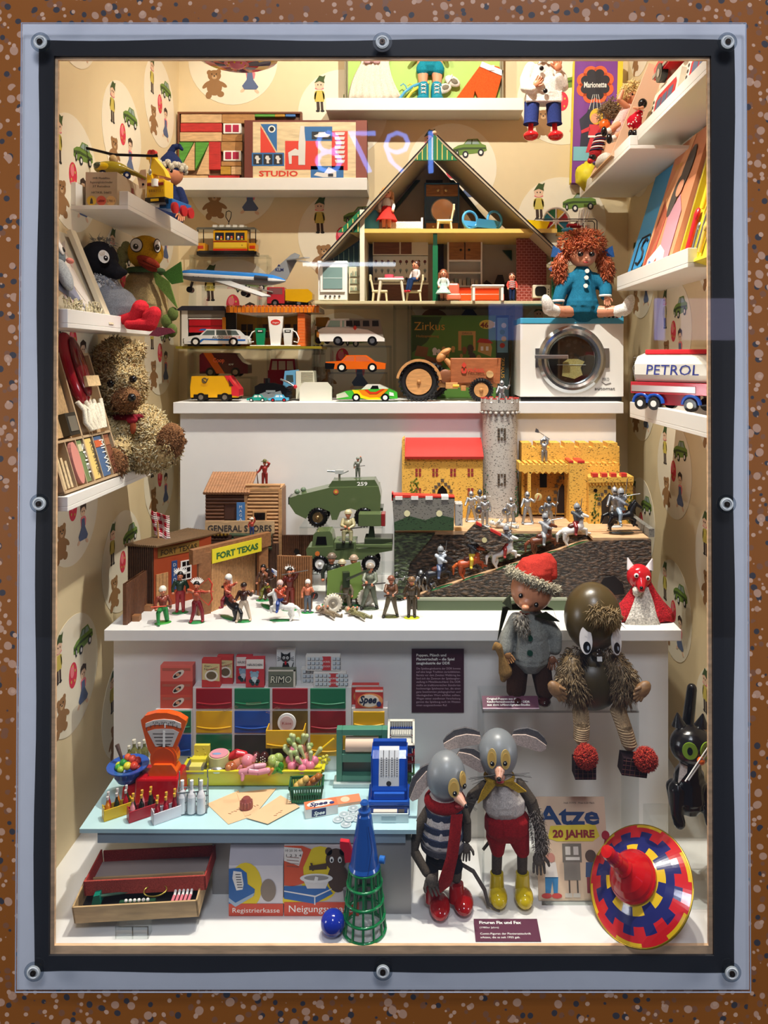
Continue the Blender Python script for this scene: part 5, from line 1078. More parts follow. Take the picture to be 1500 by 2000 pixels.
minidoll('doll man in blue trousers sitting at the kitchen table',812,2.125,False,62,C('#e9d6d0','fa'),C('#27406c','fa'),BN,seat=True,rz=-.7,zb=16)
minidoll('doll girl in mint dress standing by the green post',866,2.10,False,60,C('#dfe8dc','fa'),C('#bcdcd0','fa'),C('#8a4a2c','hr'),True)
minidoll('doll boy in red striped shirt and navy trousers by the white table',1000,2.13,False,55,C('#d8483c','fa'),C('#1f2d52','fa'),BN,stripes=True,shoe=BK)
# attic furniture
t=ft('dollhouse_bed','white dollhouse bed with blue headboard in the attic','toy bed',770,2.20,True); m=MB(); m.box(-40,55,-22,22,4,20,C('#efe6dd','fa')); t('mattress',m,bev=3); m=MB(); m.box(52,56,-23,23,0,27,WHT); t('footboard',m,bev=1)
m=MB(); m.prism([(-58,0),(-58,26),(-50,40),(-34,40),(-28,30),(-28,0)],-30,-26,C('#4aa6dc','pl')); t('headboard',m,bev=1)
t=ft('dollhouse_dresser','blue dresser with round mirror and wooden top cupboards in attic','toy dresser',863,2.27,True)
BD_=C('#27567c','pl'); m=MB(); m.box(-34,34,0,24,0,80,BD_); m.box(-34,-31,-8,0,0,105,BD_); m.box(31,34,-8,0,0,105,BD_); m.box(-34,34,-6,24,80,102,C('#a87445','wo')); m.box(-34,34,-8,24,102,105,BD_); m.box(-34,34,-10,24,26,30,BD_); t('cabinet',m,bev=.6)
m=MB(); m.cyl((2,-3,52),(2,0,52),24,C('#8f9aa0','pl'),n=32); m.cyl((2,-3.6,52),(2,-3,52),22,C('#c9c4ba','me',.08),n=32); t('mirror',m)
for x in(-17,17): q=MB(); q.box(x-14,x+14,-7.6,-6,82,100,C('#9a6638','wo')); q.sph((x+(9 if x<0 else -9),-9,90),3,C('#e0c08c','wo'),10); t('cupboard_door',q,bev=.4)
for x in(-17,17): q=MB(); q.box(x-14,x+14,-11.6,-10,12,26,C('#9a6638','wo')); q.sph((x,-13,19),2,C('#e0c08c','wo'),10); t('drawer',q,bev=.4)
t=ft('dollhouse_cradle','light blue dollhouse cradle with round ends in the attic','toy cradle',942,2.16,True)
LB=C('#52a6d6','gl')
for x in(-24,24): 
    m=MB(); X=TR(x,0,22,0,0,.5); m.torus((0,0,0),16.5,2.6,LB,X); m.prism([(-14,-12),(-16,-2),(16,-2),(14,-12)],-1,1,LB,'xz',X); t('end_hoop',m)
m=MB(); m.prism([(-16,4),(-18,20),(-13,20),(-12,8),(12,8),(13,20),(18,20),(16,4)],-22,22,C('#3f86ac','gl'),'yz',TR(0,0,0,0,0,.5)); t('tub',m)
m=MB(); m.prism([(HX(906)-60,0),(HX(906)-60,54),(HX(906)-30,10)],0,2,WHT); 
one('leaning_board','white triangular board leaning in the attic corner','board',(lambda q:(q.prism([(-12,0),(-12,52),(22,0)],0,2,WHT),q)[1])(MB()),918,d=2.25,z=UPW)
# kitchen back units, shelf unit, armchair, sofa, table, tv
t=ft('dollhouse_kitchen_unit','brown dollhouse kitchen wall unit with patterned tile strip','toy kitchen',782,2.29)
m=MB(); m.box(-54,54,0,10,98,131,C('#e0d6c4','pl')); m.box(-52,-2,-.8,0,100,129,C('#7a4a36','wo')); m.box(1,22,-.8,0,100,129,C('#7a4a36','wo')); m.box(24,52,-.8,0,100,129,C('#d9cdbb','pl')); t('wall_cupboard',m)
m=MB(); m.box(-54,54,6,10,46,97,C('#d6d3cb','pa')); 
for j in range(3):
    for i in range(9):
        x=-48+i*12; z=86-j*17; m.ell(x,z,3,3.4,6,C(('#6a2a2c','#8f9a9c','#4a5560')[j],'pa'),8,th=.3); m.box(x-.7,x+.7,5.6,6,z-6,z,INK)
t('tile_strip',m)
m=MB(); m.box(-54,54,-4,10,0,40,C('#6a4130','wo')); m.box(-55,55,-6,10,40,44,C('#cfc7b6','pl')); t('base_cupboard',m,bev=.5)
t=ft('dollhouse_shelf_unit','white dollhouse shelf unit with wooden cupboard doors on top','toy cabinet',908,2.29)
m=MB(); 
for a in((-34,-31,0,130),(31,34,0,130),(-31,31,126,130),(-31,31,86,89),(-31,31,62,65),(-31,31,36,39),(-31,31,0,3)): m.box(a[0],a[1],0,14,a[2],a[3],WHT)
m.box(-31,31,13,14,3,126,C('#b5b0a4','pa')); t('frame',m)
for x in(-16,16): 
    q=MB(); q.box(x-15,x+15,-1,0,89,126,C('#a06a38','wo')); o=t('cupboard_door',q); q=MB(); q.sph((x+(8 if x<0 else -8),-2,108),2.6,BK,10); t('knob',q,up=o)
m=MB()
for i in range(7): m.box(-28+i*8,-22+i*8,2,10,39,48+(i*5)%7,C(('#b9b49a','#7c8f8a','#c9c4b8')[i%3],'pa'))
t('crockery',m)
m=MB(); m.prism([(-30,0),(-27,30),(-44,44),(-38,50),(-24,40),(-16,60),(-6,60),(-2,44),(16,56),(20,50),(4,30),(8,0)],0,3,C('#26190f','mt')); one('tree_cutout','dark brown flat tree cut-out behind the white table','cut-out',m,988,d=2.30,z=HZW,bev=.6)
t=ft('dollhouse_armchair','salmon pink dollhouse armchair behind the girl doll','toy armchair',886,2.19); m=MB(); m.box(-14,14,-10,12,6,18,C('#d8745a','pl')); t('seat',m,bev=3); m=MB(); m.box(-12,12,8,16,10,40,C('#d8745a','pl')); t('backrest',m,bev=4)
t=ft('dollhouse_sofa','orange dollhouse sofa behind the white table','toy sofa',940,2.20); m=MB(); m.box(-44,44,-8,16,4,18,C('#e2541c','pl')); t('seat',m,bev=2); m=MB(); m.box(-44,44,12,18,10,32,C('#e2541c','pl')); t('backrest',m,bev=2)
t=ft('dollhouse_table','white plastic dollhouse living room table','toy table',953,2.13); m=MB(); m.box(-33,30,-20,20,27,31,WHT); t('table_top',m,bev=1.5)
for x in(-29,26):
    for y in(-16,16): m=MB(); m.box(x-2.5,x+2.5,y-2.5,y+2.5,0,28,WHT); t('leg',m,bev=.8)
t=ft('dollhouse_television','cream dollhouse television before the brick wall','toy television',1058,2.165); m=MB(); m.box(-17,17,0,14,9,34,C('#d9cfb8','pl')); t('cabinet',m,bev=1); m=MB(); m.prism(rrect(-13,9,12,31,6),-1,0,C('#23211f','gl')); t('screen',m)
m=MB()
for z in(15,20,25): m.cyl((13,-1,z),(13,0,z),1.2,INK,n=8)
t('knobs',m); m=MB(); m.cyl((-1,6,0),(-1,6,9),1.4,SIL); m.cyl((-1,6,0),(-1,6,1),8,SIL); t('stand',m)
# balcony toys
t=ft('toy_carousel','toy carousel disc with red, yellow, green and blue segments on balcony','toy carousel',1086,2.20,True)
m=MB(); cs=[C('#c9283a','gl'),C('#e3c22c','gl'),C('#1f7a4c','gl'),C('#2f8fae','gl')]
for i in range(8):
    a0=i*PI/4;a1=a0+PI/4-.06; m.prism([(7*math.cos(a0),24+7*math.sin(a0)),(24*math.cos(a0),24+24*math.sin(a0)),(24*math.cos((a0+a1)/2),24+24*math.sin((a0+a1)/2)),(24*math.cos(a1),24+24*math.sin(a1)),(7*math.cos(a1),24+7*math.sin(a1))],0,2,cs[i%4])
t('segments',m)
m=MB(); m.torus((0,0,24),26,2,WH); 
for i in range(8): a=i*PI/4; m.tube([(0,-1,24),(26*math.cos(a),-1,24+26*math.sin(a))],1.6,WH,5)
t('rim_spokes',m)
t=ft('toy_wheelbarrow','yellow toy wheelbarrow tub beside the coloured wheel','toy wheelbarrow',1046,2.19,True)
m=MB(); m.prism([(-22,24),(-10,3),(18,3),(26,20)],-12,12,C('#ecca1c','gl')); t('tub',m,bev=1); m=MB(); m.box(-18,-6,-6,6,0,6,C('#b8402c','pl')); t('foot_block',m)
t=ft('toy_rocking_chair','white slatted toy garden chair with red seat on balcony','toy chair',1128,2.20,True)
m=MB(); m.box(-22,8,-10,10,12,18,C('#c8323a','fa')); t('seat_pad',m,bev=2)
m=MB()
for y in range(-10,11,5): m.tube([(4,y,14),(10,y,46)],1.2,WH,6)
m.tube([(10,-11,46),(10,11,46)],1.6,WH,6); 
for i in range(5): m.tube([(-2+i*4,-10,14),(2+i*4.6,-10,44)],1,WH,5)
t('backrest',m)
m=MB()
for y in(-9,9): m.tube([(-26,y,6),(-14,y,1),(6,y,1),(18,y,6)],1.4,WH,6); m.tube([(-18,y,12),(-16,y,2)],1.2,WH,5); m.tube([(6,y,12),(6,y,2)],1.2,WH,5)
t('rockers',m)
m=MB(); m.box(-12,14,0,6,0,10,C('#b8584c','pl')); m.box(2,13,-.4,0,3,16,C('#d9c9b8','pa')); one('brick_block','little red brick printed wall block at the balcony end','toy block',m,1140,d=2.19,z=UPW)
m=MB(); m.sph((0,0,5),(14,5,5),C('#4aa0cc','gl'),12); one('toy_basin','small blue oval basin under the white garden chair','toy basin',m,1110,d=2.185,z=UPW)
m=MB(); m.tube([(-60,0,0),(-60,0,22),(-56,0,26),(60,0,26),(64,0,22),(64,0,0)],1,INK,6); m.tube([(-60,20,0),(-60,20,22),(-56,20,26),(60,20,26),(64,20,22),(64,20,0)],1,INK,6); one('balcony_rail','thin dark wire rail on the dollhouse balcony','rail',m,1102,d=2.18,z=UPW)
# ---------------- toy washing machine and the red-haired doll
t=T('toy_washing_machine','large white toy washing machine with chrome porthole and blue lid','toy washing machine',1117,d=2.075,z=SZ,k=2.075/F)
m=MB(); m.box(-99,99,6,90,0,9,BK); t('plinth',m)
m=MB(); m.box(-101,101,0,96,9,152,WHT); t('cabinet',m,bev=1)
m=MB(); m.box(-101,101,-1,97,152,163,C('#4aa9cf','pl')); m.box(86,112,40,97,150,178,C('#4aa9cf','pl')); t('lid',m,bev=.8)
m=MB(); m.box(76,106,36,39,160,174,WH); 
for i,c_ in enumerate((INK,INK,RED)): m.cyl((82+i*8,35,167),(82+i*8,36,167),2.6,c_,n=10)
t('control_panel',m)
PX,PZ=-1,82
m=MB(); m.lathe([(66,0),(66,5),(60,10),(55,11),(50,8),(48,4)],C('#b4b7ba','me',.15),n=44,X=TR(PX,0,PZ,PI/2,0,0)); dr=t('porthole_ring',m)
m=MB(); m.lathe([(48.5,4),(46,3),(44.5,-12),(44,-16)],C('#8f9396','me',.2),n=40,X=TR(PX,0,PZ,PI/2,0,0)); t('inner_ring',m,up=dr)
m=MB(); m.cyl((PX,-2,PZ),(PX,-1,PZ),45,C('#2b2723','gl'),n=40); t('drum',m)
m=MB(); m.cyl((PX,-6,PZ),(PX,-5.6,PZ),46,CLR,n=40); t('porthole_glass',m,up=dr)
m=MB(); m.prism([(-20,50),(-18,76),(-8,83),(10,83),(24,78),(16,66),(20,52),(4,44)],-4.5,-2,C('#dcc07a','fa')); t('yellow_cloth',m,bev=1)
m=MB(); m.box(-30,26,-5.4,-4.8,71,72,WH); t('print_line',m)
m=MB(); m.box(-72,-58,-4,0,66,104,C('#9da0a2','me')); m.box(60,72,-4,0,66,104,C('#9da0a2','me')); t('hinges',m,bev=1)
m=MB(); m.box(-75,-10,-17,-10,83,91,C('#c9cbcc','me',.2)); t('door_handle',m,bev=1.5)
m=MB(); m.text('PIKO',66,40,9,INK,-.3,fit=13); m.text('automat',64,22,9,INK,-.3,fit=40,bold=.01); m.tube([(58,-.5,38),(66,-.5,33),(76,-.5,36)],.7,INK,4); t('lettering',m)
TOPZ=t.z+163*t.k
t=T('seated_doll','red-haired doll in blue corduroy dress sitting on the washing machine','doll',1137,d=2.098,z=TOPZ,k=2.09/F)
TL=C('#1b6a8a','fa'); SKB=C('#dd9878','pl',.35)
m=MB(); m.chain([(0,0,84),(0,0,52),(-2,0,22)],[21,27,36],TL); m.cap((-20,-8,16),(18,-10,14),18,18,TL); m.chain([(-20,-2,78),(-42,-8,56),(-50,-16,36)],[13,13,12],TL); m.chain([(22,-2,78),(44,-8,60),(40,-24,44)],[13,13,12],TL); dr=t('dress',m,rem=1.8)
for z,x in((90,4),(77,2),(61,0)):
    q=MB(); q.cyl((x,-26-(90-z)*.18,z),(x,-23-(90-z)*.18,z),4.2,WH,n=14); t('button',q,up=dr)
m=MB(); m.torus((-50,-18,33),10,2.4,WH,ax='z'); m.torus((38,-28,42),10,2.4,WH,ax='z'); t('cuffs',m,up=dr)
m=MB(); m.cap((0,0,92),(0,0,104),9,10,SKB); m.sph((0,-4,124),(27,26,25),SKB,24); m.sph((0,-16,112),(17,12,11),SKB,16); hd=t('head',m,rem=1.6)
for a in(-10,12):
    q=MB(); q.sph((a,-29,122),(5.6,3,5),C('#120d0c','gl'),14); q.sph((a-1.4,-31.6,124),(1.2,.8,1.2),WH,6); t('eye',q,up=hd)
    q=MB()
    for i in range(5): q.tube([(a-5+i*2.5,-29,126),(a-7+i*3.5,-32,129)],.4,BK,3)
    t('eyelashes',q,up=hd)
m=MB(); m.sph((1,-31,114),(3.4,3,2.8),SKB,10); m.sph((1,-28.5,106),(5,2.4,2),C('#b03a34','pl'),10); t('nose_mouth',m,up=hd)
HR=C('#b5532a','hr'); m=MB(); m.sph((0,4,138),(37,33,27),HR,22); m.bl=[(Vector((-18,0,144)),Vector((18,0,146)),25,25),(Vector((-8,-14,138)),Vector((14,-14,138)),17,17)]; m.fuzz(HR,2300,11,1.2,1.0,skip=lambda c:c.z<128 and c.y<-14); m.fuzz(C('#e08a50','hr'),700,10,1,1.0,skip=lambda c:c.z<130 and c.y<-14); hr_=t('hair',m,up=hd)
for s in(-1,1):
    m=MB(); m.bl=[]; m.chain([(s*36,0,124),(s*46,-4,104),(s*46,-6,84),(s*40,-8,72)],[9,12,11,6],HR); m.fuzz(C('#c9683a','hr'),700,12,1,.5,grav=.9); t('pigtail',m,up=hd)
    m=MB(); RB_=C('#3465a8','fa'); m.prism([(s*34,128),(s*58,142),(s*62,120),(s*40,118)],-6,-2,RB_); m.prism([(s*40,120),(s*66,96),(s*52,84),(s*38,112)],-4,0,RB_); t('hair_ribbon',m,up=hd,bev=1)
for x,y,z,r in((-52,-20,24,.0),(40,-34,36,0)): hand(t,'hand',x,y,z,1.7,SKB,PI,d=1 if x<0 else -1)
for s in(-1,1):
    m=MB(); m.chain([(s*18,-10,13),(s*44,-26,12),(s*68,-40,14)],[12,11,9],SKB); o=t('leg',m)
    m=MB(); m.cap((s*60,-36,12),(s*74,-44,16),11.5,12,C('#f1efea','fa')); m.sph((s*76,-48,22),(11,9,22),C('#f1efea','fa'),16,rot=rotm(.2,s*.35)); t('sock_boot',m,up=o)
# ---------------- ledge: fort, store, army toys, castle
def LD(v,z=LZ): return -z*F/(v-700)
def LP(u,v,z=LZ): return W(u,v,LD(v,z))
def q_(t,d,pts):
    o=t.o.location; return [(((u-810)/F*d-o.x)/t.k,(CZ+(700-v)/F*d-o.z)/t.k) for u,v in pts]
def y_(t,d): return (d-t.o.location.y)/t.k
def panel(m,t,A,B,h,mt,th=.006,ribs=True,rw=.0055,both=True):
    """upright panel between two ground points, log ribs on the viewer side"""
    A=(A-t.o.location)/t.k; B=(B-t.o.location)/t.k; h/=t.k; th/=t.k; rw/=t.k
    d=(B-A); L_=d.length; a=math.atan2(d.y,d.x); X=Matrix.Translation(A)@Matrix.Rotation(a,4,'Z')
    m.box(0,L_,0,th,0,h,mt,X)
    if ribs:
        n=int(L_/rw)
        for i in range(n): m.cyl((rw*(i+.5),0,0),(rw*(i+.5),0,h),rw*.5,mt,n=8,X=X)
    return X,L_,h
LWD=C('#6b4229','wo'); LWM=C('#9c6a42','wo'); LWL=C('#cf9b66','wo'); LWX=C('#4a2f20','wo')
t=T('general_store','log-built toy store lettered GENERAL STORES with corrugated roof','toy building',478,d=1.95,z=LZ,k=1.95/F)
H0=t.v-1040; Z=lambda v:t.v-v
m=MB(); m.box(-76,8,0,60,0,Z(962),LWD)
for i in range(26): m.cyl((-76,0,4+i*7),(-40 if i>12 and i<22 else 8,0,4+i*7),3.5,LWD,n=8)
t('left_wing',m)
m=MB(); m.box(2,70,0,60,0,Z(958),LWM); 
for i in range(28): m.cyl((2,-1,4+i*7),(70,-1,4+i*7),3.2,LWL if i>14 else LWM,n=8)
for x in(3,70): m.box(x-3,x+3,-5,0,0,Z(956),LWL)
t('right_wing',m)
m=MB(); m.box(-38,-14,-3,-2,Z(1014),Z(985),C('#4a2a1c','mt')); m.box(17,44,-6,-4,Z(1017),Z(997),LWL); m.box(20,41,-6.6,-6,Z(1014),Z(1000),BK); t('window_frame',m)
RF_=C('#b5835c','wo'); m=MB(); 
for i in range(16): m.cyl((-76+i*5.6,-10,Z(962)),(-72+i*5.6,44,Z(930)),3.4,RF_,n=8)
m.prism([(-78,-10),(12,-10),(14,46),(-74,46)],0,0.1,RF_,'xy'); t('corrugated_roof',m)
m=MB(); m.box(6,70,-4,50,Z(958),Z(953),LWL); t('flat_roof',m)
m=MB(); m.box(-74,60,-12,-8,Z(1039),Z(1015),C('#d9b384','wo')); m.text('GENERAL STORES',-7,Z(1035),17,INK,-12.4,fit=124,bold=.02); 
for i in range(12): m.sph((-56+i*7,-10,Z(1040)),(3.4,2,5),C('#d2a23c','wo'),8)
t('name_board',m)
m=MB(); m.box(-14,2,-8,-5,Z(1016),Z(980),C('#4a7fb8','pa')); 
for i,c_ in enumerate('MAGA'): m.text(c_,-6,Z(991+i*8),8,WH,-8.4)
t('blue_sign',m)
m=MB(); 
for i in range(4): m.cyl((-22,-30,Z(1062)+i*8),(60,-34,Z(1062)+i*8),4,C('#3c4a30','wo'),n=10)
for x in(-20,58): m.box(x-3,x+3,-36,-28,0,Z(1036),LWX)
t('log_rail',m)
STZ=t.z+Z(953)*t.k
# fort
t=T('toy_fort','brown palisade toy fort with yellow FORT TEXAS gate sign','toy fort',400,d=1.72,z=LZ,k=1.72/F)
zr=-.447
RPf=lambda u,v:(W(u,v,-zr*F/(v-700))-t.o.location)/t.k
c=[RPf(250,1064),RPf(300,1068),RPf(412,1046),RPf(372,1036)]
m=MB(); m.prism([(p.x,p.y) for p in c],0,c[0].z,LWX,'xy'); t('house_walls',m)
Aw,Bw=c[1],c[2]; d=(Bw-Aw); X=Matrix.Translation((Aw.x,Aw.y,0))@Matrix.Rotation(math.atan2(d.y,d.x),4,'Z'); LW=math.hypot(d.x,d.y); Hh=c[1].z
m=MB()
for i in range(12): 
    p=c[0].lerp(c[1],(i+.5)/12); m.cyl((p.x,p.y-1,0),(p.x,p.y-1,Hh),2.3,LWX,n=8)
m.box(0,LW,-1,0,0,Hh,C('#a8451f','pa'),X); t('house_front',m)
m=MB(); m.box(8,100,-2,-1,Hh-24,Hh-4,C('#8f6a2c','pa'),X); m.text('FORT TEXAS',54,Hh-20,15,C('#3a2c12','pa'),-2.1,X,fit=80,bold=.02); t('house_sign',m)
m=MB(); m.box(4,30,-2.5,-1,2,68,LWL,X); 
for i in range(4): m.box(4+i*7,4.8+i*7,-2.8,-2.5,2,68,LWM,X)
m.cyl((12,-3,36),(12,-2.4,36),3,LWX,X=X); t('house_door',m)
m=MB(); m.box(38,50,-2.4,-1,30,88,C('#2f4f86','pa'),X)
for i,c_ in enumerate('DEPOT'): m.text(c_,44,77-i*10,9,WH,-2.6,X)
t('depot_sign',m)
m=MB(); m.box(58,82,-2.6,-1,44,84,WH,X)
for a in(61,71):
    for b in(47,60,73): m.box(a,a+8,-2.9,-2.6,b,b+9,BK,X)
t('house_window',m)
m=MB(); r4=[RPf(243,1066),RPf(306,1070),RPf(432,1042),RPf(366,1034)]
m.prism([(p.x,p.y) for p in r4],r4[0].z,r4[0].z+3,C('#6f5334','wo'),'xy')
for i in range(16): p=r4[0].lerp(r4[1],(i+.5)/16); e=r4[3].lerp(r4[2],(i+.5)/16); m.cyl((p.x,p.y,p.z+2),(e.x,e.y,e.z+2),2.4,C('#6f5334','wo'),n=8)
t('house_roof',m)
m=MB(); panel(m,t,LP(245,1221),LP(293,1183),.092,LWD,rw=.008); p1=(LP(262,1212)-t.o.location)/t.k; m.box(p1.x-2,p1.x+12,p1.y-6,p1.y+6,0,11,LWM); p1=(LP(286,1192)-t.o.location)/t.k; m.box(p1.x-2,p1.x+12,p1.y-6,p1.y+6,0,11,LWM); t('left_fence',m)
m=MB(); panel(m,t,LP(412,1195),LP(499,1158),.113,LWL); t('gate_leaf',m)
m=MB(); A=LP(388,1203);B=LP(412,1198); panel(m,t,A,B,.143,LWM,ribs=False,th=.012); t('gate_post',m); m=MB(); panel(m,t,LP(506,1164),LP(524,1160),.143,LWM,ribs=False,th=.012); t('gate_post',m)
A=LP(378,1206)+Vector((0,-.004,.143-.022)); B=LP(530,1158)+Vector((0,-.004,.143-.022)); m=MB(); Xb,Lb,_=panel(m,t,A,B,.034,LWM,ribs=False,th=.016); o=t('gate_beam',m)
m=MB(); m.box(Lb*.22,Lb*.86,-2,-.5,-6,22,C('#eedc2c','pa'),Xb); m.text('FORT TEXAS',Lb*.54,1,17,C('#2f6b33','pa'),-2.2,Xb,fit=Lb*.54,bold=.04); t('gate_sign',m,up=o)
m=MB(); panel(m,t,LP(541,1188),LP(609,1190),.125,LWM); t('right_fence',m)
m=MB(); Xh,Lh,_=panel(m,t,LP(540,1140),LP(612,1140),.128,LWD); m.cyl((Lh*.55,-3,72),(Lh*.55,-2.8,72),6,BK,X=Xh); t('rear_fence',m)
m=MB(); panel(m,t,LP(430,1160),LP(545,1148),.115,LWX); t('rear_wall',m)
t=T('flag_pole','thin wooden pole with red and white checked cloth flag before the fort','flag',318,1172,d=LD(1172))
m=MB(); m.cyl((0,0,0),(-12,0,172),1.8,LWL); t('pole',m)
m=MB(); n=13; vs=[];fs=[]
CK=[C('#c5273a','fa'),C('#e8b8b8','fa'),C('#f2e9e2','fa')]
X=[[None]*n for _ in range(n)]
def fp(i,j):
    a=i/(n-1)*44; b=j/(n-1)*48; return (-12-10+a*.75+b*.10,-3*math.sin(a*.22)-4*math.sin(b*.1+a*.1),176-b-a*.28+(8 if i==0 else 0)*0)
for i in range(n-1):
    for j in range(n-1):
        m.add([fp(i,j),fp(i+1,j),fp(i+1,j+1),fp(i,j+1)],[(0,1,2,3)],CK[(i//2)%2+(j//2)%2],True)
o=t('cloth',m); mm=o.modifiers.new('so','SOLIDIFY'); mm.thickness=.0008
# little moulded figures ------------------------------------------------
PO={'stand':{}, 'wave':{'eR':(18,-2,92),'hR':(14,-4,108)}, 'walk':{'kL':(-9,-8,28),'fL':(-14,-12,2),'kR':(8,4,28),'fR':(12,12,4)},
 'aim':{'eL':(-16,-12,70),'hL':(-8,-20,66),'eR':(15,-8,66),'hR':(6,-18,60),'kL':(-12,-6,27),'fL':(-20,-6,2),'fR':(16,2,2),'kR':(10,-2,27)},
 'bow':{'bowR':1,'eR':(22,-4,78),'hR':(34,-6,80),'eL':(-22,0,84),'hL':(-8,-8,82),'fL':(-14,-2,2),'fR':(16,0,2),'kR':(14,0,26)},
 'look':{'eR':(20,-4,92),'hR':(10,-8,98),'eL':(-20,-2,64),'hL':(-30,-4,54)},
 'axe':{'eR':(14,0,96),'hR':(2,2,108),'eL':(-12,-4,94),'hL':(0,0,106)},
 'sword':{'eR':(22,-8,74),'hR':(28,-14,86),'eL':(-18,-6,66),'hL':(-22,-12,58),'kL':(-11,-6,27),'fL':(-17,-6,2),'kR':(12,2,27),'fR':(18,4,2)},
 'kneel':{'hip':34,'kL':(-14,-14,30),'fL':(-14,-16,2),'kR':(10,-4,6),'fR':(14,16,4)},
 'ride':{'hip':50,'kL':(-4,-15,40),'fL':(-6,-14,22),'kR':(-4,15,40),'fR':(-6,14,22),'eL':(8,-12,68),'hL':(16,-6,64),'eR':(-2,16,74),'hR':(14,18,84)},
 'sit':{'hip':22,'kL':(-9,-24,26),'fL':(-9,-26,2),'kR':(9,-22,24),'fR':(9,-26,2),'eL':(-16,-8,40),'hL':(-6,-18,38),'eR':(16,-8,40),'hR':(4,-18,34)}}
def body(t,pose,top,bot,skin,X,boots=None,nm='body'):
    P_=PO[pose]; hz=P_.get('hip',50); dz=hz-50
    g=lambda k,dflt: P_[k] if k in P_ else dflt
    m=MB(); ch=(0,0,72+dz); 
    m.cap((0,0,hz+3),(0,0,hz+6),8.5,9,bot,X=X); m.cap((0,0,hz+8),ch,8.5,11.5,top,12,X); m.cap((-6,0,ch[2]+5),(6,0,ch[2]+5),7,7,top,X=X)
    for s,L_ in((-1,'L'),(1,'R')):
        e=g('e'+L_,(s*19,-1,66+dz)); h=g('h'+L_,(s*18,-6,52+dz))
        if dz and 'e'+L_ not in P_: pass
        m.chain([(s*12,0,80+dz),e,h],[5.4,4.4,3.4],top,8,X); m.sph(h,4,skin,8,X)
        k=g('k'+L_,(s*7,-1,27)); f=g('f'+L_,(s*8,0,3)); m.chain([(s*5.5,0,hz),k,f],[7.4,5.6,4],bot,8,X); m.sph((f[0],f[1]-4,f[2]),(4.4,8,3.6),boots or bot,8,X)
    m.cyl((0,0,84+dz),(0,0,92+dz),4,skin,X=X); o=t(nm,m)
    m=MB(); m.sph((0,-1,95+dz),(7.6,7.8,9),skin,12,X); m.sph((0,-9,94+dz),(1.8,2,2),skin,6,X)
    for a in(-3,3): m.sph((a,-7.6,97+dz),(1.2,.8,1),BK,6,X)
    hd=t(('rider_head' if nm=='rider' else 'head'),m); return dz,P_,hd
def hat(t,kind,c_,dz,X,up):
    m=MB(); z=100+dz
    if kind=='helmet': m.sph((0,0,z),(9.6,10,8),c_,12,X); m.cyl((0,0,z-2),(0,0,z-.6),11,c_,X=X,n=16)
    elif kind=='knight': m.sph((0,-.6,z-4),(9.4,9.8,11.5),c_,12,X); m.box(-6,6,-11,-9.4,z-7,z-4.6,BK,X); m.cyl((0,0,z+6),(0,0,z+10),1.4,c_,X=X)
    elif kind=='hat': m.cyl((0,0,z),(0,0,z+1.6),15,c_,X=X,n=18); m.sph((0,0,z+3),(8.4,8.4,7.5),c_,12,X)
    elif kind=='hair': m.sph((0,1.5,z-1),(9,9,9.5),c_,12,X); m.cap((-5,4,z-4),(-8,3,z-20),4,3,c_,X=X); m.cap((5,4,z-4),(8,3,z-20),4,3,c_,X=X)
    elif kind=='feathers':
        m.sph((0,1.5,z-1),(8.8,9,9),C('#1d1917','pl'),12,X)
        for i in range(9): a=-1.25+i*.3125; m.cap((9*math.sin(a),2,z+4*math.cos(a)),(17*math.sin(a),6,z+13*math.cos(a)+2),2.2,1.5,c_,6,X)
    elif kind=='white': m.sph((0,2,z),(10,10.5,10.5),c_,12,X); m.cap((0,8,z-4),(0,12,z-26),5,4,c_,X=X)
    elif kind=='cap': m.sph((0,1,z),(9.2,9.4,7.5),c_,12,X); m.cyl((0,-6,z),(0,-6,z+1),8,c_,X=X)
    t('headgear',m,up=up)
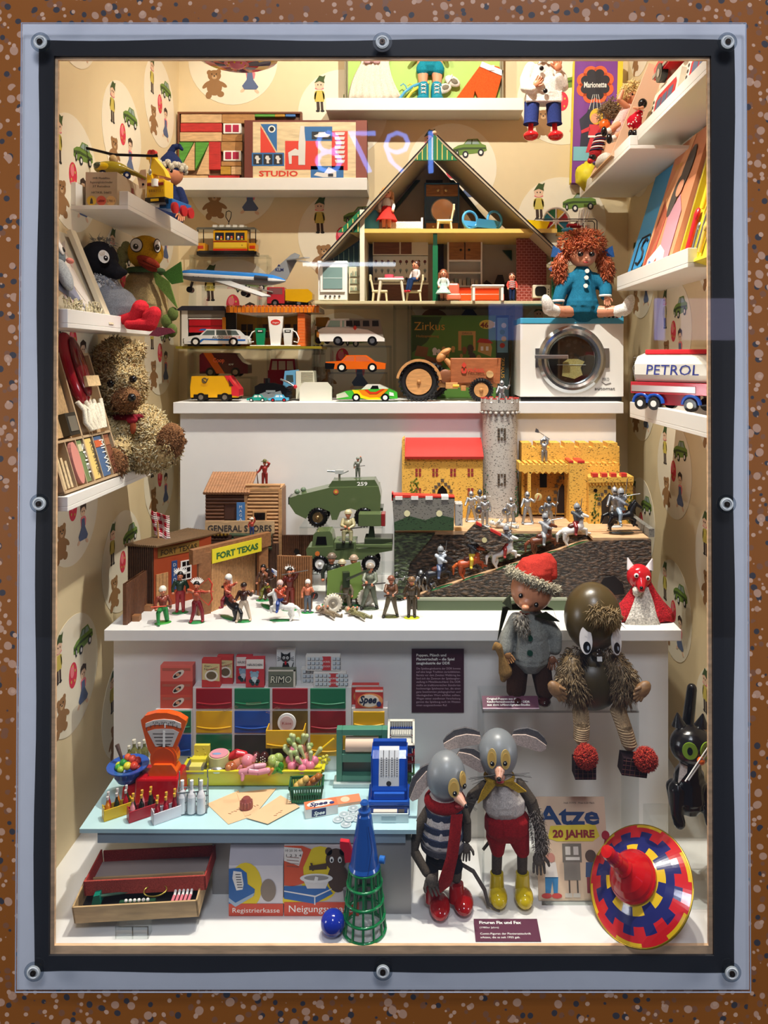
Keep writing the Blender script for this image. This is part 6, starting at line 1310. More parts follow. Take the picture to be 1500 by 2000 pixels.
def item(t,kind,P_,dz,X,col=None):
    m=MB(); DK=col or C('#2a2522','pl'); ST=C('#a9abad','me')
    h=P_.get('hR',(18,-6,52+dz)); l=P_.get('hL',(-18,-6,52+dz)); 
    if kind=='rifle': m.tube([(18,-16,58+dz),(6,-18,62+dz)],[3.4,2.2],C('#5a3a24','wo'),6,X); m.tube([(8,-18,61+dz),(-34,-22,66+dz)],1.6,DK,6,X)
    if kind=='rifle_r': m.tube([(-18,-16,58+dz),(-6,-18,60+dz)],[3.4,2.2],C('#5a3a24','wo'),6,X); m.tube([(-8,-18,60+dz),(38,-22,66+dz)],1.6,DK,6,X)
    if kind=='gun_down': m.tube([(l[0]-2,l[1],l[2]+14),(l[0]+4,l[1],6)],[1.4,3],C('#5a3a24','wo'),6,X)
    if kind=='bow':
        l,h=h,l; x=l[0]+2; m.tube([(x-4,l[1],l[2]+36),(x+6,l[1],l[2]+20),(x+2,l[1],l[2]),(x+6,l[1],l[2]-20),(x-4,l[1],l[2]-36)],2,DK,6,X); m.tube([(x-4,l[1],l[2]+36),(h[0],h[1],h[2]),(x-4,l[1],l[2]-36)],1,DK,4,X); m.tube([(h[0],h[1],h[2]),(x+10,l[1],l[2])],1.2,DK,4,X)
    if kind=='sword': m.tube([h,(h[0]+4,h[1]-4,h[2]+34)],[1.8,.8],ST,6,X); m.tube([(h[0]-4,h[1],h[2]+5),(h[0]+6,h[1],h[2]+3)],1.2,ST,5,X)
    if kind=='axe': m.tube([(h[0]+20,h[1],h[2]-10),(h[0]-28,h[1],h[2]+22)],1.4,ST,6,X); m.prism([(h[0]-34,h[2]+34),(h[0]-24,h[2]+26),(h[0]-22,h[2]+14),(h[0]-38,h[2]+18)],h[1]-1,h[1]+1,ST,'xz',X)
    if kind=='spear': m.tube([(h[0]-30,h[1],h[2]-8),(h[0]+40,h[1]-6,h[2]+6)],1.3,ST,5,X)
    if kind=='lance': m.tube([(h[0]-10,h[1],h[2]-60),(h[0]+4,h[1],h[2]+46)],1.3,ST,5,X)
    if kind=='shield': m.sph((l[0]-4,l[1]-7,l[2]+4),(13,2.5,15),col or ST,18,X); m.sph((l[0]-4,l[1]-9.6,l[2]+4),(3,2,3),C('#c9a23c','me'),8,X)
    if kind=='shield_r': m.sph((h[0]+6,h[1]-5,h[2]+6),(13,2.5,13),col or ST,18,X); m.tube([(h[0]+2,h[1]-8,h[2]-2),(h[0]+8,h[1]-8,h[2]+12)],1.5,C('#b8402c','pl'),5,X)
    t({'bow':'bow','sword':'sword','axe':'battle_axe','spear':'spear','lance':'lance','shield':'shield','shield_r':'shield'}.get(kind,'rifle'),m)
SKF=C('#d98a66','pl')
def fig(label,u,v,h,pose='stand',top='#8a3a2c',bot='#6a2a24',hk=None,hc='#f0e8dc',it=(),base='#2f8a4c',rz=0,d=None,z=LZ,skin=SKF,cat='toy figure',name='toy_figure',kind='pl',group=None,itc=None,lie=False,boots=None):
    d=d or LD(v,z); t=T(name,label,cat,u,d=d,z=z,rz=rz,k=h/104.*d/F,group=group)
    X=None
    if lie: X=TR(0,0,9,-PI/2+.12,0,0)@Matrix.Translation((0,0,-40))
    else:
        m=MB(); m.sph((0,-2,0),(22,15,3.4),C(base,'pl'),18); m.v=[Vector((p.x,p.y,max(p.z,0))) for p in m.v]; t('stand_base',m)
        X=Matrix.Translation((0,0,2))
    dz,P_,hd=body(t,pose,C(top,kind),C(bot,kind),skin,X,C(boots,'pl') if boots else None)
    if hk: hat(t,hk,C(hc,kind),dz,X,hd)
    for i in it: item(t,i,P_,dz,X,C(itc,'pl') if itc else None)
    return t
def horse(t,hc,mane,rear=.25,fl=1):
    X=TR(0,0,8,0,-rear*fl,0)@Matrix.Diagonal((fl,1,1,1)); c_=C(hc,'pl'); mn=C(mane,'pl'); m=MB()
    m.chain([(-24,0,38),(-4,0,35),(20,0,40)],[12,11,12.5],c_,12,X); m.chain([(22,0,44),(32,0,62),(36,0,68)],[9.5,7,6],c_,10,X); m.chain([(36,0,68),(50,0,58)],[6,3.6],c_,10,X)
    for y in(-5,5): m.chain([(20,y,34),(34,y,26),(30,y,12)] if y<0 else [(20,y,34),(30,y,16),(42,y,10)],[6,4,2.8],c_,8,X); m.chain([(-26,y,34),(-34,y,18),(-30,y,0)] if y<0 else [(-26,y,34),(-22,y,16),(-32,y,2)],[8,4.6,3],c_,8,X); m.sph((36,y*.5,74),(1.8,1.4,4),c_,6,X)
    h=t('horse_body',m)
    m=MB(); m.chain([(-36,0,42),(-48,0,36),(-54,0,18)],[5,5,2],mn,8,X); t('tail',m,up=h)
    m=MB(); m.chain([(20,0,56),(28,0,68),(34,0,76)],[5,4.6,3],mn,8,X); t('mane',m,up=h)
    m=MB(); m.cap((-6,-1,47),(4,-1,47),8,8,C('#5a2c20','pl'),X=X); t('saddle',m,up=h); return X
def rider(label,u,v,h,hc,mane,top,bot,hk,hcol,it=(),rear=.2,fl=1,d=None,z=LZ,rz=0,base='#2f8a4c',kind='pl',skin=SKF,itc=None,ba=0):
    d=d or LD(v,z); t=T('mounted_toy_figure',label,'toy figure',u,d=d,z=z,rz=rz,k=h/112.*d/F)
    m=MB(); Xb=TR(0,0,0,0,-ba,0); m.sph((0,0,1),(34,11,2.4),C(base,'pl'),18,Xb); t('stand_base',m)
    horse(t,hc,mane,rear,fl); X=TR(-3,0,6,0,-rear*fl*.3,0 if fl>0 else 0)
    X=X@Matrix.Rotation(-.9*fl,4,'Z')
    X=TR(0,0,8)@Matrix.Rotation(PI/2*fl*1.0,4,'Z')@Matrix.Identity(4) if False else TR(-2,0,10)
    dz,P_,hd=body(t,'ride',C(top,kind),C(bot,kind),skin,X@Matrix.Translation((0,0,0)),nm='rider')
    hat(t,hk,C(hcol,kind),dz,X,hd)
    for i in it: item(t,i,P_,dz,X,C(itc,'pl') if itc else None)
    return t
fig('frontiersman in red jacket shading his eyes on the store roof',517,960,50,'look','#a8322c','#8c2a24','hat','#6f6a3c',('gun_down',),d=1.965,z=STZ+.001,boots='#181414')
fig('cowboy with white hat and raised arms behind the store board',492,1040,36,'wave','#c8503c','#3c4a7a','hat','#efe9da',(),d=1.905,z=LZ+.115+.02,base='#5a4a34')
one('figure_ledge','dark plank between log rails of the store','plank',(lambda q:(q.box(-34,34,-8,8,0,4,LWX),q)[1])(MB()),492,d=1.905,z=LZ+.131)
fig('crouching archer in white fur cap and green trousers at the fort corner',318,1216,78,'kneel','#8a4030','#2f8a44','white','#efe6d4',('rifle',),itc='#d24a2c',rz=.5,base='#3f9a3c')
fig('dark-clad chief with feather crown by the fort door',352,1196,76,'stand','#233a2c','#a82c34','feathers','#f0ece4',(),rz=.2)
fig('archer drawing a large red bow in front of the gate',384,1215,76,'bow','#b8583c','#8c1f2a','feathers','#efe9e0',('bow',),itc='#dd4434',rz=.1)
fig('red figure with arm raised at the gate post',379,1150,54,'wave','#c2583a','#b84a30',None,'#000000',(),rz=.6,base='#7a3a24')
rider('rider in pale turban on a rearing black horse by the gate leaf',446,1207,80,'#1b1d22','#0f1013','#c05a40','#a8323a','white','#f0ece2',(),rear=.35,fl=-1,rz=-.7)
fig('cowboy in cream chaps and brown shirt seen before the gate leaf',476,1213,72,'sword','#43241c','#ddc9b0','cap','#2a1a16',(),boots='#d8c2a6')
rider('dark brown rider on a dark horse right of the gate leaf',522,1186,72,'#2a211c','#17120f','#4a2c22','#8c8a2c','hair','#2a1c16',(),rear=.3,fl=-1,rz=-.9)
fig('dark brown figure behind the dark horse',514,1172,66,'stand','#5a3a2c','#4a3024','hair','#241a16',())
rider('rider in blue trousers on a white galloping horse',548,1212,74,'#eeece6','#f8f6f0','#b8482c','#2c4a98','white','#d8b8b0',(),rear=.22,fl=-1)
fig('brown-skinned figure in dark red wrap behind the white horse',566,1190,78,'look','#6a241c','#7c2c20','feathers','#f2efe8',('spear',))
fig('tall figure in yellow suit with long white headdress by the right fence',583,1181,90,'stand','#d98a2c','#dc9a34','white','#f2eee4',(),boots='#c8603c')
fig('bare-chested figure in grey trousers holding a round dark shield',601,1196,60,'stand','#d07a58','#5c6470','white','#efeae0',('shield_r',),itc='#2c2422')
t=T('totem_pole','painted toy totem pole with spread wings before the right fence','toy totem',555,1170,d=LD(1172)); m=MB(); m.cyl((0,0,0),(0,0,72),7,C('#e8e4da','pl'),6); t('pole',m)
for i,c_ in enumerate(('#6f8f5c','#c23a3c','#3c4f8a','#e8e4da')): m=MB(); m.sph((0,-2,14+i*17),(9,7,8),C(c_,'pl'),12); m.sph((0,-9,14+i*17),(2.4,2,2.4),BK,8); t('carved_head',m)
m=MB()
for s in(-1,1): m.prism([(s*6,50),(s*24,60),(s*24,54),(s*16,46),(s*6,44)],-3,1,C('#dfe2ec','pl')); m.prism([(s*18,52),(s*24,60),(s*24,54)],-4,-3,C('#3c4f8a','pl'))
t('wings',m)
# ---------------- army vehicles and soldiers
AG=C('#5c6b46','gl'); AGD=C('#343d2c','gl')
def wheel3(t,x,y,z,r,w_,hub,tm=BK):
    q=MB(); q.torus((x,y,z),r*.72,r*.28,tm,n=26,m=10); 
    for i in range(20): q.box(r*.88,r*1.02,-w_/2,w_/2,-1,1,tm,TR(x,y,z,0,-2*PI*i/20,0))
    o=t('wheel',q); q=MB(); q.cyl((x,y-w_*.35,z),(x,y+w_*.35,z),r*.56,hub,n=20); q.sph((x,y-w_*.4,z),(r*.2,r*.16,r*.2),hub,10); t('hub_cap',q,up=o)
def stand(label,u0,u1,vt,d,dep): return riser(label,u0,u1,vt,d,dep,LZ,2.6)
AZ=stand('clear stand under the numbered armoured car',585,748,1029,1.90,.12)
t=T('toy_armoured_car','green toy armoured car numbered 259 with grey gun on clear stand','toy vehicle',657,d=1.93,z=AZ,k=1.93/F)
m=MB(); m.prism([(-88,44),(-88,56),(-76,60),(-10,76),(84,78),(88,60),(86,16),(56,14),(50,30),(30,36),(10,30),(4,14),(-6,14),(-10,30),(-24,36),(-42,34),(-56,16),(-76,26)],-26,26,AG); t('hull',m,bev=2)
m=MB(); m.prism([(-14,76),(-6,88),(76,90),(84,76)],-20,20,C('#536140','gl')); t('upper_deck',m,bev=2)
m=MB(); m.text('259',52,79,10,WH,-20.6,fit=20,bold=.03); t('number',m)
m=MB(); m.cyl((2,-26.6,68),(2,-26,68),5,C('#c8603c','pa'),n=18); m.cyl((2,-27,68),(2,-26.6,68),2.6,C('#d8b03c','pa'),n=12); t('emblem',m)
m=MB(); m.cyl((6,0,88),(6,0,100),2.4,SIL); m.box(-2,14,-5,5,99,106,C('#b5b8b4','gl')); m.cyl((-18,0,104),(0,0,103),1.8,SIL); m.tube([(6,0,96),(24,0,104)],1,SIL); t('gun',m)
for y in(-12,10): q=MB(); q.sph((-70+y*.4,y,66),(5.6,5.6,5),C('#6f7f6a','gl'),14); t('headlamp',q)
m=MB(); m.box(-91,-84,-18,18,42,56,BK); m.box(85,92,-20,20,30,36,AGD); t('nose_plate',m)
for x in(-33,56):
    for y in(-24,22): wheel3(t,x,y,19,19,10,C('#c9a877','me'))
fig('grey soldier with raised rifle standing in the armoured car hatch',699,958,40,'wave','#7d8276','#6a7064','helmet','#8a8f84',('rifle_r',),d=1.935,z=AZ+89*1.93/F,base='#4a5a3a')
TZ_=stand('clear stand under the green toy army truck',608,768,1120,1.80,.11)
t=T('toy_army_truck','green toy army truck with radar box and flat bed on clear stand','toy truck',683,d=1.83,z=TZ_,k=1.83/F)
m=MB(); m.prism([(-80,34),(-82,46),(-78,50),(-30,52),(-26,44),(30,48),(84,60),(84,44),(60,40),(30,26),(-50,26),(-78,28)],-24,24,AG); t('chassis',m,bev=1.5)
m=MB(); m.prism([(-72,48),(-68,74),(-62,79),(-36,80),(-32,74),(-28,50)],-20,20,AG); c_=t('cab',m,bev=2.5); m=MB(); m.prism([(-64,54),(-61,70),(-44,70),(-42,54)],-20.6,20.6,BK); t('cab_window',m,up=c_)
m=MB(); m.box(-28,14,-24,24,46,60,AG); m.box(-24,10,-25,-24,48,58,AGD); t('gun_bed',m,bev=1)
m=MB(); m.box(30,84,-22,22,54,66,AGD); m.box(14,84,-26,-22,50,56,AG); t('rear_bed',m,bev=1)
m=MB(); m.prism([(36,62),(40,96),(46,96),(50,62)],-4,4,AGD); m.box(18,62,-14,14,88,112,AG); m.box(62,70,-14,14,88,112,C('#8c2a2c','gl')); t('radar_box',m,bev=1)
m=MB(); m.cyl((-60,-24.6,38),(-60,-24,38),4.6,C('#d8742c','pa'),n=16); t('emblem',m)
for x in(-55,42):
    for y in(-22,20): wheel3(t,x,y,18,17,10,WH)
fig('cream and green helmeted soldier seated on the truck gun bed',680,1062,78,'sit','#b3a87c','#a59f78','helmet','#c9be98',('rifle_r',),d=1.825,z=TZ_+58*1.83/F,base='#5e7a42',boots='#1b1b18')
t=T('toy_cannon','green toy field gun with tilted shield and pale wheels','toy cannon',672,1186,d=1.755,z=LZ,rz=.25)
m=MB(); m.prism([(-34,22),(-31,74),(34,88),(40,30),(22,18)],-2,2,C('#6c8344','gl'),'xz',TR(0,0,0,-.15,0,0)); t('shield',m)
m=MB(); m.cyl((4,-8,60),(44,-36,84),3,AGD,2); m.box(-4,10,-10,2,44,74,AGD); t('barrel',m,bev=1)
for x,y in((-24,-14),(44,4)): wheel3(t,x,y,18,18,8,C('#a59c8a','pl'),C('#d8d0be','pl'))
SG='green toy soldiers on the ledge'
mm_='#6f6a52'
fig('kneeling soldier in brown and grey beside the pale cannon wheel',676,1188,68,'kneel','#7a6f5c','#6a6352','helmet','#b39a84',('rifle',),base='#5a5a44')
fig('soldier lying prone, the left of two lying side by side',645,1204,60,'aim','#86705c','#7a6a54','helmet','#a58f78',(),lie=True,rz=.9)
fig('soldier lying prone, the right of two lying side by side',703,1206,60,'aim','#8a8458','#7a7650','helmet','#aaa080',(),lie=True,rz=.9)
fig('grey soldier striding with rifle right of the cannon shield',723,1188,84,'aim','#7c8270','#68705f','helmet','#a8998a',('rifle_r',),base='#4f5a44',boots='#1c1c1a')
fig('brown soldier firing a long rifle near the castle foot',764,1204,76,'aim','#6f4a34','#6a5e48','helmet','#8c5a48',('rifle_r',),base='#6a6a34',boots='#1c1c1a')
fig('dark brown soldier walking on a yellow-green base, rightmost in front',804,1206,76,'stand','#4a3a28','#43351f','helmet','#8a6a4c',(),base='#b9bf2c',boots='#161412')
fig('soldier with arm raised high behind the cannon',722,1160,72,'wave','#6a5a3c','#5c5034','helmet','#9a7a5c',(),d=1.83,base='#4f5a34')
fig('dark soldier, leftmost of three heads behind the cannon shield',648,1150,96,'stand','#2f352e','#2a2f28','helmet','#7a6a5c',(),d=1.788)
fig('cream-helmeted soldier, middle of three behind the cannon shield',668,1150,82,'stand','#8a805c','#6a6448','helmet','#c2b594',(),d=1.796)
fig('brown soldier, rightmost of three behind the cannon shield',691,1150,92,'stand','#6a5a44','#5a4c3a','helmet','#b29a84',(),d=1.79)
for i,(u,v,h,po,it) in enumerate(((775,1172,56,'sword',('spear',)),(795,1160,60,'axe',('axe',)),(822,1172,56,'sword',('sword','shield')),(842,1178,50,'walk',('spear',)),(812,1150,50,'sword',('sword',)))):
    fig(('silver foot knight with spear at the left end of the ramp','silver foot knight swinging an axe by the ramp','silver knight with sword and shield at the ramp foot','silver knight walking with spear, nearest the dark riders','silver knight with sword at the back of the ramp crowd')[i],u,v,h,po,'#aeb0b2','#9a9c9e','knight','#b8babc',it,base='#3a3c38',kind='rm',skin=SIL)
# ---------------- castle
t=T('toy_castle','toy castle with round tower, red-roofed hall and ramp on dark rock','toy castle',1020,d=1.753,z=LZ,k=1.80/F)
BA=C('#4a3829','ba'); BAG=C('#3c4a2c','ba'); TANW=C('#d9b086','wo'); FLY=C('#e2b04c','fl'); FLG=C('#b5b0a8','fl'); FLD=C('#7d7a72','fl'); CR=C('#cf3a34','pl')
q=lambda d,*p:q_(t,d,p); Y=lambda d:y_(t,d)
m=MB(); m.prism(q(1.753,(800,1178),(815,1166),(1152,1058),(1272,1054),(1273,1192),(800,1192)),Y(1.753),Y(1.762),BA); t('ramp_front',m,bev=1)
m=MB(); m.prism(q(1.762,(800,1186),(820,1172),(1150,1066),(1268,1062),(1268,1180),(800,1190)),Y(1.762),Y(1.822),TANW); t('ramp_floor',m)
m=MB(); m.prism(q(1.822,(770,1038),(1110,1038),(1262,1036),(1258,1155),(778,1168)),Y(1.822),Y(1.832),BA); m.prism([(a,b) for a,b in q(1.822,(770,1040),(850,1040),(800,1100),(790,1166),(770,1168))],Y(1.822)-6,Y(1.822),BAG); 
m.prism(q(1.822,(940,1042),(1105,1042),(1000,1090),(960,1100)),Y(1.822)-6,Y(1.822),BAG); t('rock_wall',m,bev=1)
m=MB(); m.prism(q(1.753,(815,1170),(1106,1170),(1106,1190),(815,1190)),Y(1.745),Y(1.752),C('#5a6a4a','pl')); m.prism(q(1.753,(815,1166),(1106,1166),(1106,1170),(815,1170)),Y(1.742),Y(1.752),C('#9aa08a','pl')); t('base_strip',m)
m=MB(); m.prism(q(1.753,(1166,1160),(1166,1150),(1180,1128),(1200,1124),(1216,1140),(1220,1160)),Y(1.751),Y(1.753),C('#0f0d0e','mt')); t('cave_mouth',m)
zp=q(1.822,(800,1037))[0][1]
x0=q(1.822,(772,1037))[0][0]; x1=q(1.822,(1262,1037))[0][0]
m=MB(); m.box(x0,x1,Y(1.82),Y(2.045),zp-7,zp,TANW); m.box(q(1.753,(1160,1))[0][0],q(1.753,(1270,1))[0][0],Y(1.763),Y(1.82),zp-7,zp-2,TANW); t('courtyard_floor',m)
m=MB(); m.box(x0+4,x1-4,Y(1.84),Y(2.045),0,zp-8,BA); t('rock_core',m)
m=MB(); m.box(q(1.9,(1236,1))[0][0],q(1.9,(1246,1))[0][0],Y(1.77),Y(1.99),zp-2,zp+14,FLD); t('right_parapet',m)
CYZ=t.o.location.z-CZ+zp*t.k+.0005
def cren(pts,d,n,w_,h,mt,y0,y1,red=None):
    pass
# grey gate wall at the left
m=MB(); m.prism(q(1.80,(766,972),(888,972),(886,1036),(770,1036)),Y(1.80),Y(1.83),FLD); t('grey_wall',m,bev=.5)
m=MB(); m.prism(q(1.80,(770,1020),(800,1008),(830,1016),(860,1006),(887,1012),(886,1036),(770,1036)),Y(1.80)-.6,Y(1.80),C('#2f4a2c','fl')); t('painted_moss',m)
m=MB(); m.prism(q(1.80,(765,966),(888,970),(888,974),(765,972)),Y(1.80),Y(1.83),CR)
for u in(772,803,831,862): m.prism(q(1.80,(u,969),(u+14,969),(u+14,976),(u,976)),Y(1.80)-2,Y(1.83),WH)
m.prism(q(1.80,(765,962),(768,962),(768,978),(765,978)),Y(1.80),Y(1.82),CR); t('battlements',m)
m=MB(); m.cyl((q(1.8,(795,1003))[0][0],Y(1.8)-1,q(1.8,(795,1003))[0][1]),(q(1.8,(795,1003))[0][0],Y(1.8),q(1.8,(795,1003))[0][1]),6,C('#e6e0b0','pa')); m.cyl((q(1.8,(858,1003))[0][0],Y(1.8)-1,q(1.8,(858,1003))[0][1]),(q(1.8,(858,1003))[0][0],Y(1.8),q(1.8,(858,1003))[0][1]),6,C('#e6e0b0','pa')); t('loopholes',m)
m=MB(); m.prism(q(1.84,(888,980),(902,980),(902,1022),(888,1022)),Y(1.81),Y(1.85),FLG); t('wall_end',m)
# hall
dH=1.97
m=MB(); m.prism(q(dH,(785,860),(790,856),(791,893),(943,893),(943,1012),(785,1012)),Y(dH),Y(2.04),FLY); t('hall_walls',m,bev=.4)
m=MB(); m.prism([(Y(dH)-6,q(dH,(0,896))[0][1]),(Y(2.035),q(dH,(0,862))[0][1]),(Y(2.04),q(dH,(0,860))[0][1]),(Y(dH)-8,q(dH,(0,891))[0][1])],q(dH,(791,0))[0][0],q(dH,(944,0))[0][0],CR,'yz'); t('hall_roof',m)
m=MB(); 
def winf(m,u,v,d,w_=13,h=17,nx=2,nz=2,c1=C('#8c2a24','mt'),fr=CR):
    for i in range(nx):
        for j in range(nz):
            a=u-w_/2+i*w_/nx+.8; b=v-h/2+j*h/nz+.8; m.prism(q(d,(a,b),(a+w_/nx-1.8,b),(a+w_/nx-1.8,b+h/nz-1.8),(a,b+h/nz-1.8)),Y(d)-.7,Y(d),c1)
for u in(817,850,885,919): winf(m,u,923,dH)
for u in(817,919): winf(m,u,961,dH)
t('hall_windows',m)
DKS=C('#55483a','mt')
def arch(m,u,v,w_,h,d,mt,n=9):
    for i in range(n):
        a=PI*i/(n-1); x=u+math.cos(a)*w_/2*(1 if abs(math.cos(a))>.5 else .95); z=v-math.sin(a)*h-(6 if i==n//2 else 0); 
        m.prism(q(d,(x-3.2,z-3),(x+2.6,z-3),(x+3.2,z+3.4),(x-2.6,z+3)),Y(d)-1,Y(d),mt)
m=MB(); arch(m,864,968,36,24,dH,DKS); m.prism(q(dH,(852,970),(856,956),(864,948),(872,956),(876,970)),Y(dH)-.6,Y(dH),BK); t('hall_arch',m)
m=MB(); r_=random.Random(6)
for i in range(40): u=800+r_.uniform(0,16); v=935+r_.uniform(0,34); m.prism(q(dH,(u,v),(u+2,v-3),(u+3,v+1)),Y(dH)-.8,Y(dH),C('#5a7a2c','pl'))
t('painted_shrub',m)
# tower
dT=1.965; cx,cz=q(dT,(980,800))[0]; s_=dT/1.80; zb=zp
m=MB(); m.cyl((cx,Y(dT)+36,zb),(cx,Y(dT)+36,cz-4),36*s_,FLG,34*s_,n=40); t('tower',m)
m=MB(); m.lathe([(35*s_,0),(38*s_,6),(38*s_,22),(35.5*s_,22),(35.5*s_,12),(0,12)],FLG,c=(cx,Y(dT)+36,cz-8),n=40)
for i in range(16):
    a=2*PI*i/16; X=TR(cx,Y(dT)+36,cz+14,0,0,a); m.box(35.4*s_,38*s_,-5,5,0,8,FLG,X); m.box(35.2*s_,38.2*s_,-5,5,8,10,CR,X)
for i in range(20): a=2*PI*i/20; m.sph((cx+37*s_*math.cos(a),Y(dT)+36+37*s_*math.sin(a),cz-8),4,FLG,8)
t('tower_crown',m)
TWZ=t.o.location.z-CZ+(cz+4)*t.k
m=MB()
for v in(847,936):
    x,z=q(dT,(980,v))[0]
    for i in range(3):
        for j in range(4):
            if i==1 and 0<j<3: continue
            m.box(x-9+i*6.4,x-4.4+i*6.4,Y(dT)-4,Y(dT)+1,z-12+j*6.4,z-7.4+j*6.4,DKS)
t('tower_windows',m)
# right buildings
dR=1.985
m=MB(); top=[(1019,1005),(1019,868)]
u=1019
for i in range(7): top+=[(u,865),(u+19,865),(u+19,874),(u+28,874)]; u+=28
top=[(a,b) for a,b in top if a<=1206]+[(1210,872),(1210,1005)]
m.prism(q(dR,*top),Y(dR),Y(2.04),FLY); t('rear_wall',m)
m=MB(); u=1014; top=[(1014,921),(1014,906)]
for i in range(11): top+=[(u,904),(u+6,904),(u+6,908),(u+11,908)]; u+=10.6
top+=[(1130,906),(1130,921)]; bot=[(1130-i*5.8,921 if i%2 else 926) for i in range(1,20)]
m.prism(q(1.93,*(top+bot)),Y(1.93),Y(1.99),FLY); t('balcony',m)
m=MB(); 
for v in(0,): m.prism(q(1.93,(1031,922),(1037,922),(1037,992),(1031,992)),Y(1.93),Y(1.945),FLY)
t('balcony_post',m)
m=MB(); m.prism(q(1.92,(1112,904),(1146,904),(1146,1020),(1112,1020)),Y(1.92),Y(1.985),FLY); m.prism(q(1.92,(1112,900),(1120,900),(1120,905),(1112,905)),Y(1.92),Y(1.98),CR); m.prism(q(1.92,(1128,900),(1142,900),(1142,905),(1128,905)),Y(1.92),Y(1.98),CR); t('square_turret',m)
m=MB(); arch(m,1098,975,28,44,dR-.001,DKS,11); m.prism(q(dR,(1088,1002),(1088,962),(1098,944),(1110,962),(1110,1002)),Y(dR)-.5,Y(dR),C('#2a1c14','mt')); m.prism(q(dR,(1054,952),(1054,925),(1068,925),(1068,952)),Y(dR)-.6,Y(dR),BK); t('portal_arch',m)
m=MB(); m.prism(q(dR,(1024,1002),(1024,925),(1112,925),(1112,1002)),Y(dR)-.3,Y(dR),C('#a8762c','fl')); t('painted_wall_shade',m)  # deep ochre sheet paints the shade under the balcony onto the rear wall
m=MB(); u=1146; top=[(1146,1004),(1146,906)]
for i in range(6): top+=[(u,904),(u+6,904),(u+6,909),(u+11,909)]; u+=11
top+=[(1210,906),(1210,1004)]; m.prism(q(1.96,*top),Y(1.96),Y(1.985),FLY); t('mid_wall',m)
dW=1.90; m=MB(); m.prism(q(dW,(1150,1030),(1150,932),(1236,930),(1237,1030)),Y(dW),Y(1.955),FLY); t('right_wing',m)
m=MB(); m.prism(q(dW,*([(1148,932),(1148,942),(1236,940),(1236,930)])),Y(dW)-6,Y(dW),FLY)
for i in range(14): m.prism(q(dW,(1149+i*6.3,941),(1155+i*6.3,941),(1152+i*6.3,948)),Y(dW)-5,Y(dW),FLY)
for u in(1156,1174,1192,1212): m.prism(q(dW,(u,924),(u+11,924),(u+11,931),(u,931)),Y(dW)-6,Y(dW)+10,CR)
t('wing_battlements',m)
m=MB(); arch(m,1190,984,40,26,dW,DKS,9); m.prism(q(dW,(1176,1030),(1174,980),(1190,962),(1206,980),(1206,1030)),Y(dW)-.6,Y(dW),C('#2a2018','mt'))
for u in(1163,1214): x,z=q(dW,(u,958))[0]; m.cyl((x,Y(dW)-.6,z),(x,Y(dW),z),4,BK)
t('wing_gate',m)
m=MB()
for i in range(70): u=r_.choice((1158,1164,1222,1228))+r_.uniform(-5,5); v=965+r_.uniform(0,60); m.prism(q(dW,(u,v),(u+3,v-3),(u+3,v+2)),Y(dW)-.9,Y(dW),C('#3f5a26','pl'))
for i in range(90): u=r_.uniform(948,1012); v=r_.uniform(900,965); 
t('painted_ivy',m)
m=MB()
for i in range(120):
    a=r_.choice((r_.uniform(-2.9,-2.35),r_.uniform(-.8,-.25))); z=zb+r_.uniform(0,80)*r_.random()*1.3; R_=36.6*s_
    m.sph((cx+R_*math.cos(a),Y(dT)+36+R_*math.sin(a),z),(1.6,1,1.8),C('#2f5a3c','pl'),6)
t('tower_moss',m)
# fallen gate plank over the ramp
m=MB(); X=None
m.prism(q(1.79,(906,1042),(930,1018),(992,1050),(976,1072),(960,1078)),Y(1.775),Y(1.785),BA); m.prism(q(1.79,(930,1017),(940,1022),(939,1026),(928,1021)),Y(1.773),Y(1.787),CR); m.prism(q(1.79,(958,1030),(978,1040),(976,1044),(956,1034)),Y(1.773),Y(1.787),CR); x,z=q(1.79,(945,1052))[0]; m.cyl((x,Y(1.774),z),(x,Y(1.775),z),5,C('#d8cf9a','pa')); t('leaning_gate',m)
KN=dict(top='#b5b8bb',bot='#a5a8ab',hk='knight',hc='#bfc2c5',kind='rm',skin=SIL,base='#c9c9c6')
def kn(label,u,d,z,h,pose,it,**kw): a=dict(KN); a.update(kw); fig(label,u,0,h,pose,it=it,d=d,z=z,**a)
kn('silver knight standing on top of the round tower',980,1.985,TWZ,50,'sword',('sword',))
kn('silver knight swinging a long axe on the castle balcony',1063,1.955,(700-908)/F*1.955+.0,52,'axe',('axe',))
kn('silver knight with spear beside the hall arch',920,1.93,CYZ,56,'sword',('spear',))
kn('silver knight in dark helmet behind the shield bearer',937,1.95,CYZ,56,'stand',('sword',),hc='#6a6c70')
kn('silver knight holding a tall shield in front of the tower',947,1.87,CYZ,58,'stand',('shield',))
kn('grey knight crouching over a fallen companion before the tower',998,1.91,CYZ,56,'kneel',('shield',))
fig('pale grey fallen knight lying in the courtyard',990,0,56,'aim','#c9c9c4','#bfbfba','knight','#c9c9c4',(),d=1.845,z=CYZ,kind='pl',skin=SIL,lie=True,rz=1.2)
kn('silver knight with a round golden shield raised',1030,1.90,CYZ,60,'sword',('shield_r','sword'),itc='#c9b47a')
kn('dark silver knight with shield striding at the ramp top',1072,1.86,CYZ,58,'sword',('shield','lance'),top='#8a8d92',hc='#6f7276')
def rampz(u): 
    v=1172+(u-820)/(1150-820)*(1066-1172) if u<1150 else 1064; return (700-v)/F*1.762
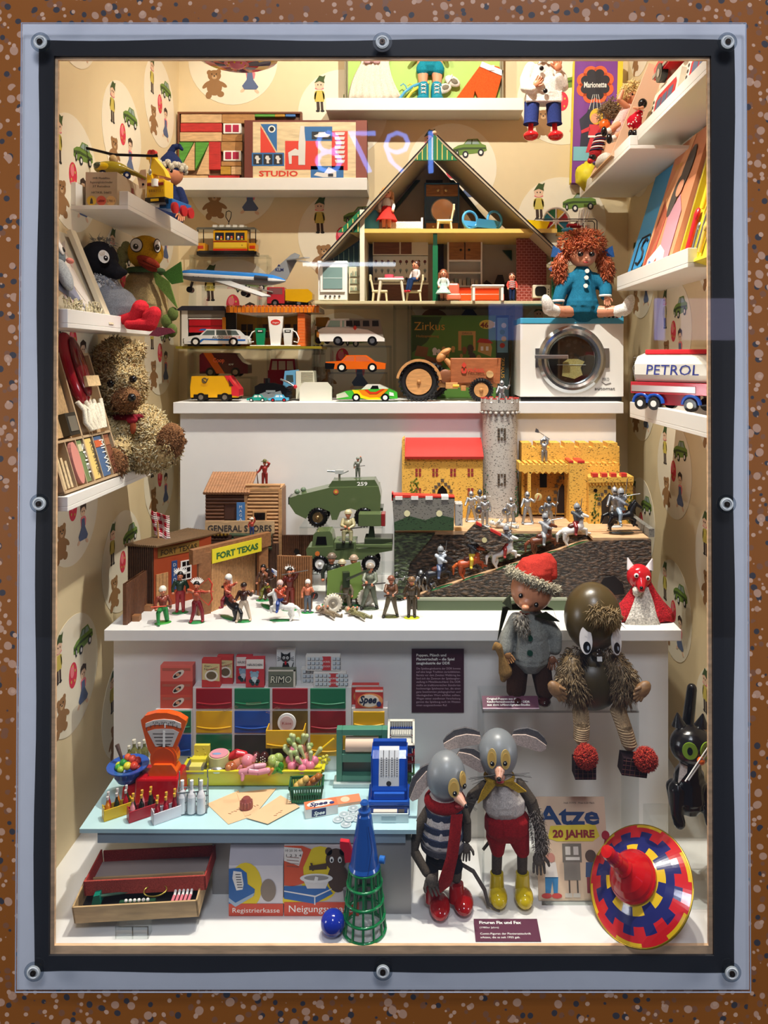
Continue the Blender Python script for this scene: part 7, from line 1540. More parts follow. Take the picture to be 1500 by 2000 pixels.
for a in (('silver knight on a black horse, lowest on the ramp',862,'#23242a','#141418','#c9d2dc','#5a6a8c',1),
 ('black-cloaked knight on an orange-brown horse climbing the ramp',925,'#b5502a','#c8602c','#2a2c30','#e0c23c',1),
 ('silver knight on a white horse in the middle of the ramp',990,'#e9e9e6','#f6f6f4','#6a6e74','#a83a34',1),
 ('silver knight with lance on a brown horse near the ramp top',1066,'#6a3a24','#7c4630','#a8abae','#9a9da0',1),
 ('dark knight on a white rearing horse at the top of the ramp',1128,'#e6e4de','#f2f0ea','#4c5054','#8a2a2c',1)):
    u=a[1]; rider(a[0],u,0,78,a[2],a[3],a[4],a[5],'knight','#8f9296',('sword',) if u!=1066 else ('spear',),rear=.32,fl=a[6],d=1.792,z=rampz(u)+.004,base='#3f7a4c',skin=SIL,ba=.3)
rider('black horse with a plumed rider standing at the right end of courtyard',1214,0,84,'#15161a','#0c0d10','#7a7e86','#8fa0b0','knight','#9a9da2',('spear',),rear=.0,fl=1,d=1.80,z=CYZ,base='#2a2c2c',skin=SIL)
kn('tall silver knight standing behind the black horse',1200,1.87,CYZ,74,'sword',('lance',),top='#8c8f94')
# ---------------- wall panel and signs
MG=C('#571a38','pa')
t=T('info_panel','dark purple wall panel with white German text on the plinth front','sign',855,d=1.6635,v=1391)
m=MB(); m.box(-51,51,-2,0,0,124,C('#3d1026','pa')); t('panel',m)
m=MB()
for i,s_ in enumerate(('Puppen, Plüsch und','Planwirtschaft – die Spiel','zeugindustrie der DDR')): m.text(s_,-42,110-i*7.8,7.2,WH,-2.2,al='LEFT',bold=.02,fit=(58,74,66)[i])
L_=('Die Spielzeugindustrie der DDR konnte','auf eine lange Tradition zurückblicken.','Bereits vor dem Zweiten Weltkrieg be-','fand sich das Zentrum der Spielzeugher-','stellung in Mitteldeutschland. Die DDR','stellte an traditionsreichen Standorten','hochwertige Spielwaren her, die einen','ganz bestimmten pädagogischen und','ideologischen Wert erfüllen sollten.','Wegen seiner exzellenten Verarbeitung','genoss das Spielzeug auch im Westen','einen ausgezeichneten Ruf.')
for i,s_ in enumerate(L_): m.text(s_,-42,84.5-i*6.5,5.6,C('#c9a8b6','pa'),-2.2,al='LEFT',fit=86 if i<11 else 60)
t('lettering',m)
t=T('label_plate','small purple caption plate for the two seated puppets on the clear shelf','sign',998,d=1.518,z=-.72,k=1.518/F)
X=TR(0,0,0,-.9,0,0); m=MB(); m.box(-55,55,-1,0,0,26,MG,X); m.box(-55,55,-1.4,0,0,1.5,C('#d9b8c8','pa'),X); t('plate',m)
m=MB()
for i,s_ in enumerate(('Original-Puppen aus der','Kinderfernsehsendung der DDR','aus dem »Abendgruß«-Studio')): m.text(s_,-46,18-i*6,5.6,WH,-1.2,X,al='LEFT',bold=.02,fit=(62,84,84)[i])
t('lettering',m)
t=T('label_plate','purple caption plate lettered Figuren Fix und Fax on the case floor','sign',993,1842,d=1.368,z=FL+.0006,k=1.368/F)
X=TR(0,0,0,-PI/2+.12,0,0); m=MB(); m.box(-64,64,-1.4,0,0,50,MG,X); t('plate',m)
m=MB(); m.text('Figuren Fix und Fax',-54,38,9,WH,-1.6,X,al='LEFT',bold=.03,fit=84); m.text('(1980er Jahre)',-54,28,5.6,WH,-1.6,X,al='LEFT',fit=38); m.text('Comic-Figuren der Pionierzeitschrift',-54,14,6,WH,-1.6,X,al='LEFT',bold=.01,fit=100); m.text('»Atze«, die es seit 1955 gab.',-54,6,6,WH,-1.6,X,al='LEFT',bold=.01,fit=78); t('lettering',m)
# ---------------- shop counter
CT=-.908
TBL=C('#b9dde2','pl',.35); GRY=C('#8fa0aa','pl')
t=TW('shop_counter','light blue toy shop counter carrying groceries, scales and cash register','toy counter',(-.35,1.44,CZ+FL))
def TPt(u,v,z=CT): return W(u,v,-z*F/(v-700))
A,B,C1_,D_=TPt(155,1619),TPt(813,1621),TPt(820,1491.5),TPt(241,1491.5)
m=MB(); m.prism([(p.x,p.y) for p in (A,B,C1_,D_)],CZ+CT-.008,CZ+CT,TBL,'xy'); t('counter_top',m,bev=.001)
m=MB(); x0=(190-810)/F*1.43; x1=(792-810)/F*1.43
m.box(x0,x1,1.431,1.64,CZ+CT-.030,CZ+CT-.0085,GRY); t('apron',m)
m=MB(); m.box((415-810)/F*1.49,(700-810)/F*1.49,1.49,1.655,CZ+FL+.0005,CZ+CT-.031,C('#8d8a88','pl')); t('base_box',m)
m=MB(); m.box((700-810)/F*1.44,(803-810)/F*1.44,1.437,1.655,CZ+FL+.0005,CZ+CT-.031,C('#8d8a88','pl')); t('end_box',m)
# drawer cabinet
t=T('drawer_cabinet','white toy shop cabinet with red, green, yellow and blue drawers','toy cabinet',530,d=1.627,z=CT,k=1.627/F)
X_=lambda u:u-530; Z_=lambda v:t.v-v; CW_=C('#e4e0dc','pl'); dep=32
m=MB(); m.box(X_(376),X_(686),2,dep,0,Z_(1343),CW_); t('main_body',m,bev=.4); m=MB(); m.box(X_(303),X_(375.5),2,dep,0,Z_(1386),CW_); t('left_wing',m,bev=.4); m=MB(); m.box(X_(686.5),X_(757),2,dep,0,Z_(1384),CW_); t('right_wing',m,bev=.4)
m=MB(); m.box(X_(692),X_(760),dep-4+5,dep+4,0,Z_(1312),C('#8fa3ab','pl')); t('backboard',m)
dr={'r':C('#8e1822','pl'),'g':C('#1e6b47','pl'),'y':C('#d9a818','pl'),'b':C('#1c4a9c','pl')}
rows=((1341+4,1384),(1389,1431),(1435,1476))
def drawer(u0,u1,v0,v1,c_):
    q=MB(); q.box(X_(u0),X_(u1),-1,2,Z_(v1),Z_(v0),dr[c_]); o=t('drawer',q,bev=.5)
    q=MB(); n=10; pts=[(X_(u0)+2+(u1-u0-4)*i/n, -1-4*math.sin(PI*i/n), Z_(v1)+12-1.6*math.sin(PI*i/n)) for i in range(n+1)]; q.tube(pts,1.5,dr[c_],6); t('drawer_lip',q,up=o)
for (u0,u1),cc in zip(((383,453),(458,527),(532,601),(606,675)),('ryg','gb ','r b','gry')):
    for (v0,v1),c_ in zip(rows,cc):
        if (u0,v0)==(532,1389) or c_==' ' or (u0==532 and v0>1400): continue
        drawer(u0,u1,v0,v1,c_)
drawer(306,373,*rows[1],'g'); drawer(306,373,*rows[2],'b'); drawer(690,751,1390,1426,'y'); drawer(690,751,1432,1476,'g')
m=MB(); m.box(X_(458),X_(527),-.5,2.2,Z_(1476),Z_(1436),C('#3a3330','mt')); m.box(X_(532),X_(601),-.5,2.2,Z_(1476),Z_(1389),C('#6b5518','mt')); t('open_compartment',m)
m=MB(); a,b=X_(525),X_(598); m.box(a,b,-30,-27,Z_(1446),Z_(1412),dr['y']); m.box(a,a+2,-27,2,Z_(1440),Z_(1412),dr['y']); m.box(b-2,b,-27,2,Z_(1440),Z_(1412),dr['y']); m.box(a,b,-27,2,Z_(1446),Z_(1443),dr['y']); m.tube([(a+2+(b-a-4)*i/10,-30-4*math.sin(PI*i/10),Z_(1438)-1.6*math.sin(PI*i/10)) for i in range(11)],1.5,dr['y'],6); t('open_drawer',m,bev=.4)
m=MB(); m.cyl((0,0,0),(0,3,0),18,WH,n=26); m.cyl((0,-.4,0),(0,0,0),13,C('#d9b8b0','pa'),n=24); m.text('Käse',0,-3,8,C('#a83c3c','pa'),-.5,fit=18); one('round_cheese_box','round white cheese box standing in the open yellow drawer','toy grocery',m,560,d=1.612,v=1412)
CABZ=t.z+Z_(1343)*t.k; LWZ=t.z+Z_(1386)*t.k; RWZ=t.z+Z_(1384)*t.k
def pack(name,label,u0,u1,v0,v1,dep_,col,art,z,d=None,group=None,rz=0,cat='toy grocery'):
    t=T(name,label,cat,(u0+u1)/2,d=d,z=z,rz=rz,group=group); w_=(u1-u0)/2; h=v1-v0
    m=MB(); m.box(-w_,w_,0,dep_,0,h,C(col,'pa')); t('carton',m,bev=.4); a=MB(); art(a,w_,h); t('cover_print',a); return t
def fl(a,pts,c_,y=-.3): a.flat(pts,y,C(c_,'pa'))
def art_red(a,w_,h): fl(a,[(-w_+4,h-5),(w_-4,h-5),(w_-4,h-10),(-w_+4,h-10)],'#b8604c'); a.ell(4,h*.45,13,6,-.4,C('#e8dccb','pa'),rot=.6); a.ell(2,h*.42,9,3.4,-.7,C('#241c1a','pa'),rot=.6); a.ell(3,h*.44,4,3,-1,C('#d9a07c','pa'))
for i,(v0,v1,l,c_) in enumerate(((1287,1318,'topmost of the stack of three','#e26a5c'),(1318,1344,'middle of the stack of three','#c94a3a'),(1344,1371,'lowest of the stack of three','#d2553f'))):
    pack('grocery_box','red patterned box, %s on the left cabinet wing'%l,313,376,v0,v1,20,c_,art_red,LWZ+(1371-v1)*1.632/F,1.632)
def art_soup(a,w_,h): fl(a,[(-w_+1,h*.28),(w_-1,h*.22),(w_-1,h-9),(-w_+1,h-8)],'#d8c88c'); a.ell(1,h*.42,w_*.72,h*.2,-.5,C('#f0e9d8','pa')); a.ell(1,h*.43,w_*.55,h*.14,-.8,C('#6a5a3c','pa')); a.text('Eier-',-w_*.3,h-15,6,INK,-.6,fit=14); a.text('Nudeln',-1,h-21,6,INK,-.6,fit=24); fl(a,[(-8,h*.62),(14,h*.74),(14,h*.72),(-8,h*.6)],'#b85a4c',-.6)
pack('soup_box','yellow and red noodle box, front one of the pair',394,430,1272,1327,12,'#c93a36',art_soup,CABZ,1.628); pack('soup_box','yellow and red noodle box, rear one of the pair',424,455,1267,1322,10,'#c93a36',art_soup,CABZ,1.645)
def art_hog(a,w_,h): fl(a,[(-w_+1,h*.64),(w_-1,h*.64),(w_-1,h-2),(-w_+1,h-2)],'#efe6dc'); a.text('HÄUSCHEN',0,h*.74,6,INK,-.6,fit=w_*1.6,bold=.02); a.ell(-1,h*.42,8,7,-.5,C('#8fb2c4','pa')); a.ell(-1,h*.25,7,7,-.6,C('#c9d9dc','pa')); 
def art_hog2(a,w_,h): art_hog(a,w_,h); [a.ell(x,z,3.6,4,-.8,C('#1f3a3a','pa')) for x,z in((-8,h*.22),(6,h*.22),(-4,h*.14),(4,h*.14))]; [a.ell(x,h*.52,3,3,-.7,C('#7aa0b4','pa')) for x in(-7,5)]
pack('biscuit_box','red and white box with blue bear, front one of the pair',480,516,1268,1325,12,'#c9343c',art_hog2,CABZ,1.628); pack('biscuit_box','red and white box with blue bear, rear one of the pair',461,492,1265,1319,10,'#c9343c',art_hog2,CABZ,1.647)
def art_cat(a,w_,h):
    a.ell(0,h*.74,9,8,-.4,INK); fl(a,[(-9,h*.76),(-9,h*.92),(-2,h*.84)],'#1a1a1c',-.4); fl(a,[(9,h*.76),(9,h*.92),(2,h*.84)],'#1a1a1c',-.4)
    for x in(-3.5,3.5): a.ell(x,h*.75,2.4,2.8,-.7,WH); a.ell(x,h*.75,1,1.4,-1,BK)
    fl(a,[(-5,h*.6),(5,h*.6),(10,h*.38),(-8,h*.38)],'#1a1a1c',-.4); fl(a,[(10,h*.4),(15,h*.62),(16,h*.6),(12,h*.38)],'#1a1a1c',-.4); a.ell(0,h*.6,2,4,-.9,RED)
    for s in(-1,1):
        for i in(-1,0,1): fl(a,[(s*5,h*.72),(s*16,h*.72+i*4),(s*16,h*.72+i*4+.8)],'#1a1a1c',-.8)
pack('cat_box','white box printed with a black cat, tallest box on the cabinet',540,576,1252,1318,10,'#e6e4df',art_cat,CABZ,1.650)
pack('soap_box','olive green box lettered RIMO in outlined capitals',524,577,1290,1324,14,'#6f7460',lambda a,w_,h:(a.box(w_-4,w_,-.3,0,0,h,C('#dcd6c4','pa')),a.box(-w_,w_,-.3,0,h-3,h,C('#dcd6c4','pa')),a.text('RIMO',-2,9,19,C('#2c2e26','pa'),-.4,fit=42,bold=.07,shear=.1),a.text('RIMO',-2,9,19,C('#cfd0b8','pa'),-.8,fit=41,bold=.01,shear=.1)),CABZ,1.629)
def art_sug(a,w_,h):
    fl(a,[(-1,1),(16,1),(16,h-1),(-1,h-1)],'#c93a3c')
    for i in range(8):
        x=-w_+5+i*8.2
        if -6<x+3<18 and i>3 and x<14: continue
        for j in range(3): fl(a,[(x-1,h*.14+j*h*.29-1),(x-1,h*.14+j*h*.29+4.6),(x+5.4,h*.14+j*h*.29+4.6),(x+5.4,h*.14+j*h*.29-1)],'#3c4650',-.2); fl(a,[(x-1.6,h*.14+j*h*.29),(x-1.6,h*.14+j*h*.29+5.4),(x+4.2,h*.14+j*h*.29+5.4),(x+4.2,h*.14+j*h*.29)],'#c9d2d6',-.5)
    a.text('WÜRFEL',7.5,h*.55,5,WH,-.6,fit=14); a.text('ZUCKER',7.5,h*.25,5,WH,-.6,fit=14)
pack('sugar_box','white sugar cube box, front right one of three',612,676,1300,1328,12,'#dfdcd4',art_sug,CABZ,1.629); pack('sugar_box','white sugar cube box, left rear one of three',588,650,1294,1324,12,'#dfdcd4',art_sug,CABZ,1.645); pack('sugar_box','white sugar cube box stacked on top of two others',597,664,1272,1301,14,'#dfdcd4',art_sug,CABZ+29*1.636/F,1.637)
def art_spee(a,w_,h): a.ell(2,h*.42,w_*.92,h*.4,-.3,C('#ef9a5c','pa')); a.ell(0,h*.42,w_*.72,h*.33,-.5,C('#efe0cf','pa')); a.text('Spee',-3,h*.3,h*.55,C('#1c2140','pa'),-.8,fit=w_*1.25,bold=.04,shear=.3); a.ell(w_*.7,h*.25,4.6,5,-1,C('#30366e','pa')); fl(a,[(-w_,h-4),(w_,h-4),(w_,h),(-w_,h)],'#e9ddd0',-.3)
pack('detergent_box','red box lettered Spee, front one on the right cabinet wing',694,748,1343,1379,14,'#cf3f34',art_spee,RWZ,1.628); pack('detergent_box','red box lettered Spee, rear one on the right cabinet wing',686,740,1338,1376,12,'#cf3f34',art_spee,RWZ,1.646)
# items on the counter
def ct(name,label,cat,u,v,rz=0,group=None,z=CT+.0005): return T(name,label,cat,u,v,z=z,rz=rz,group=group)
t=ct('toy_scale','red and orange toy shop scale with fan-shaped dial','toy scale',292,1574)
m=MB(); m.taper((-32,56,0,64),(-30,54,4,60),0,50,C('#b3141d','gl')); m.taper((-58,-30,0,64),(-55,-30,4,60),0,34,C('#b3141d','gl')); t('base',m,bev=4)
OD=C('#e05a18','gl'); m=MB(); m.prism([(-12,98),(-24,145),(-26,156),(-18,164),(4,170),(26,170),(48,164),(64,154),(62,144),(44,98),(40,76),(0,76)],24,40,OD); m.cyl((20,22,80),(20,42,80),27,OD,n=30); m.prism([(-6,50),(-8,58),(2,72),(38,72),(48,58),(48,50)],14,44,OD); hd=t('dial_housing',m,bev=2)
m=MB(); m.cyl((20,20.6,80),(20,22,80),22,C('#cf4c12','gl'),n=28)
t('round_boss',m,up=hd)
m=MB(); PP=C('#cdc6c0','pa'); m.prism([(-16,142),(-16,150),(0,156),(20,158),(40,156),(54,150),(54,140),(40,145),(20,148),(0,147)],22,24,PP); m.prism([(-12,134),(2,138),(20,139),(38,138),(50,132),(38,104),(4,104)],22,24,PP)
for i in range(9): a=-.55+i*.14; x=20+64*math.sin(a); z=85+64*math.cos(a); m.box(x-.5,x+.5,21.4,22,z-3,z+3,INK)
for j in range(4): m.prism([(4+2-j*2.4+j*0,108+j*7),(36-2+j*2.4,108+j*7),(36-2+j*2.4,109.4+j*7),(4+2-j*2.4,109.4+j*7)],21.4,22,INK)
m.text('10 20 30',20,150,5,INK,21.8,fit=44); t('scale_face',m,up=hd)
m=MB(); m.box(19,23,20.6,21.6,104,136,WH); m.box(22,24,20.6,21.6,142,150,WH); t('pointer',m,up=hd)
m=MB(); m.cyl((-38,30,30),(-38,30,36),9,C('#9c1119','gl')); t('pan_post',m)
SZ_=CT+.0005+60*t.k
t=ct('toy_bowl','blue toy bowl with wide rim on the scale pan','toy bowl',0,0,z=0) if 0 else T('toy_bowl','blue toy bowl with wide rim on the scale pan','toy bowl',250,d=1.527,z=CT+.0385,k=1.5/F)
m=MB(); m.lathe([(0,0),(20,0),(26,10),(28,24),(40,28),(40,30),(26,27),(23,10),(0,4)],C('#2852a8','gl'),n=34); t('bowl',m)
for i,(x,y,z,r,c_) in enumerate(((-16,-8,28,7,'#3f9a34'),(-8,-2,34,8,'#2f8a3c'),(-19,2,27,7,'#cbd23c'),(2,-8,31,8,'#d9c93c'),(14,-6,30,8.5,'#c2402c'),(8,2,40,7.5,'#cf4a3a'),(16,6,34,8,'#b8382c'),(-2,4,42,7,'#d8603c'),(20,-2,24,7,'#8c2a2c'),(-10,-12,26,7,'#9aba34'))):
    f=MB(); f.sph((x,y,z),(r,r,r*.95),C(c_,'gl'),14); kx='red orange green yellow'.split()
    one('toy_fruit',('green fruit at the left front of the blue bowl','dark green fruit under the spoon in the blue bowl','yellow-green fruit by the left rim of the blue bowl','yellow fruit at the front middle of the bowl','red-orange fruit at the front right of the bowl','orange-red fruit near the top of the heap','dark red fruit at the back right of the heap','orange fruit topmost in the blue bowl','brownish red fruit by the right rim of the bowl','light green fruit at the very front of the bowl')[i],'toy fruit',f,250,d=1.527,z=CT+.0385,group='toy fruit in the blue bowl',k=1.5/F)
f=MB(); f.tube([(-12,6,30),(-26,10,64)],[2.4,4.4],C('#5a443c','wo')); one('toy_spoon','dark brown wooden scoop sticking out of the blue bowl','toy spoon',f,250,d=1.527,z=CT+.0385,k=1.5/F)
t=T('bottle_holder','small cream tray of olive glass bottles behind the toy scale','toy bottles',268,d=1.615,z=CT+.0005,k=1.60/F)
m=MB(); m.box(-24,24,-10,20,0,26,C('#cfc6a8','pl')); t('tray',m)
def bottle(name,label,u,v,h,col,cap,d=None,z=CT,group=None,k=None,dx=0,dy=0,r=None,kind='gl'):
    m=MB(); r=r or h*.17; m.lathe([(0,0),(r,0),(r,h*.5),(r*.8,h*.6),(r*.36,h*.72),(r*.36,h*.9),(0,h*.9)],C(col,kind),n=14); m2=MB(); m2.cyl((0,0,h*.86),(0,0,h),r*.42,C(cap,'gl'),n=10)
    o=one(name,label,'toy bottle',m,u,v,d,z,group=group,k=k); c_=kid('cap',m2,o,k or (d or -z*F/(v-700))/F); return o
for i,(x,h) in enumerate(((-16,40),(-6,50),(4,42),(14,46))): bottle('toy_bottle','olive glass toy bottle in the cream tray behind the scale',268+x,0,h,'#6b6a3c','#d9d4c0',d=1.615+.004*i,z=CT+.017,group='olive bottles behind the scale')
def crate(label,u,v,col,cols,cap,lab,rz=.6):
    t=ct('bottle_crate',label,'toy crate',u,v,rz); k=t.k; L_,w_,h=54,20,26; c_=C(col,'pl')
    m=MB(); m.box(0,L_,0,w_,0,2,c_); m.box(0,L_,0,2,2,h*.85,c_); m.box(0,L_,w_-2,w_,2,h*.85,c_); m.box(0,2,2,w_-2,2,h,c_); m.box(L_-2,L_,2,w_-2,2,h,c_); t('crate',m,bev=.8)
    for i in range(6):
        x=8+(i//2)*17+(i%2)*3; y=6 if i%2==0 else 13; p=t.o.location+Vector((x*math.cos(rz)-y*math.sin(rz),x*math.sin(rz)+y*math.cos(rz),0))*k
        m=MB(); hh=42+(i*5)%9; r=5.4; c2=cols[i%len(cols)]; m.lathe([(0,0),(r,0),(r,hh*.5),(r*.8,hh*.6),(r*.38,hh*.74),(r*.38,hh*.9),(0,hh*.9)],C(c2,'gl'),n=12)
        o=mkobj('toy_bottle',m,k); o.location=p+Vector((0,0,2.4*k)); tag(o,'tiny toy bottle standing in '+lab,'toy bottle','bottles in '+lab); q=MB(); q.cyl((0,0,hh*.86),(0,0,hh),r*.5,C(cap,'gl'),n=10); kid('cap',q,o,k)
crate('yellow toy crate of bottles, leftmost of three on the counter',203,1606,'#dcb51c',('#c8761c','#a81c2c','#23301f'),'#c9c4c0','the yellow crate')
crate('red toy crate of bottles, middle of three on the counter',252,1609,'#b02430',('#d88a90','#20241c','#1a1d18'),'#d9a83c','the red crate')
crate('white toy crate of bottles, rightmost of three on the counter',300,1613,'#dfdde2',('#8c1220','#7c0f1c','#a01828'),'#d9a83c','the white crate')
t=ct('wire_bottle_rack','clear and grey rack holding white toy milk bottles','toy rack',375,1590,.12)
m=MB(); GR=C('#7d8284','gl')
for x in(-28,-9,10,28):
    m.box(x-.9,x+.9,-1,1,0,44,GR); m.box(x-.9,x+.9,17,19,0,60,GR)
for z in(4,24,43): m.box(-28,28,-1.2,1.2,z-1,z+1,GR); m.box(-28,28,17,19,z-1,z+1,GR)
m.box(-28,28,0,18,0,2,GR); m.tube([(-28,0,44),(-28,18,60)],1,GR,5); m.tube([(28,0,44),(28,18,60)],1,GR,5); m.box(-28,-26,16,18,60,76,GR); m.box(26,28,16,18,60,76,GR); t('rack',m)
for i in range(3): bottle('milk_bottle','white toy milk bottle in the grey wire rack',356+i*18.5,1586,62,'#e6e4e6','#efeeee',z=CT+.003,group='milk bottles in the wire rack',r=8.5)
t=ct('milk_can','tiny pewter grey jug left of the wire rack','toy jug',352,1566); m=MB(); m.lathe([(0,0),(5,0),(6,10),(4,26),(7,32),(0,32)],SIL,n=14); t('jug',m)
# trough with food
TRG='toy food in the yellow trough'
t=ct('food_trough','yellow toy shop trough filled with toy food','toy trough',494,1537); TYY=C('#d9d02c','pl')
m=MB(); m.taper((-126,126,4,32),(-132,132,0,36),0,3,TYY)
m.prism([(0,3),(-6,33),(-3,35),(4,5)],-128,128,TYY,'yz'); m.prism([(34,3),(40,33),(37,35),(30,5)],-128,128,TYY,'yz')
for s in(-1,1): m.prism([(s*124,3),(s*139,33),(s*136,35),(s*121,5)],0,34,TYY)
m.box(-140,140,-9,-3,33,36,TYY); m.box(-140,140,36,42,33,36,TYY); m.box(-140,-134,-9,42,33,36,TYY); m.box(134,140,-9,42,33,36,TYY); m.box(-132,132,0,36,24,26,TYY); t('trough',m,bev=.8)
tz=CT+.0005; tk=t.k; td=t.d
def food(name,label,fn,u,dy=20,zz=23,group=TRG):
    m=MB(); fn(m); return one(name,label,'toy food',m,u,d=td+dy*.72*tk,z=tz+(zz+5+dy*.25)*tk,k=tk)
food('toy_cheese','yellow toy cheese block with holes, upright at the back left',lambda m:(m.box(-15,15,0,8,0,34,C('#e0d04a','pl')),[m.sph((x,-.5,z),(2,1,2),C('#b8a42c','pl'),8) for x,z in((-8,24),(4,28),(7,18),(-4,14))]),394,30)
food('toy_cheese','flat yellow toy cheese slab in front of the upright one',lambda m:m.box(-15,14,-8,8,10,16,C('#d8cc3c','pl')),390,22)
food('toy_butter','silver wrapped toy butter pack at the left of the trough',lambda m:(m.box(-18,17,-12,12,0,14,C('#a9a79c','me',.4)),m.box(-11,12,-12.5,12.5,3,14.4,C('#d8cf6a','pa'))),384,6)
food('toy_tin','round flat toy tin with pink and blue lid',lambda m:(m.cyl((0,0,0),(0,0,20),20,C('#c9c88c','gl'),n=28),m.cyl((0,0,20),(0,0,22),18,C('#d8909c','pa'),n=28),m.sph((-4,-3,22),(9,4,1),C('#7c9cc4','pa'),12)),428,26)
food('toy_foil_fish','crumpled silver foil wrapped piece',lambda m:(m.sph((0,0,5),(14,7,7),C('#cdd0cc','me',.3),12),m.sph((-14,-2,4),(7,4,5),C('#cdd0cc','me',.3),8)),424,0)
food('toy_sausage','bright red toy sausage at the back',lambda m:m.chain([(-16,0,12),(-4,0,18),(12,0,16)],[7,9,7],C('#cf2f34','gl')),466,30)
food('toy_ham','brown glazed toy ham',lambda m:(m.sph((0,0,8),(13,10,11),C('#a85a34','gl'),16),m.sph((-4,-8,10),(6,4,7),C('#c9804a','gl'),10)),452,4)
food('toy_chicken','peach coloured toy chicken piece',lambda m:m.chain([(-8,0,8),(4,0,14),(10,-2,8)],[9,9,6],C('#d98a6a','gl')),468,12)
food('toy_chicken','pink plucked toy chicken in the middle of the trough',lambda m:(m.sph((0,0,14),(14,12,14),C('#e08a94','gl'),18),m.cap((-12,-6,8),(-18,-8,2),5,3,C('#e08a94','gl')),m.cap((12,-4,18),(16,-4,28),5,3,C('#e08a94','gl'))),484,12)
food('toy_sausage_chain','pale pink string of toy sausages hanging at the front rim',lambda m:(m.chain([(-26,-12,8),(-10,-16,12),(8,-16,10),(26,-14,12)],[6,6.5,6,5.5],C('#dc96a4','gl')),m.chain([(-22,-16,6),(-22,-20,-2)],[5,3.4],C('#dc96a4','gl')),m.chain([(-12,-14,14),(0,-14,20),(18,-10,20)],[5,5,4.5],C('#e3a3b0','gl'))),500,0)
for i,x in enumerate((500,516)): food('toy_blood_sausage',('dark toy sausage with white specks, left of two','dark toy sausage with white specks, right of two')[i],lambda m:(m.sph((0,0,14),(10,9,12),C('#3c1a16','gl'),14),[m.sph((-5+(j%3)*4,-8.6,8+j*1.7),(1.2,.8,1.4),WH,6) for j in range(8)]),x,24)
food('toy_cabbage','pale green toy cabbage head',lambda m:[m.sph((6*math.sin(i*1.3),4*math.cos(i*1.1)-3,13+5*math.sin(i*2.1)),(11-i*.4,8,12-i*.6),C(('#b5c474','#9fb35c')[i%2],'gl'),12) for i in range(8)],538,16)
food('toy_vegetable','small green and orange toy vegetable bundle below the cabbage',lambda m:(m.chain([(-10,-8,4),(0,-10,10),(8,-8,4)],[4,5,3],C('#4c9a34','gl')),m.chain([(-16,-10,2),(-10,-10,10)],[3.5,4],C('#d88a3c','gl')),m.sph((6,-6,14),(6,4,9),C('#3c8a2c','gl'),10)),544,2)
r_=random.Random(12)
for i,(u,dy,z) in enumerate(((573,24,22),(590,30,20),(566,14,8),(583,12,6),(600,26,8),(596,10,4),(614,16,6),(570,4,2),(590,0,0),(606,4,3))):
    food('toy_radish',('pink toy radish at the top of the radish heap','pale orange toy radish with long leaves','pink toy radish by the cabbage','pink toy radish in the centre of the radish heap','orange-pink toy radish behind the radish heap','pink toy radish at the front right of the heap','darker pink toy radish under the yellow fork','pink toy radish at the lower left of the heap','pink toy radish at the very front of the heap','pink toy radish by the right end of the trough')[i],lambda m:(m.sph((0,0,8),(9,8,9.5),C('#dd7f96' if i not in(1,4) else '#dd9478','gl'),14),m.sph((2,-3,.5),(2,2,3),WH,8),[m.cap((0,2,15),(r_.uniform(-12,12),r_.uniform(-4,8),r_.uniform(24,38)),2,5,C(('#b9c48c','#93aa64')[j%2],'gl'),8) for j in range(3 if i<5 else 1)]),u,dy,z+22)
food('toy_fork','yellow toy fork lying across the right end of the trough',lambda m:(m.tube([(-20,0,12),(30,4,52)],[2.2,2.2],YEL),m.tube([(-20,0,12),(-34,-2,2)],[4.5,2],YEL)),622,20)
food('toy_flower','small yellow toy blossom at the trough corner',lambda m:[m.sph((6*math.cos(i*1.26),2*math.sin(i),6*math.sin(i*1.26)+6),(4,2,4),C('#e0d85c','gl'),8) for i in range(5)],636,30)
# leaflets
for i,(pts,l) in enumerate((([(404,1571),(466,1545),(489,1596),(446,1611)],'peach leaflet, left one of three on the counter'),([(462,1550),(540,1541),(500,1590),(478,1596)],'peach dotted leaflet, rear one of three under the pudding'),([(481,1600),(548,1556),(586,1578),(523,1612)],'peach leaflet, right one of three on the counter'))):
    ps=[TPt(u,v) for u,v in pts]; c0=sum(ps,Vector())/4; m=MB(); m.prism([((p.x-c0.x),(p.y-c0.y)) for p in ps],0,.0006,C('#e8bf94','pa'),'xy')
    o=mkobj('leaflet',m); o.location=(c0.x,c0.y,CZ+CT+.0006+i*.0009); tag(o,l,'leaflet','leaflets on the toy counter')
    a=(ps[0]-c0)*.8; b=(ps[1]-c0)*.8; m=MB(); XX=TR(0,0,0,0,0,math.atan2(b.y-a.y,b.x-a.x))
    for j in range(2): m.text(('Rezepte','Puddingfreunde')[j],0,.004-j*.006,.006,C('#5a3a2c','pa'),0,XX@TR(0,0,.0008,-PI/2,0,0),fit=.03)
    for j in range(4): m.tube([XX@Vector((-.012+j*.006,-.012,.0008)),XX@Vector((-.008+j*.006,-.017+.003*(j%2),.0008))],.0006,C('#8c5a3c','pa'),4)
    kid('print',m,o)
m=MB(); m.lathe([(13,0),(12,3),(11,12),(7,18),(0,19)],C('#8c4a44','gl'),n=24); [m.sph((11*math.cos(a*PI/6),11*math.sin(a*PI/6),6),(2.2,2.2,8),C('#9c5a50','gl'),6) for a in range(12)]; one('toy_pudding','brown fluted toy pudding on the leaflets','toy food',m,481,1576,z=CT+.003)
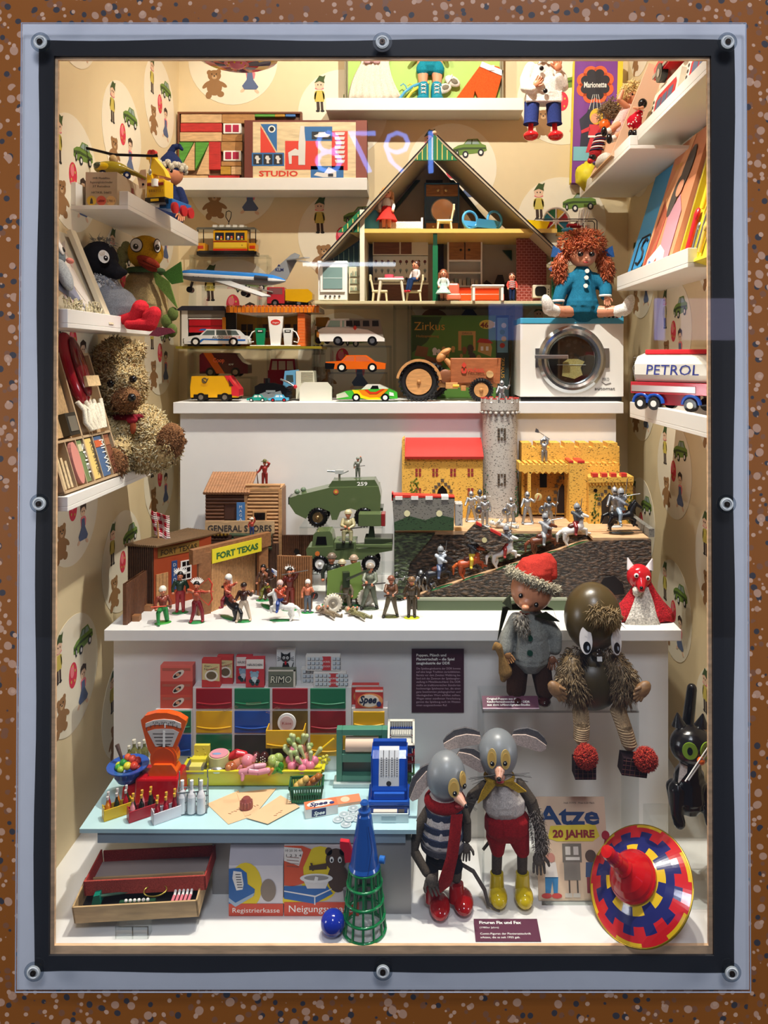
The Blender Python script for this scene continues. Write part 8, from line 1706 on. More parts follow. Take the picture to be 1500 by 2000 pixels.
# green basket with bread
t=ct('green_basket','green slatted toy basket with bread rolls','toy basket',598,1570,.08); GBK=C('#1f5c3c','pl')
m=MB(); m.box(-28,28,0,30,0,3,GBK); m.box(-34,34,-4,-1,30,35,GBK); m.box(-34,34,34,37,30,35,GBK); m.box(-34,-31,-4,37,30,35,GBK); m.box(31,34,-4,37,30,35,GBK)
for i in range(13): x=-30+i*5; m.cyl((x*.92,0,3),(x,-3,30),1.1,GBK,n=6); m.cyl((x*.92,30,3),(x,34,30),1.1,GBK,n=6)
for i in range(6): y=i*6; m.cyl((-28,y,3),(-32,y,30),1.1,GBK,n=6); m.cyl((28,y,3),(32,y,30),1.1,GBK,n=6)
t('basket',m)
for i,(x,y,z,rx,c_,l) in enumerate(((-12,14,32,20,'#d8b060','golden oval toy loaf in the green basket'),(12,16,36,22,'#a8642c','brown plaited toy loaf in the green basket'))):
    m=MB(); m.sph((x,y,z),(rx,8,8),C(c_,'gl'),14,rot=rotm(0,-.6)); 
    for j in range(3): m.sph((x-10+j*9+2,y-3,z-4+j*7),(7,7,7),C(c_,'gl'),10)
    one('toy_bread',l,'toy bread',m,598,1570,z=CT)
# detergent on the counter and orange pack
t=ct('detergent_box','white and orange box lettered Spee lying before the cash register','toy grocery',597,1600,.28); m=MB(); m.box(0,64,0,26,0,18,C('#e9e2da','pa')); t('carton',m,bev=.5)
m=MB(); Xt=TR(0,0,18.2,-PI/2,0,0); m.box(0,64,0,26,18,18.4,C('#e2764c','pa')); m.ell(30,-(-13),26,10,-.3,C('#efe4d8','pa'),20,Xt@Matrix.Identity(4)); m.text('Spee',26,7,16,C('#23285a','pa'),-.6,Xt,fit=36,bold=.04,shear=.3); m.box(12,40,-.4,0,2,16,C('#252c5c','pa')); m.text('Spee',26,5,10,WH,-.6,fit=22,bold=.03,shear=.3); m.ell(53,9,5,4,-.7,C('#343a78','pa'),16,Xt); t('cover_print',m)
t=ct('banknote_pack','flat orange patterned toy banknote pack behind the Spee box','toy money',676,1574,.25); m=MB(); m.box(-32,30,0,26,0,5,C('#e6b494','pa')); m.box(-32,30,0,26,5,5.4,C('#e08a60','pa')); 
m.cyl((0,13,5.4),(0,13,5.7),9,C('#f0c8a8','pa'),n=24); t('notes',m,bev=.4)
for i,(u,v) in enumerate(((660,1602),(672,1592),(690,1588),(682,1600),(697,1600),(704,1592),(676,1611),(690,1580))):
    m=MB(); m.cyl((0,0,0),(0,0,1.6),10.5,C('#a9b8bd','gl'),n=24); m.torus((0,0,1.8),9,.7,C('#dfe8ea','gl'),ax='z',n=24,m=5); m.sph((0,0,1.8),(4,3,.8),C('#dfe8ea','gl'),8); one('toy_coin','silvery clear toy coin scattered before the cash register','toy coin',m,u,v,z=CT+.0004+.0018*(i%2),group='toy coins on the counter')
# roll holder, cash register, basket stack
t=ct('paper_roll_holder','green toy paper roll holder on a pale base','toy paper holder',707,1536); GH=C('#4f8a72','pl'); m=MB(); m.box(-56,50,-6,26,0,9,C('#c3d0cc','pl')); t('base',m,bev=2)
m=MB(); X=TR(0,0,9,-.0,0,0)
for a in((-50,-39,0,18,0,102),(39,50,0,18,0,102),(-39,39,0,18,90,102),(-39,39,0,18,38,54),(-39,39,0,18,0,12)): m.box(*a,GH,X)
m.box(-39,39,14,18,12,38,C('#3c4f48','pl'),X); t('frame',m,bev=1)
m=MB(); m.cyl((-32,6,80),(32,6,80),14,C('#e6c8ae','pa'),n=26); t('paper_roll',m)
t=ct('toy_cash_register','blue toy cash register with silver number strip and open drawer','toy cash register',760,1592); BR_=C('#1746a4','gl')
m=MB(); m.box(-40,40,0,60,0,22,BR_); m.box(-42,40,-4,62,20,26,BR_); t('base',m,bev=1.5)
pr=[(6,26),(6,44),(10,52),(16,70),(26,96),(36,108),(46,112),(56,110),(60,100),(60,26)]
m=MB(); m.prism(pr,-34,34,BR_,'yz',smooth=False); m.box(-36,-33,8,60,26,112,BR_); m.box(33,36,8,60,26,112,BR_); m.box(-34,34,44,56,108,122,BR_); t('housing',m,bev=2)
m=MB(); 
m.add([(-21,9.2,50),(19,9.2,50),(19,15.4,70),(-21,15.4,70),(19,25.4,96),(-21,25.4,96),(19,35.6,108),(-21,35.6,108),(19,45,112.4),(-21,45,112.4)],[(0,1,2,3),(3,2,4,5),(5,4,6,7),(7,6,8,9)],C('#b9bcc0','pl',.4))
for x in(-12,-1,10): m.tube([(x,14.2,68),(x,24,94),(x,34.6,108)],.9,INK,4)
for j in range(9): 
    for x in(-16,-6,5,15): m.tube([(x-1.5,14.4+j*1.4,69+j*3.6),(x+1.5,14.4+j*1.4,69+j*3.6)],.5,INK,4)
m.ell(-1,56,5,5,9.6,INK); t('number_strip',m)
m=MB(); m.box(-30,30,0,8,30,42,C('#2a5fc0','gl')); m.box(-40,40,-6,0,22,30,C('#2258b8','gl')); t('front_ledge',m,bev=1)
m=MB(); m.box(-38,38,-22,-2,0,3,C('#c9d9da','gl')); m.box(-38,38,-24,-21,0,17,C('#c9d9da','gl')); m.box(-38,-36,-22,-2,0,15,C('#c9d9da','gl')); m.box(36,38,-22,-2,0,15,C('#c9d9da','gl')); m.box(-14,14,-25,-24,5,14,C('#9fb3b8','gl')); t('cash_drawer',m,bev=.8)
m=MB(); m.box(-30,16,-18,-8,14,17,C('#d9cfc0','pa')); m.box(18,30,-18,-8,14,17,INK); t('drawer_insert',m)
BSG='stack of toy shopping baskets'
for i,(c_,zz,l) in enumerate((('#3c6a34',22,'green toy shopping basket, lowest of the stack'),('#7c1a20',44,'dark red toy shopping basket in the stack'),('#9c1a24',58,'red toy shopping basket under the blue one'),('#1c3f8c',74,'blue toy shopping basket under the white one'),('#d9d4c2',94,'cream toy shopping basket, topmost of the stack'))):
    t=T('shopping_basket',l,'toy basket',784,d=1.575,z=CT+zz*1.575/F,k=1.575/F,group=BSG); X=TR(0,0,0,.35 if i<4 else .75,0,0); mt=C(c_,'pl'); m=MB()
    m.box(-22,22,-2,0,0,2,mt,X)
    for q_a in((-26,26,18,22,24,28),(-26,26,-26,-22,24,28),(-26,-22,-26,22,24,28),(22,26,-26,22,24,28)): m.box(*q_a,mt,X)
    m.box(-20,20,-20,18,0,2,mt,X)
    for j in range(10): x=-20+j*4.4; m.box(x-1,x+1,-24,-22,0,26,mt,X); m.box(x-1,x+1,18,20,0,26,mt,X)
    for j in range(8): y=-20+j*5; m.box(-24,-22,y-1,y+1,0,26,mt,X); m.box(22,24,y-1,y+1,0,26,mt,X)
    t('basket',m)
# ---------------- under the counter
t=T('toy_carton','carton lettered Registrierkasse printed with a blue cash register','carton',500,d=1.432,z=FL+.0005)
m=MB(); m.box(-53,53,0,44,0,98,C('#d6d0d2','pa')); m.prism([(0,98),(14,130),(30,130),(44,98)],-53,53,C('#b5aeb4','pa'),'yz'); t('carton',m,bev=.5)
m=MB(); f=lambda p,c_,y=-.3:fl(m,p,c_,y); m.ell(-20,58,32,46,-.15,C('#e3c51c','pa')); f([(-53,0),(53,0),(53,24),(-53,24)],'#cf4c34',-.6); f([(-53,24),(-53,92),(-32,94),(-18,84),(-16,62),(-2,52),(-4,40),(-38,22)],'#2461a4',-.5); f([(-44,88),(-28,86),(-24,62),(-26,52),(-38,50),(-46,74)],'#e6e2dc',-.8); f([(-53,36),(-40,26),(-2,46),(-6,38),(-40,18),(-53,28)],'#9fb4c9',-.9)
for i in range(6): f([(-40+i*.8,82-i*5),(-30+i*.8,82-i*5),(-30+i*.8,80.6-i*5),(-40+i*.8,80.6-i*5)],'#3a3a44',-1.1)
m.ell(24,50,15,22,-.5,C('#8a7a6c','pa')); m.text('Registrierkasse',0,7,13,WH,-.9,fit=92); t('cover_print',m)
t=T('toy_carton','wide carton lettered Neigungswaage printed with scales and brown bear','carton',628,d=1.432,z=FL+.0005)
m=MB(); m.box(-73,73,0,44,0,138,C('#c9bcb8','pa')); t('carton',m,bev=.5)
m=MB(); m.ell(-2,82,40,54,-.15,C('#e3c51c','pa')); m.ell(-50,30,26,16,-.15,C('#e3c51c','pa')); f([(-73,0),(73,0),(73,27),(-73,27)],'#cf4c34',-.6); f([(-73,60),(-73,137),(-38,137),(-20,130),(-36,94),(-34,64),(-56,58)],'#d4502c',-.4); f([(-73,108),(-73,135),(-40,132),(-36,124),(-44,98)],'#e6dcd2',-.7)
m.text('10 20 30 40',-55,126,6,INK,-1,fit=32); m.text('1 2 3 4',-55,116,7,INK,-1,fit=30)
for i in range(4): f([(-68,116-i*6),(-44,114-i*6),(-44,113-i*6),(-68,115-i*6)],'#8a5a4c',-1)
f([(-73,58),(10,60),(22,44),(-14,24),(-73,34)],'#2461a4',-.8); f([(-73,50),(-12,40),(20,54),(20,52),(-12,37),(-73,48)],'#e6e2dc',-1); f([(-14,38),(-12,38),(-12,22),(-14,22)],'#e6e2dc',-1)
m.ell(-10,74,32,9,-1.1,C('#e6e2dc','pa')); f([(-36,72),(-28,54),(8,54),(16,72)],'#d9d4ce',-1.0); m.ell(-10,75,24,5,-1.4,C('#9a948e','pa'))
DB=C('#4a3426','pa'); m.ell(28,110,20,22,-.5,DB); m.ell(14,126,7,8,-.5,DB); m.ell(42,126,7,8,-.5,DB); m.ell(32,74,20,28,-.45,DB); f([(10,92),(-24,90),(-24,98),(12,104)],'#4a3426',-1.2); f([(-18,88),(-22,104),(-18,104),(-14,90)],'#4a3426',-1.3)
for x in(20,36): m.ell(x,110,4,6,-.9,WH); m.ell(x,109,2,3,-1.2,BK)
f([(-16,64),(-12,78),(-6,76),(-8,66)],'#e6e2dc',-1.7); m.ell(58,54,16,5,-1.2,C('#8f8a86','pa')); f([(42,54),(44,30),(72,30),(73,54)],'#6f6a68',-1); m.text('MEHL',58,38,7,INK,-1.4,fit=22)
m.text('Neigungswaage',-2,8,19,WH,-.9,fit=124); t('cover_print',m)
t=T('pencil_case','open wooden pencil case with red lid propped on a clear block','pencil case',268,d=1.392,v=1797,rz=.02,k=1.39/F)
X=TR(0,0,0,.22,-.04,0); m=MB(); WDp=C('#c9a878','wo',None,.5); m.box(-122,120,0,3,0,38,WDp,X); m.box(-122,120,62,65,0,38,WDp,X); m.box(-122,-119,0,65,0,38,WDp,X); m.box(117,120,0,65,0,38,WDp,X); m.box(-119,117,3,62,0,4,C('#2c2624','mt'),X); t('tray',m)
def inp(nm,l,fn): q=T('drawing_tool' if 0 else nm,l,'drawing tool',268,d=1.392,v=1797,rz=.02,k=1.39/F); mm=MB(); fn(mm); q('body',mm); return q
inp('green_brush','teal toy brush lying at the left of the pencil case',lambda m:(m.prism([(-92,24),(-86,44),(-74,46),(-74,24)],16,34,C('#12806a','gl'),'xz',X),m.tube([(-74,24,36),(-20,30,36)],3,C('#4f6f5c','gl'),6,X)))
inp('bead_strip','dark green strip with a row of white beads',lambda m:(m.box(-36,34,12,18,24,30,C('#1f4a34','pl'),X),[m.sph((-22+i*8.5,12,34),(3.6,3,3.6),WH,8,X) for i in range(6)]))
inp('chalk_sticks','white and pink chalk sticks at the right of the pencil case',lambda m:[(m.cyl((70+i*8,20,30),(72+i*8,36,42),2.6,WH,X=X),m.cyl((68+i*8,10,28),(70+i*8,20,32),3,C('#e0808a','gl'),X=X)) for i in range(5)])
inp('brass_ring','oval thin brass ring at the back of the pencil case',lambda m:m.torus((34,34,46),22,1.5,C('#b9a94c','me'),X@Matrix.Diagonal((1,.6,1,1)),ax='z'))
t=T('red_box_lid','red lid of the pencil case lying tilted on top of it','box lid',284,d=1.41,v=1744,rz=.02,k=1.41/F)
X=TR(0,0,0,.10,-.035,0); m=MB(); RL=C('#a83c34','fa'); m.box(-118,118,0,3,0,30,C('#b04a3e','fa'),X); m.box(-112,118,82,85,0,26,RL,X); m.box(-118,-115,0,85,0,28,RL,X); m.box(115,118,0,85,0,28,RL,X); m.box(-115,115,3,82,0,3,C('#a49690','pa'),X); t('lid',m)
t=T('acrylic_block','small clear block under the pencil case','display stand',258,d=1.375,z=FL+.0005); m=MB(); m.box(-33,32,0,20,0,24,AC); t('block',m); m=MB(); [m.box(a,a+2,-.5,0,0,24,ACE) for a in(-33,0,30)]; m.box(-33,32,-.5,0,23,24.5,ACE); t('polished_edge',m)
t=T('cup_and_ball_toy','tall blue cone standing on a green ringed basket cone','toy',712,d=1.399,z=FL+.0005,k=1.399/F)
m=MB(); GK=C('#167a44','gl')
for z,r in((0,41),(28,39),(58,36),(90,33),(118,29)): m.torus((0,0,z+2),r,3,GK,ax='z',n=32,m=8)
for i in range(12): a=2*PI*i/12; m.tube([(41*math.cos(a),41*math.sin(a),2),(29*math.cos(a),29*math.sin(a),118)],2.6,GK,6)
t('basket_cone',m)
m=MB(); m.lathe([(30,118),(31,124),(28,130),(14,222),(12,226),(12,232),(7,236),(7,240),(9,246),(6,250),(0,251)],C('#1f4f9c','gl'),n=32); m.lathe([(29,118),(0,119)],C('#1f4f9c','gl'),n=32); t('cone',m)
m=MB(); m.prism([(-48,172),(-30,170),(-24,150),(-22,132),(-38,130),(-40,150),(-48,160)],-2,8,C('#cf2434','gl')); t('trigger',m,bev=1.5)
m=MB(); m.cyl((30,-6,140),(40,-8,140),7,C('#2f6fc0','gl')); t('side_knob',m)
m=MB(); m.tube([(8,-16,210),(16,-22,170),(8,-30,126)],.6,C('#1a2a5c','fa'),4); t('cord',m)
m=MB(); m.sph((0,0,23.5),(23.5,23.5,23.5),C('#1a2f9c','gl'),28); one('blue_ball','glossy dark blue plastic ball left of the ringed cone toy','ball',m,650,d=1.385,z=FL+.0005)
# ---------------- acrylic shelf with gnome and goblin
riser('large clear bench carrying the gnome doll and the goblin doll',942,1248,1388,1.51,.115,FL,4)
FZ2=-.7195
t=T('red_cap_gnome','gnome doll in red felt cap, grey smock and brown trousers on clear bench','doll',1040,d=1.556,z=FZ2,k=1.556/F)
Q=lambda u,v,y=0:(u-1040,y,t.v-v)
SM=C('#8f9088','fa'); BT=C('#3d2417','fa'); m=MB(); m.chain([Q(1037,1205),Q(1035,1240,-4),Q(1035,1275)],[24,34,40],SM); m.chain([Q(1008,1210,-4),Q(990,1240,-10),Q(986,1262,-18)],[16,15,14],SM); m.chain([Q(1062,1212,-4),Q(1082,1238,-6),Q(1082,1262,-8)],[16,15,14],SM); sm_=t('smock',m,rem=2)
for v in(1232,1260): q=MB(); q.cyl(Q(1029,v,-41),Q(1029,v,-36),5.4,C('#15402e','pl'),n=16); t('button',q,up=sm_)
m=MB(); m.chain([Q(1012,1290),Q(1008,1346)],[22,20],BT); m.chain([Q(1054,1290),Q(1064,1350)],[22,18],BT); m.cap(Q(1020,1290),Q(1052,1290),22,22,BT); t('trousers',m,rem=2)
for u,v in((1008,1362),(1060,1364)): q=MB(); q.sph(Q(u,v,-10),(14,20,9),C('#3c1613','gl'),16); q.sph(Q(u,v-8,2),(10,10,10),C('#3c1613','gl')); t('shoe',q)
GSK=C('#d38e68','pl',.4); m=MB(); m.cap(Q(1036,1196),Q(1038,1180),10,12,GSK); m.sph(Q(1038,1150,-4),(41,38,42),GSK,26); m.sph(Q(1022,1166,-34),(14,10,10),GSK); hd=t('head',m,rem=1.8)
for u,v,y in((1012,1152,-36),(1041,1168,-40)): q=MB(); q.sph(Q(u,v,y),(4.4,3,4.8),BK,14); q.sph(Q(u-1,v-1.5,y-2.4),(1.3,.8,1.3),WH,6); t('eye',q,up=hd)
m=MB(); m.sph(Q(1020,1172,-43),(8,8,6),C('#d8956e','pl',.4),12); t('nose',m,up=hd); m=MB(); m.tube([Q(1010,1182,-35),Q(1018,1187,-37),Q(1028,1186,-36)],1.2,C('#8c3c2c','pl'),5); t('mouth',m,up=hd)
CPR=C('#b8352b','fa'); m=MB(); m.chain([Q(1042,1126,4),Q(1052,1116,6),Q(1068,1100,8),Q(1076,1102,2),Q(1080,1122,-8)],[40,33,19,13,8],CPR); cp=t('cap',m,rem=2)
m=MB(); FB=C('#b3a88e','fu'); pts=[]
for i in range(15):
    a=PI*(.02+.98*i/14); x=46*math.cos(a); y=-42*math.sin(a)
    p=Vector(Q(1040,1132))+Vector((-x,y,0)); p.z+=(-x)*-.42+6*math.sin(a); pts.append(p)
for i in range(14): m.cap(pts[i],pts[i+1],8.5,8.5,FB)
m.fuzz(C('#c9bfa6','fu'),900,7,1.1,.8); t('fur_brim',m,up=cp)
m=MB(); m.bl=[(Vector(Q(1012,1194,-38)),Vector(Q(1020,1222,-34)),11,6)]; m.cap(Q(1012,1194,-34),Q(1020,1222,-30),9,4,C('#a89f90','hr')); m.fuzz(C('#b5ad9e','hr'),420,12,1,.4,grav=1); t('beard',m,up=hd)
m=MB(); OLV=C('#23241a','fa'); m.prism([(Q(985,1196)[0],Q(985,1196)[2]),(Q(975,1260)[0],Q(0,1262)[2]),(-44,t.v-1200),(46,t.v-1200),(Q(1100,1248)[0],Q(0,1242)[2]),(Q(1086,1214)[0],Q(0,1200)[2]),(20,t.v-1188),(-30,t.v-1188)],26,32,OLV); m.prism([(Q(980,1180)[0],t.v-1176),(Q(996,1160)[0],t.v-1160),(Q(1000,1190)[0],t.v-1190)],-6,0,C('#5a5f48','fa')); m.prism([(Q(1062,1186)[0],t.v-1186),(Q(1088,1204)[0],t.v-1204),(Q(1070,1200)[0],t.v-1202),(Q(1040,1196)[0],t.v-1194)],-30,-24,C('#2c2e20','fa')); t('cape',m,bev=1)
hand(t,'hand',Q(988,1266)[0],-28,Q(0,1268)[2],2.1,C('#b5814f','pl'),PI-.6); hand(t,'hand',Q(1076,1280)[0],-14,Q(0,1284)[2],2.2,C('#8c5a3c','pl'),PI+.2,d=-1)
m=MB(); BG=C('#8c6a3c','fa'); m.chain([Q(970,1252,-30),Q(976,1270,-30),Q(984,1300,-26),Q(980,1314,-26)],[8,6,14,7],BG); m.chain([Q(966,1248,-30),Q(960,1256,-30)],[6,3],BG); one_=t('sand_sack',m,rem=1.6)
t=T('goblin_doll','brown goblin doll with large white eyes and red pompom slippers','doll',1156,d=1.545,z=FZ2,k=1.545/F)
Q=lambda u,v,y=0:(u-1156,y,t.v-v)
GB_=C('#4f4128','gl',.3); m=MB(); m.sph(Q(1156,1202,-6),(55,52,66),GB_,32); hd=t('head',m)
m=MB(); m.sph(Q(1156,1330,0),(56,46,54),C('#473a1e','gl',.4),26); m.sph(Q(1156,1296,0),(34,32,34),GB_,20); t('body',m)
HRB=C('#77603f','hr')
m=MB(); m.bl=[(Vector(Q(1148,1180,-50)),Vector(Q(1182,1186,-52)),12,12)]; m.fuzz(C('#9a8058','hr'),620,18,.9,.7,grav=.9); t('hair_tuft',m,up=hd)
for u,v,r,a in((1132,1230,12,.05),(1190,1234,11,-.12)):
    X=TR(Q(u,v)[0],-53 if u<1150 else -47,Q(u,v)[2],-.22,0,-.22 if u<1150 else .42)
    m=MB(); m.ell(0,0,r,25,0,C('#d6d0ce','pl'),26,X,rot=a,th=3); m.ell(2 if u<1150 else -2,-12,7,10,-2.6,BK,20,X,rot=a,th=1.2); m.ell(4 if u<1150 else 0,-13,2,4,-3.8,C('#8a93a0','pl'),10,X,th=.5); t('eye',m,up=hd)
m=MB(); m.sph(Q(1161,1256,-38),(6,5,6),C('#2c1f14','gl'),12); m.sph(Q(1160,1264,-34),(13,8,6),C('#3a2c1c','gl'),12); t('muzzle',m,up=hd); m=MB(); m.box(Q(1156,0)[0],Q(1165,0)[0],-44,-40,Q(0,1274)[2],Q(0,1266)[2],WH); t('tooth',m,up=hd)
for s,(a,b,c_) in ((-1,((1112,1290),(1106,1318),(1122,1336))),(1,((1196,1290),(1210,1312),(1204,1336)))):
    m=MB(); m.chain([Q(*a,-22),Q(*b,-34),Q(*c_,-40)],[20,22,17],HRB); m.fuzz(HRB,1000,19,1.1,.5,grav=1.1); m.fuzz(C('#a38a66','hr'),500,18,1,.5,grav=1.1); ar=t('arm_fur',m)
    q=MB(); X=TR(Q(1156+s*80,0)[0],-58,Q(0,1322)[2],0,s*.75,0); q.sph((0,0,0),(13,10,21),C('#8c6742','wo'),14,X)
    for i,(px,pz) in enumerate(((-8,-12),(-3,-17),(3,-17),(8,-12))): q.cap((px*.7,-5,pz*.7),(px,-6,pz-3),4,3,C('#8c6742','wo'),8,X)
    q.cap((-s*9,-5,2),(-s*13,-7,-6),4,3,C('#8c6742','wo'),8,X); t('hand',q,up=ar)
m=MB(); m.bl=[(Vector(Q(1124,1276,-14)),Vector(Q(1106,1290,-10)),16,12),(Vector(Q(1188,1276,-14)),Vector(Q(1206,1290,-10)),16,12),(Vector(Q(1156,1296,-12)),Vector(Q(1160,1298,-12)),16,14)]; m.fuzz(HRB,900,20,1.2,.5,grav=1.1); t('neck_fur',m)
for s,k1,k2,f_ in((-1,(1126,1372),(1122,1412),(1126,1462)),(1,(1198,1372),(1212,1422),(1214,1456))):
    m=MB(); pts=[Q(*k1,-34),Q((k1[0]+k2[0])/2,(k1[1]+k2[1])/2,-54),Q(*k2,-58)]; m.chain(pts,[15,14,13],C('#9c8262','fa'))
    for j in range(12):
        a=j/11; p=Vector(pts[0]).lerp(Vector(pts[1]),a*2) if a<.5 else Vector(pts[1]).lerp(Vector(pts[2]),a*2-1); m.torus(tuple(p),14.4-a,1.6,C('#b59a78','fa'),ax='z',n=18,m=5)
    lg=t('leg',m)
    q=MB(); PLD=C('#2c1a20','fa'); X=TR(Q(*f_)[0],-62,Q(*f_)[2],0,.12 if s>0 else 0,0); q.box(-19,20 if s<0 else 28,-14,16,-18,14,PLD,X); 
    for i in range(4): q.box(-19,20 if s<0 else 28,-14.4,16.4,-15+i*8,-14.2+i*8,C('#7c4a4a','fa'),X); q.box(-14+i*9,-13.2+i*9,-14.4,16.4,-18,14,C('#7c5a3c','fa'),X)
    sl=t('slipper',q,up=lg,bev=4)
    q=MB(); pu,pv=((1125,1433),(1235,1438))[0 if s<0 else 1]; c0=Vector(Q(pu,pv,-84)); q.sph(tuple(c0),(18,16,18),C('#8c1f18','fu'),14); q.bl=[(c0,c0+Vector((0,0,.5)),19,19)]; q.fuzz(C('#b82c20','fu'),1300,5,1.1,.9,grav=0); q.fuzz(C('#cf4a30','fu'),500,5,1,.9,grav=0); t('pompom',q,up=sl)
# fox hand puppet
t=T('fox_puppet','red fox hand puppet with white ears and white bib on ledge','hand puppet',1256,d=1.688,z=LZ+.0005,k=1.68/F)
Q=lambda u,v,y=0:(u-1256,y,t.v-v)
b0=t.v-1208; m=MB(); RR=C('#c11a26','fu'); vs=[];n=40; H=[(62,b0,1),(56,b0+14,1),(40,b0+34,.9),(26,b0+54,.8),(16,b0+72,.8)]
for r,z,e in H:
    for i in range(n): a=2*PI*i/n; rr=r*(1+.05*math.sin(a*7)*(r/60)); vs.append((rr*math.cos(a),rr*.5*math.sin(a),z+(3*math.sin(a*5) if r>50 else 0)))
m.add(vs,[(j*n+i,j*n+(i+1)%n,(j+1)*n+(i+1)%n,(j+1)*n+i) for j in range(4) for i in range(n)],RR,True); o=t('robe',m); mm=o.modifiers.new('so','SOLIDIFY'); mm.thickness=.003
m=MB(); BW=C('#e6dfd2','fu'); m.prism([(-46,b0-2),(-36,b0+20),(-20,b0+62),(6,b0+66),(16,b0+40),(26,b0+4),(4,b0-4)],0,3,BW,'xz',TR(0,-33,0,-.30,0,0)@Matrix.Translation((0,0,0))); 
m.v=[Vector((p.x,-31+ (p.z-b0)*.32 -2 + (p.y+33)*.0 - (0 if False else 0),p.z)) if i%2==0 else Vector((p.x,-33+(p.z-b0)*.32,p.z)) for i,p in enumerate(m.v)]
m=MB(); 
rows_=[(-46,24,b0-2,-34),(-36,18,b0+16,-29),(-24,14,b0+40,-21),(-14,6,b0+66,-14)]
vs=[];nn=8
for a,b,z,y in rows_:
    for i in range(nn+1): x=a+(b-a)*i/nn; vs.append((x,y-1.5+abs(x+8)*.12,z))
m.add(vs,[(j*(nn+1)+i,j*(nn+1)+i+1,(j+1)*(nn+1)+i+1,(j+1)*(nn+1)+i) for j in range(3) for i in range(nn)],BW,True); o=t('bib',m); mm=o.modifiers.new('so','SOLIDIFY'); mm.thickness=.003
m=MB(); m.lathe([(26,0),(28,4),(24,b0+4),(0,b0+6)],C('#8c1420','gl'),n=30); t('stand_ring',m)
FR=C('#c2202a','gl'); m=MB(); m.sph(Q(1247,1124,-4),(24,22,24),FR,24); m.cap(Q(1246,1130,-18),Q(1243,1140,-32),13,7,FR); hd=t('head',m,rem=1.3)
for s,(u,v) in((-1,(1230,1102)),(1,(1270,1104))): q=MB(); X=TR(Q(u,v)[0],0,Q(u,v)[2],0,s*.3,0); q.cyl((0,0,-8),(0,0,14),11,C('#e6dede','pl'),1.5,n=4,X=X@Matrix.Diagonal((1,.5,1,1))); t('ear',q,up=hd)
for u,v in((1236,1117),(1258,1122)): q=MB(); q.sph(Q(u,v,-23),(4.6,3,4.6),WH,14); q.sph(Q(u-.5,v,-25.6),(2.4,1.4,2.6),BK,10); t('eye',q,up=hd)
m=MB(); m.sph(Q(1241,1136,-38),(3.6,3.2,3.2),BK,10); t('nose',m,up=hd); m=MB(); m.cap(Q(1240,1148,-16),Q(1240,1154,-12),10,8,BW); t('chin',m,up=hd)
# ---------------- mouse figures
def mouse(label,u0,d,head,hr,ears,eyes,nose,mouth):
    t=T('mouse_doll',label,'doll',u0,d=d,z=FL+.0005,k=d/F); Q=lambda u,v,y=0:(u-u0,y,t.v-v); t.Q=Q
    G=C('#7f8386','gl',.35); m=MB(); m.sph(Q(*head,-6),hr,G,30); hd=t('head',m); t.hd=hd
    for base,tip,w_,rot in ears:
        m=MB(); a=Vector(Q(*base,4)); b=Vector(Q(*tip,-4)); dirv=(b-a); L_=dirv.length; dirv.normalize(); up=Vector((-dirv.z,0,dirv.x)); 
        if up.z<0: up=-up
        pr=[(0,.55),(.12,.8),(.35,1),(.65,.98),(.88,.75),(1,.3)]; out=[];inn=[]
        for f_,w in pr: c=a+dirv*(L_*f_); sag=math.sin(f_*PI)*L_*.16; out.append(c+up*(w*w_*.35+sag)); inn.append(c+up*(-w*w_+sag))
        poly=[(p.x,p.z) for p in out]+[(p.x,p.z) for p in reversed(inn)]
        m.prism(poly,2,7,C('#5d5a5c','fa')); e=t('ear',m,up=hd,bev=1.6)
        m=MB(); out2=[o_.lerp(i_,.34) for o_,i_ in zip(out,inn)]; inn2=[i_ for o_,i_ in zip(out,inn)]; m.prism([(p.x,p.z) for p in out2]+[(p.x,p.z) for p in reversed(inn2)],-1,2.2,C('#cdb8ac','fa')); t('ear_lining',m,up=e,bev=1)
    for u,v,y,w,h,yaw,(pu,pv) in eyes:
        X=TR(*Q(u,v,y),-.12,0,yaw); m=MB(); m.ell(0,0,w,h,0,C('#cfae66','gl'),24,X,th=2); m.ell(0,-2,w*.7,h*.75,-2,C('#c09a50','gl'),20,X,th=.6); X2=TR(*Q(pu,pv,y-3),0,0,yaw); m.sph((0,0,0),(4.8,2,5.4),BK,12,X2); m.sph((-1,-1.8,2),(1.1,.6,1.1),WH,6,X2); t('eye',m,up=hd)
    return t,Q,hd
FUR=C('#4e453c','fa')
t,Q,hd=mouse('mouse doll in striped shirt and red scarf with red shoes',868,1.46,(871,1512),(38,38,47),[((862,1490),(800,1560),24,0),((897,1468),(952,1500),25,0)],[(884,1514,-42,11,17,.1,(886,1524)),(901,1503,-33,8,15,.75,(905,1515))],0,0)
m=MB(); m.cap(Q(893,1534,-38),Q(904,1540,-52),10,5,C('#dba58c','pl')); m.sph(Q(907,1541,-56),(4.6,4.6,4.6),BK,12); m.sph(Q(894,1552,-38),(8,4,3),C('#b03434','pl'),10); t('snout',m,up=hd)
m=MB(); r_=random.Random(9)
for i in range(12): a=r_.uniform(-.5,1.2); m.tube([Q(902,1536,-46),Q(902+math.cos(a)*26,1536-math.sin(a)*26,-54-r_.uniform(0,10))],.35,C('#2a2624','hr'),3)
t('whiskers',m,up=hd)
m=MB(); SW=C('#ded2ca','fa'); m.chain([Q(868,1566),Q(866,1600,-2),Q(863,1636)],[34,38,42],SW); bd=t('shirt',m,rem=1.8)
m=MB()
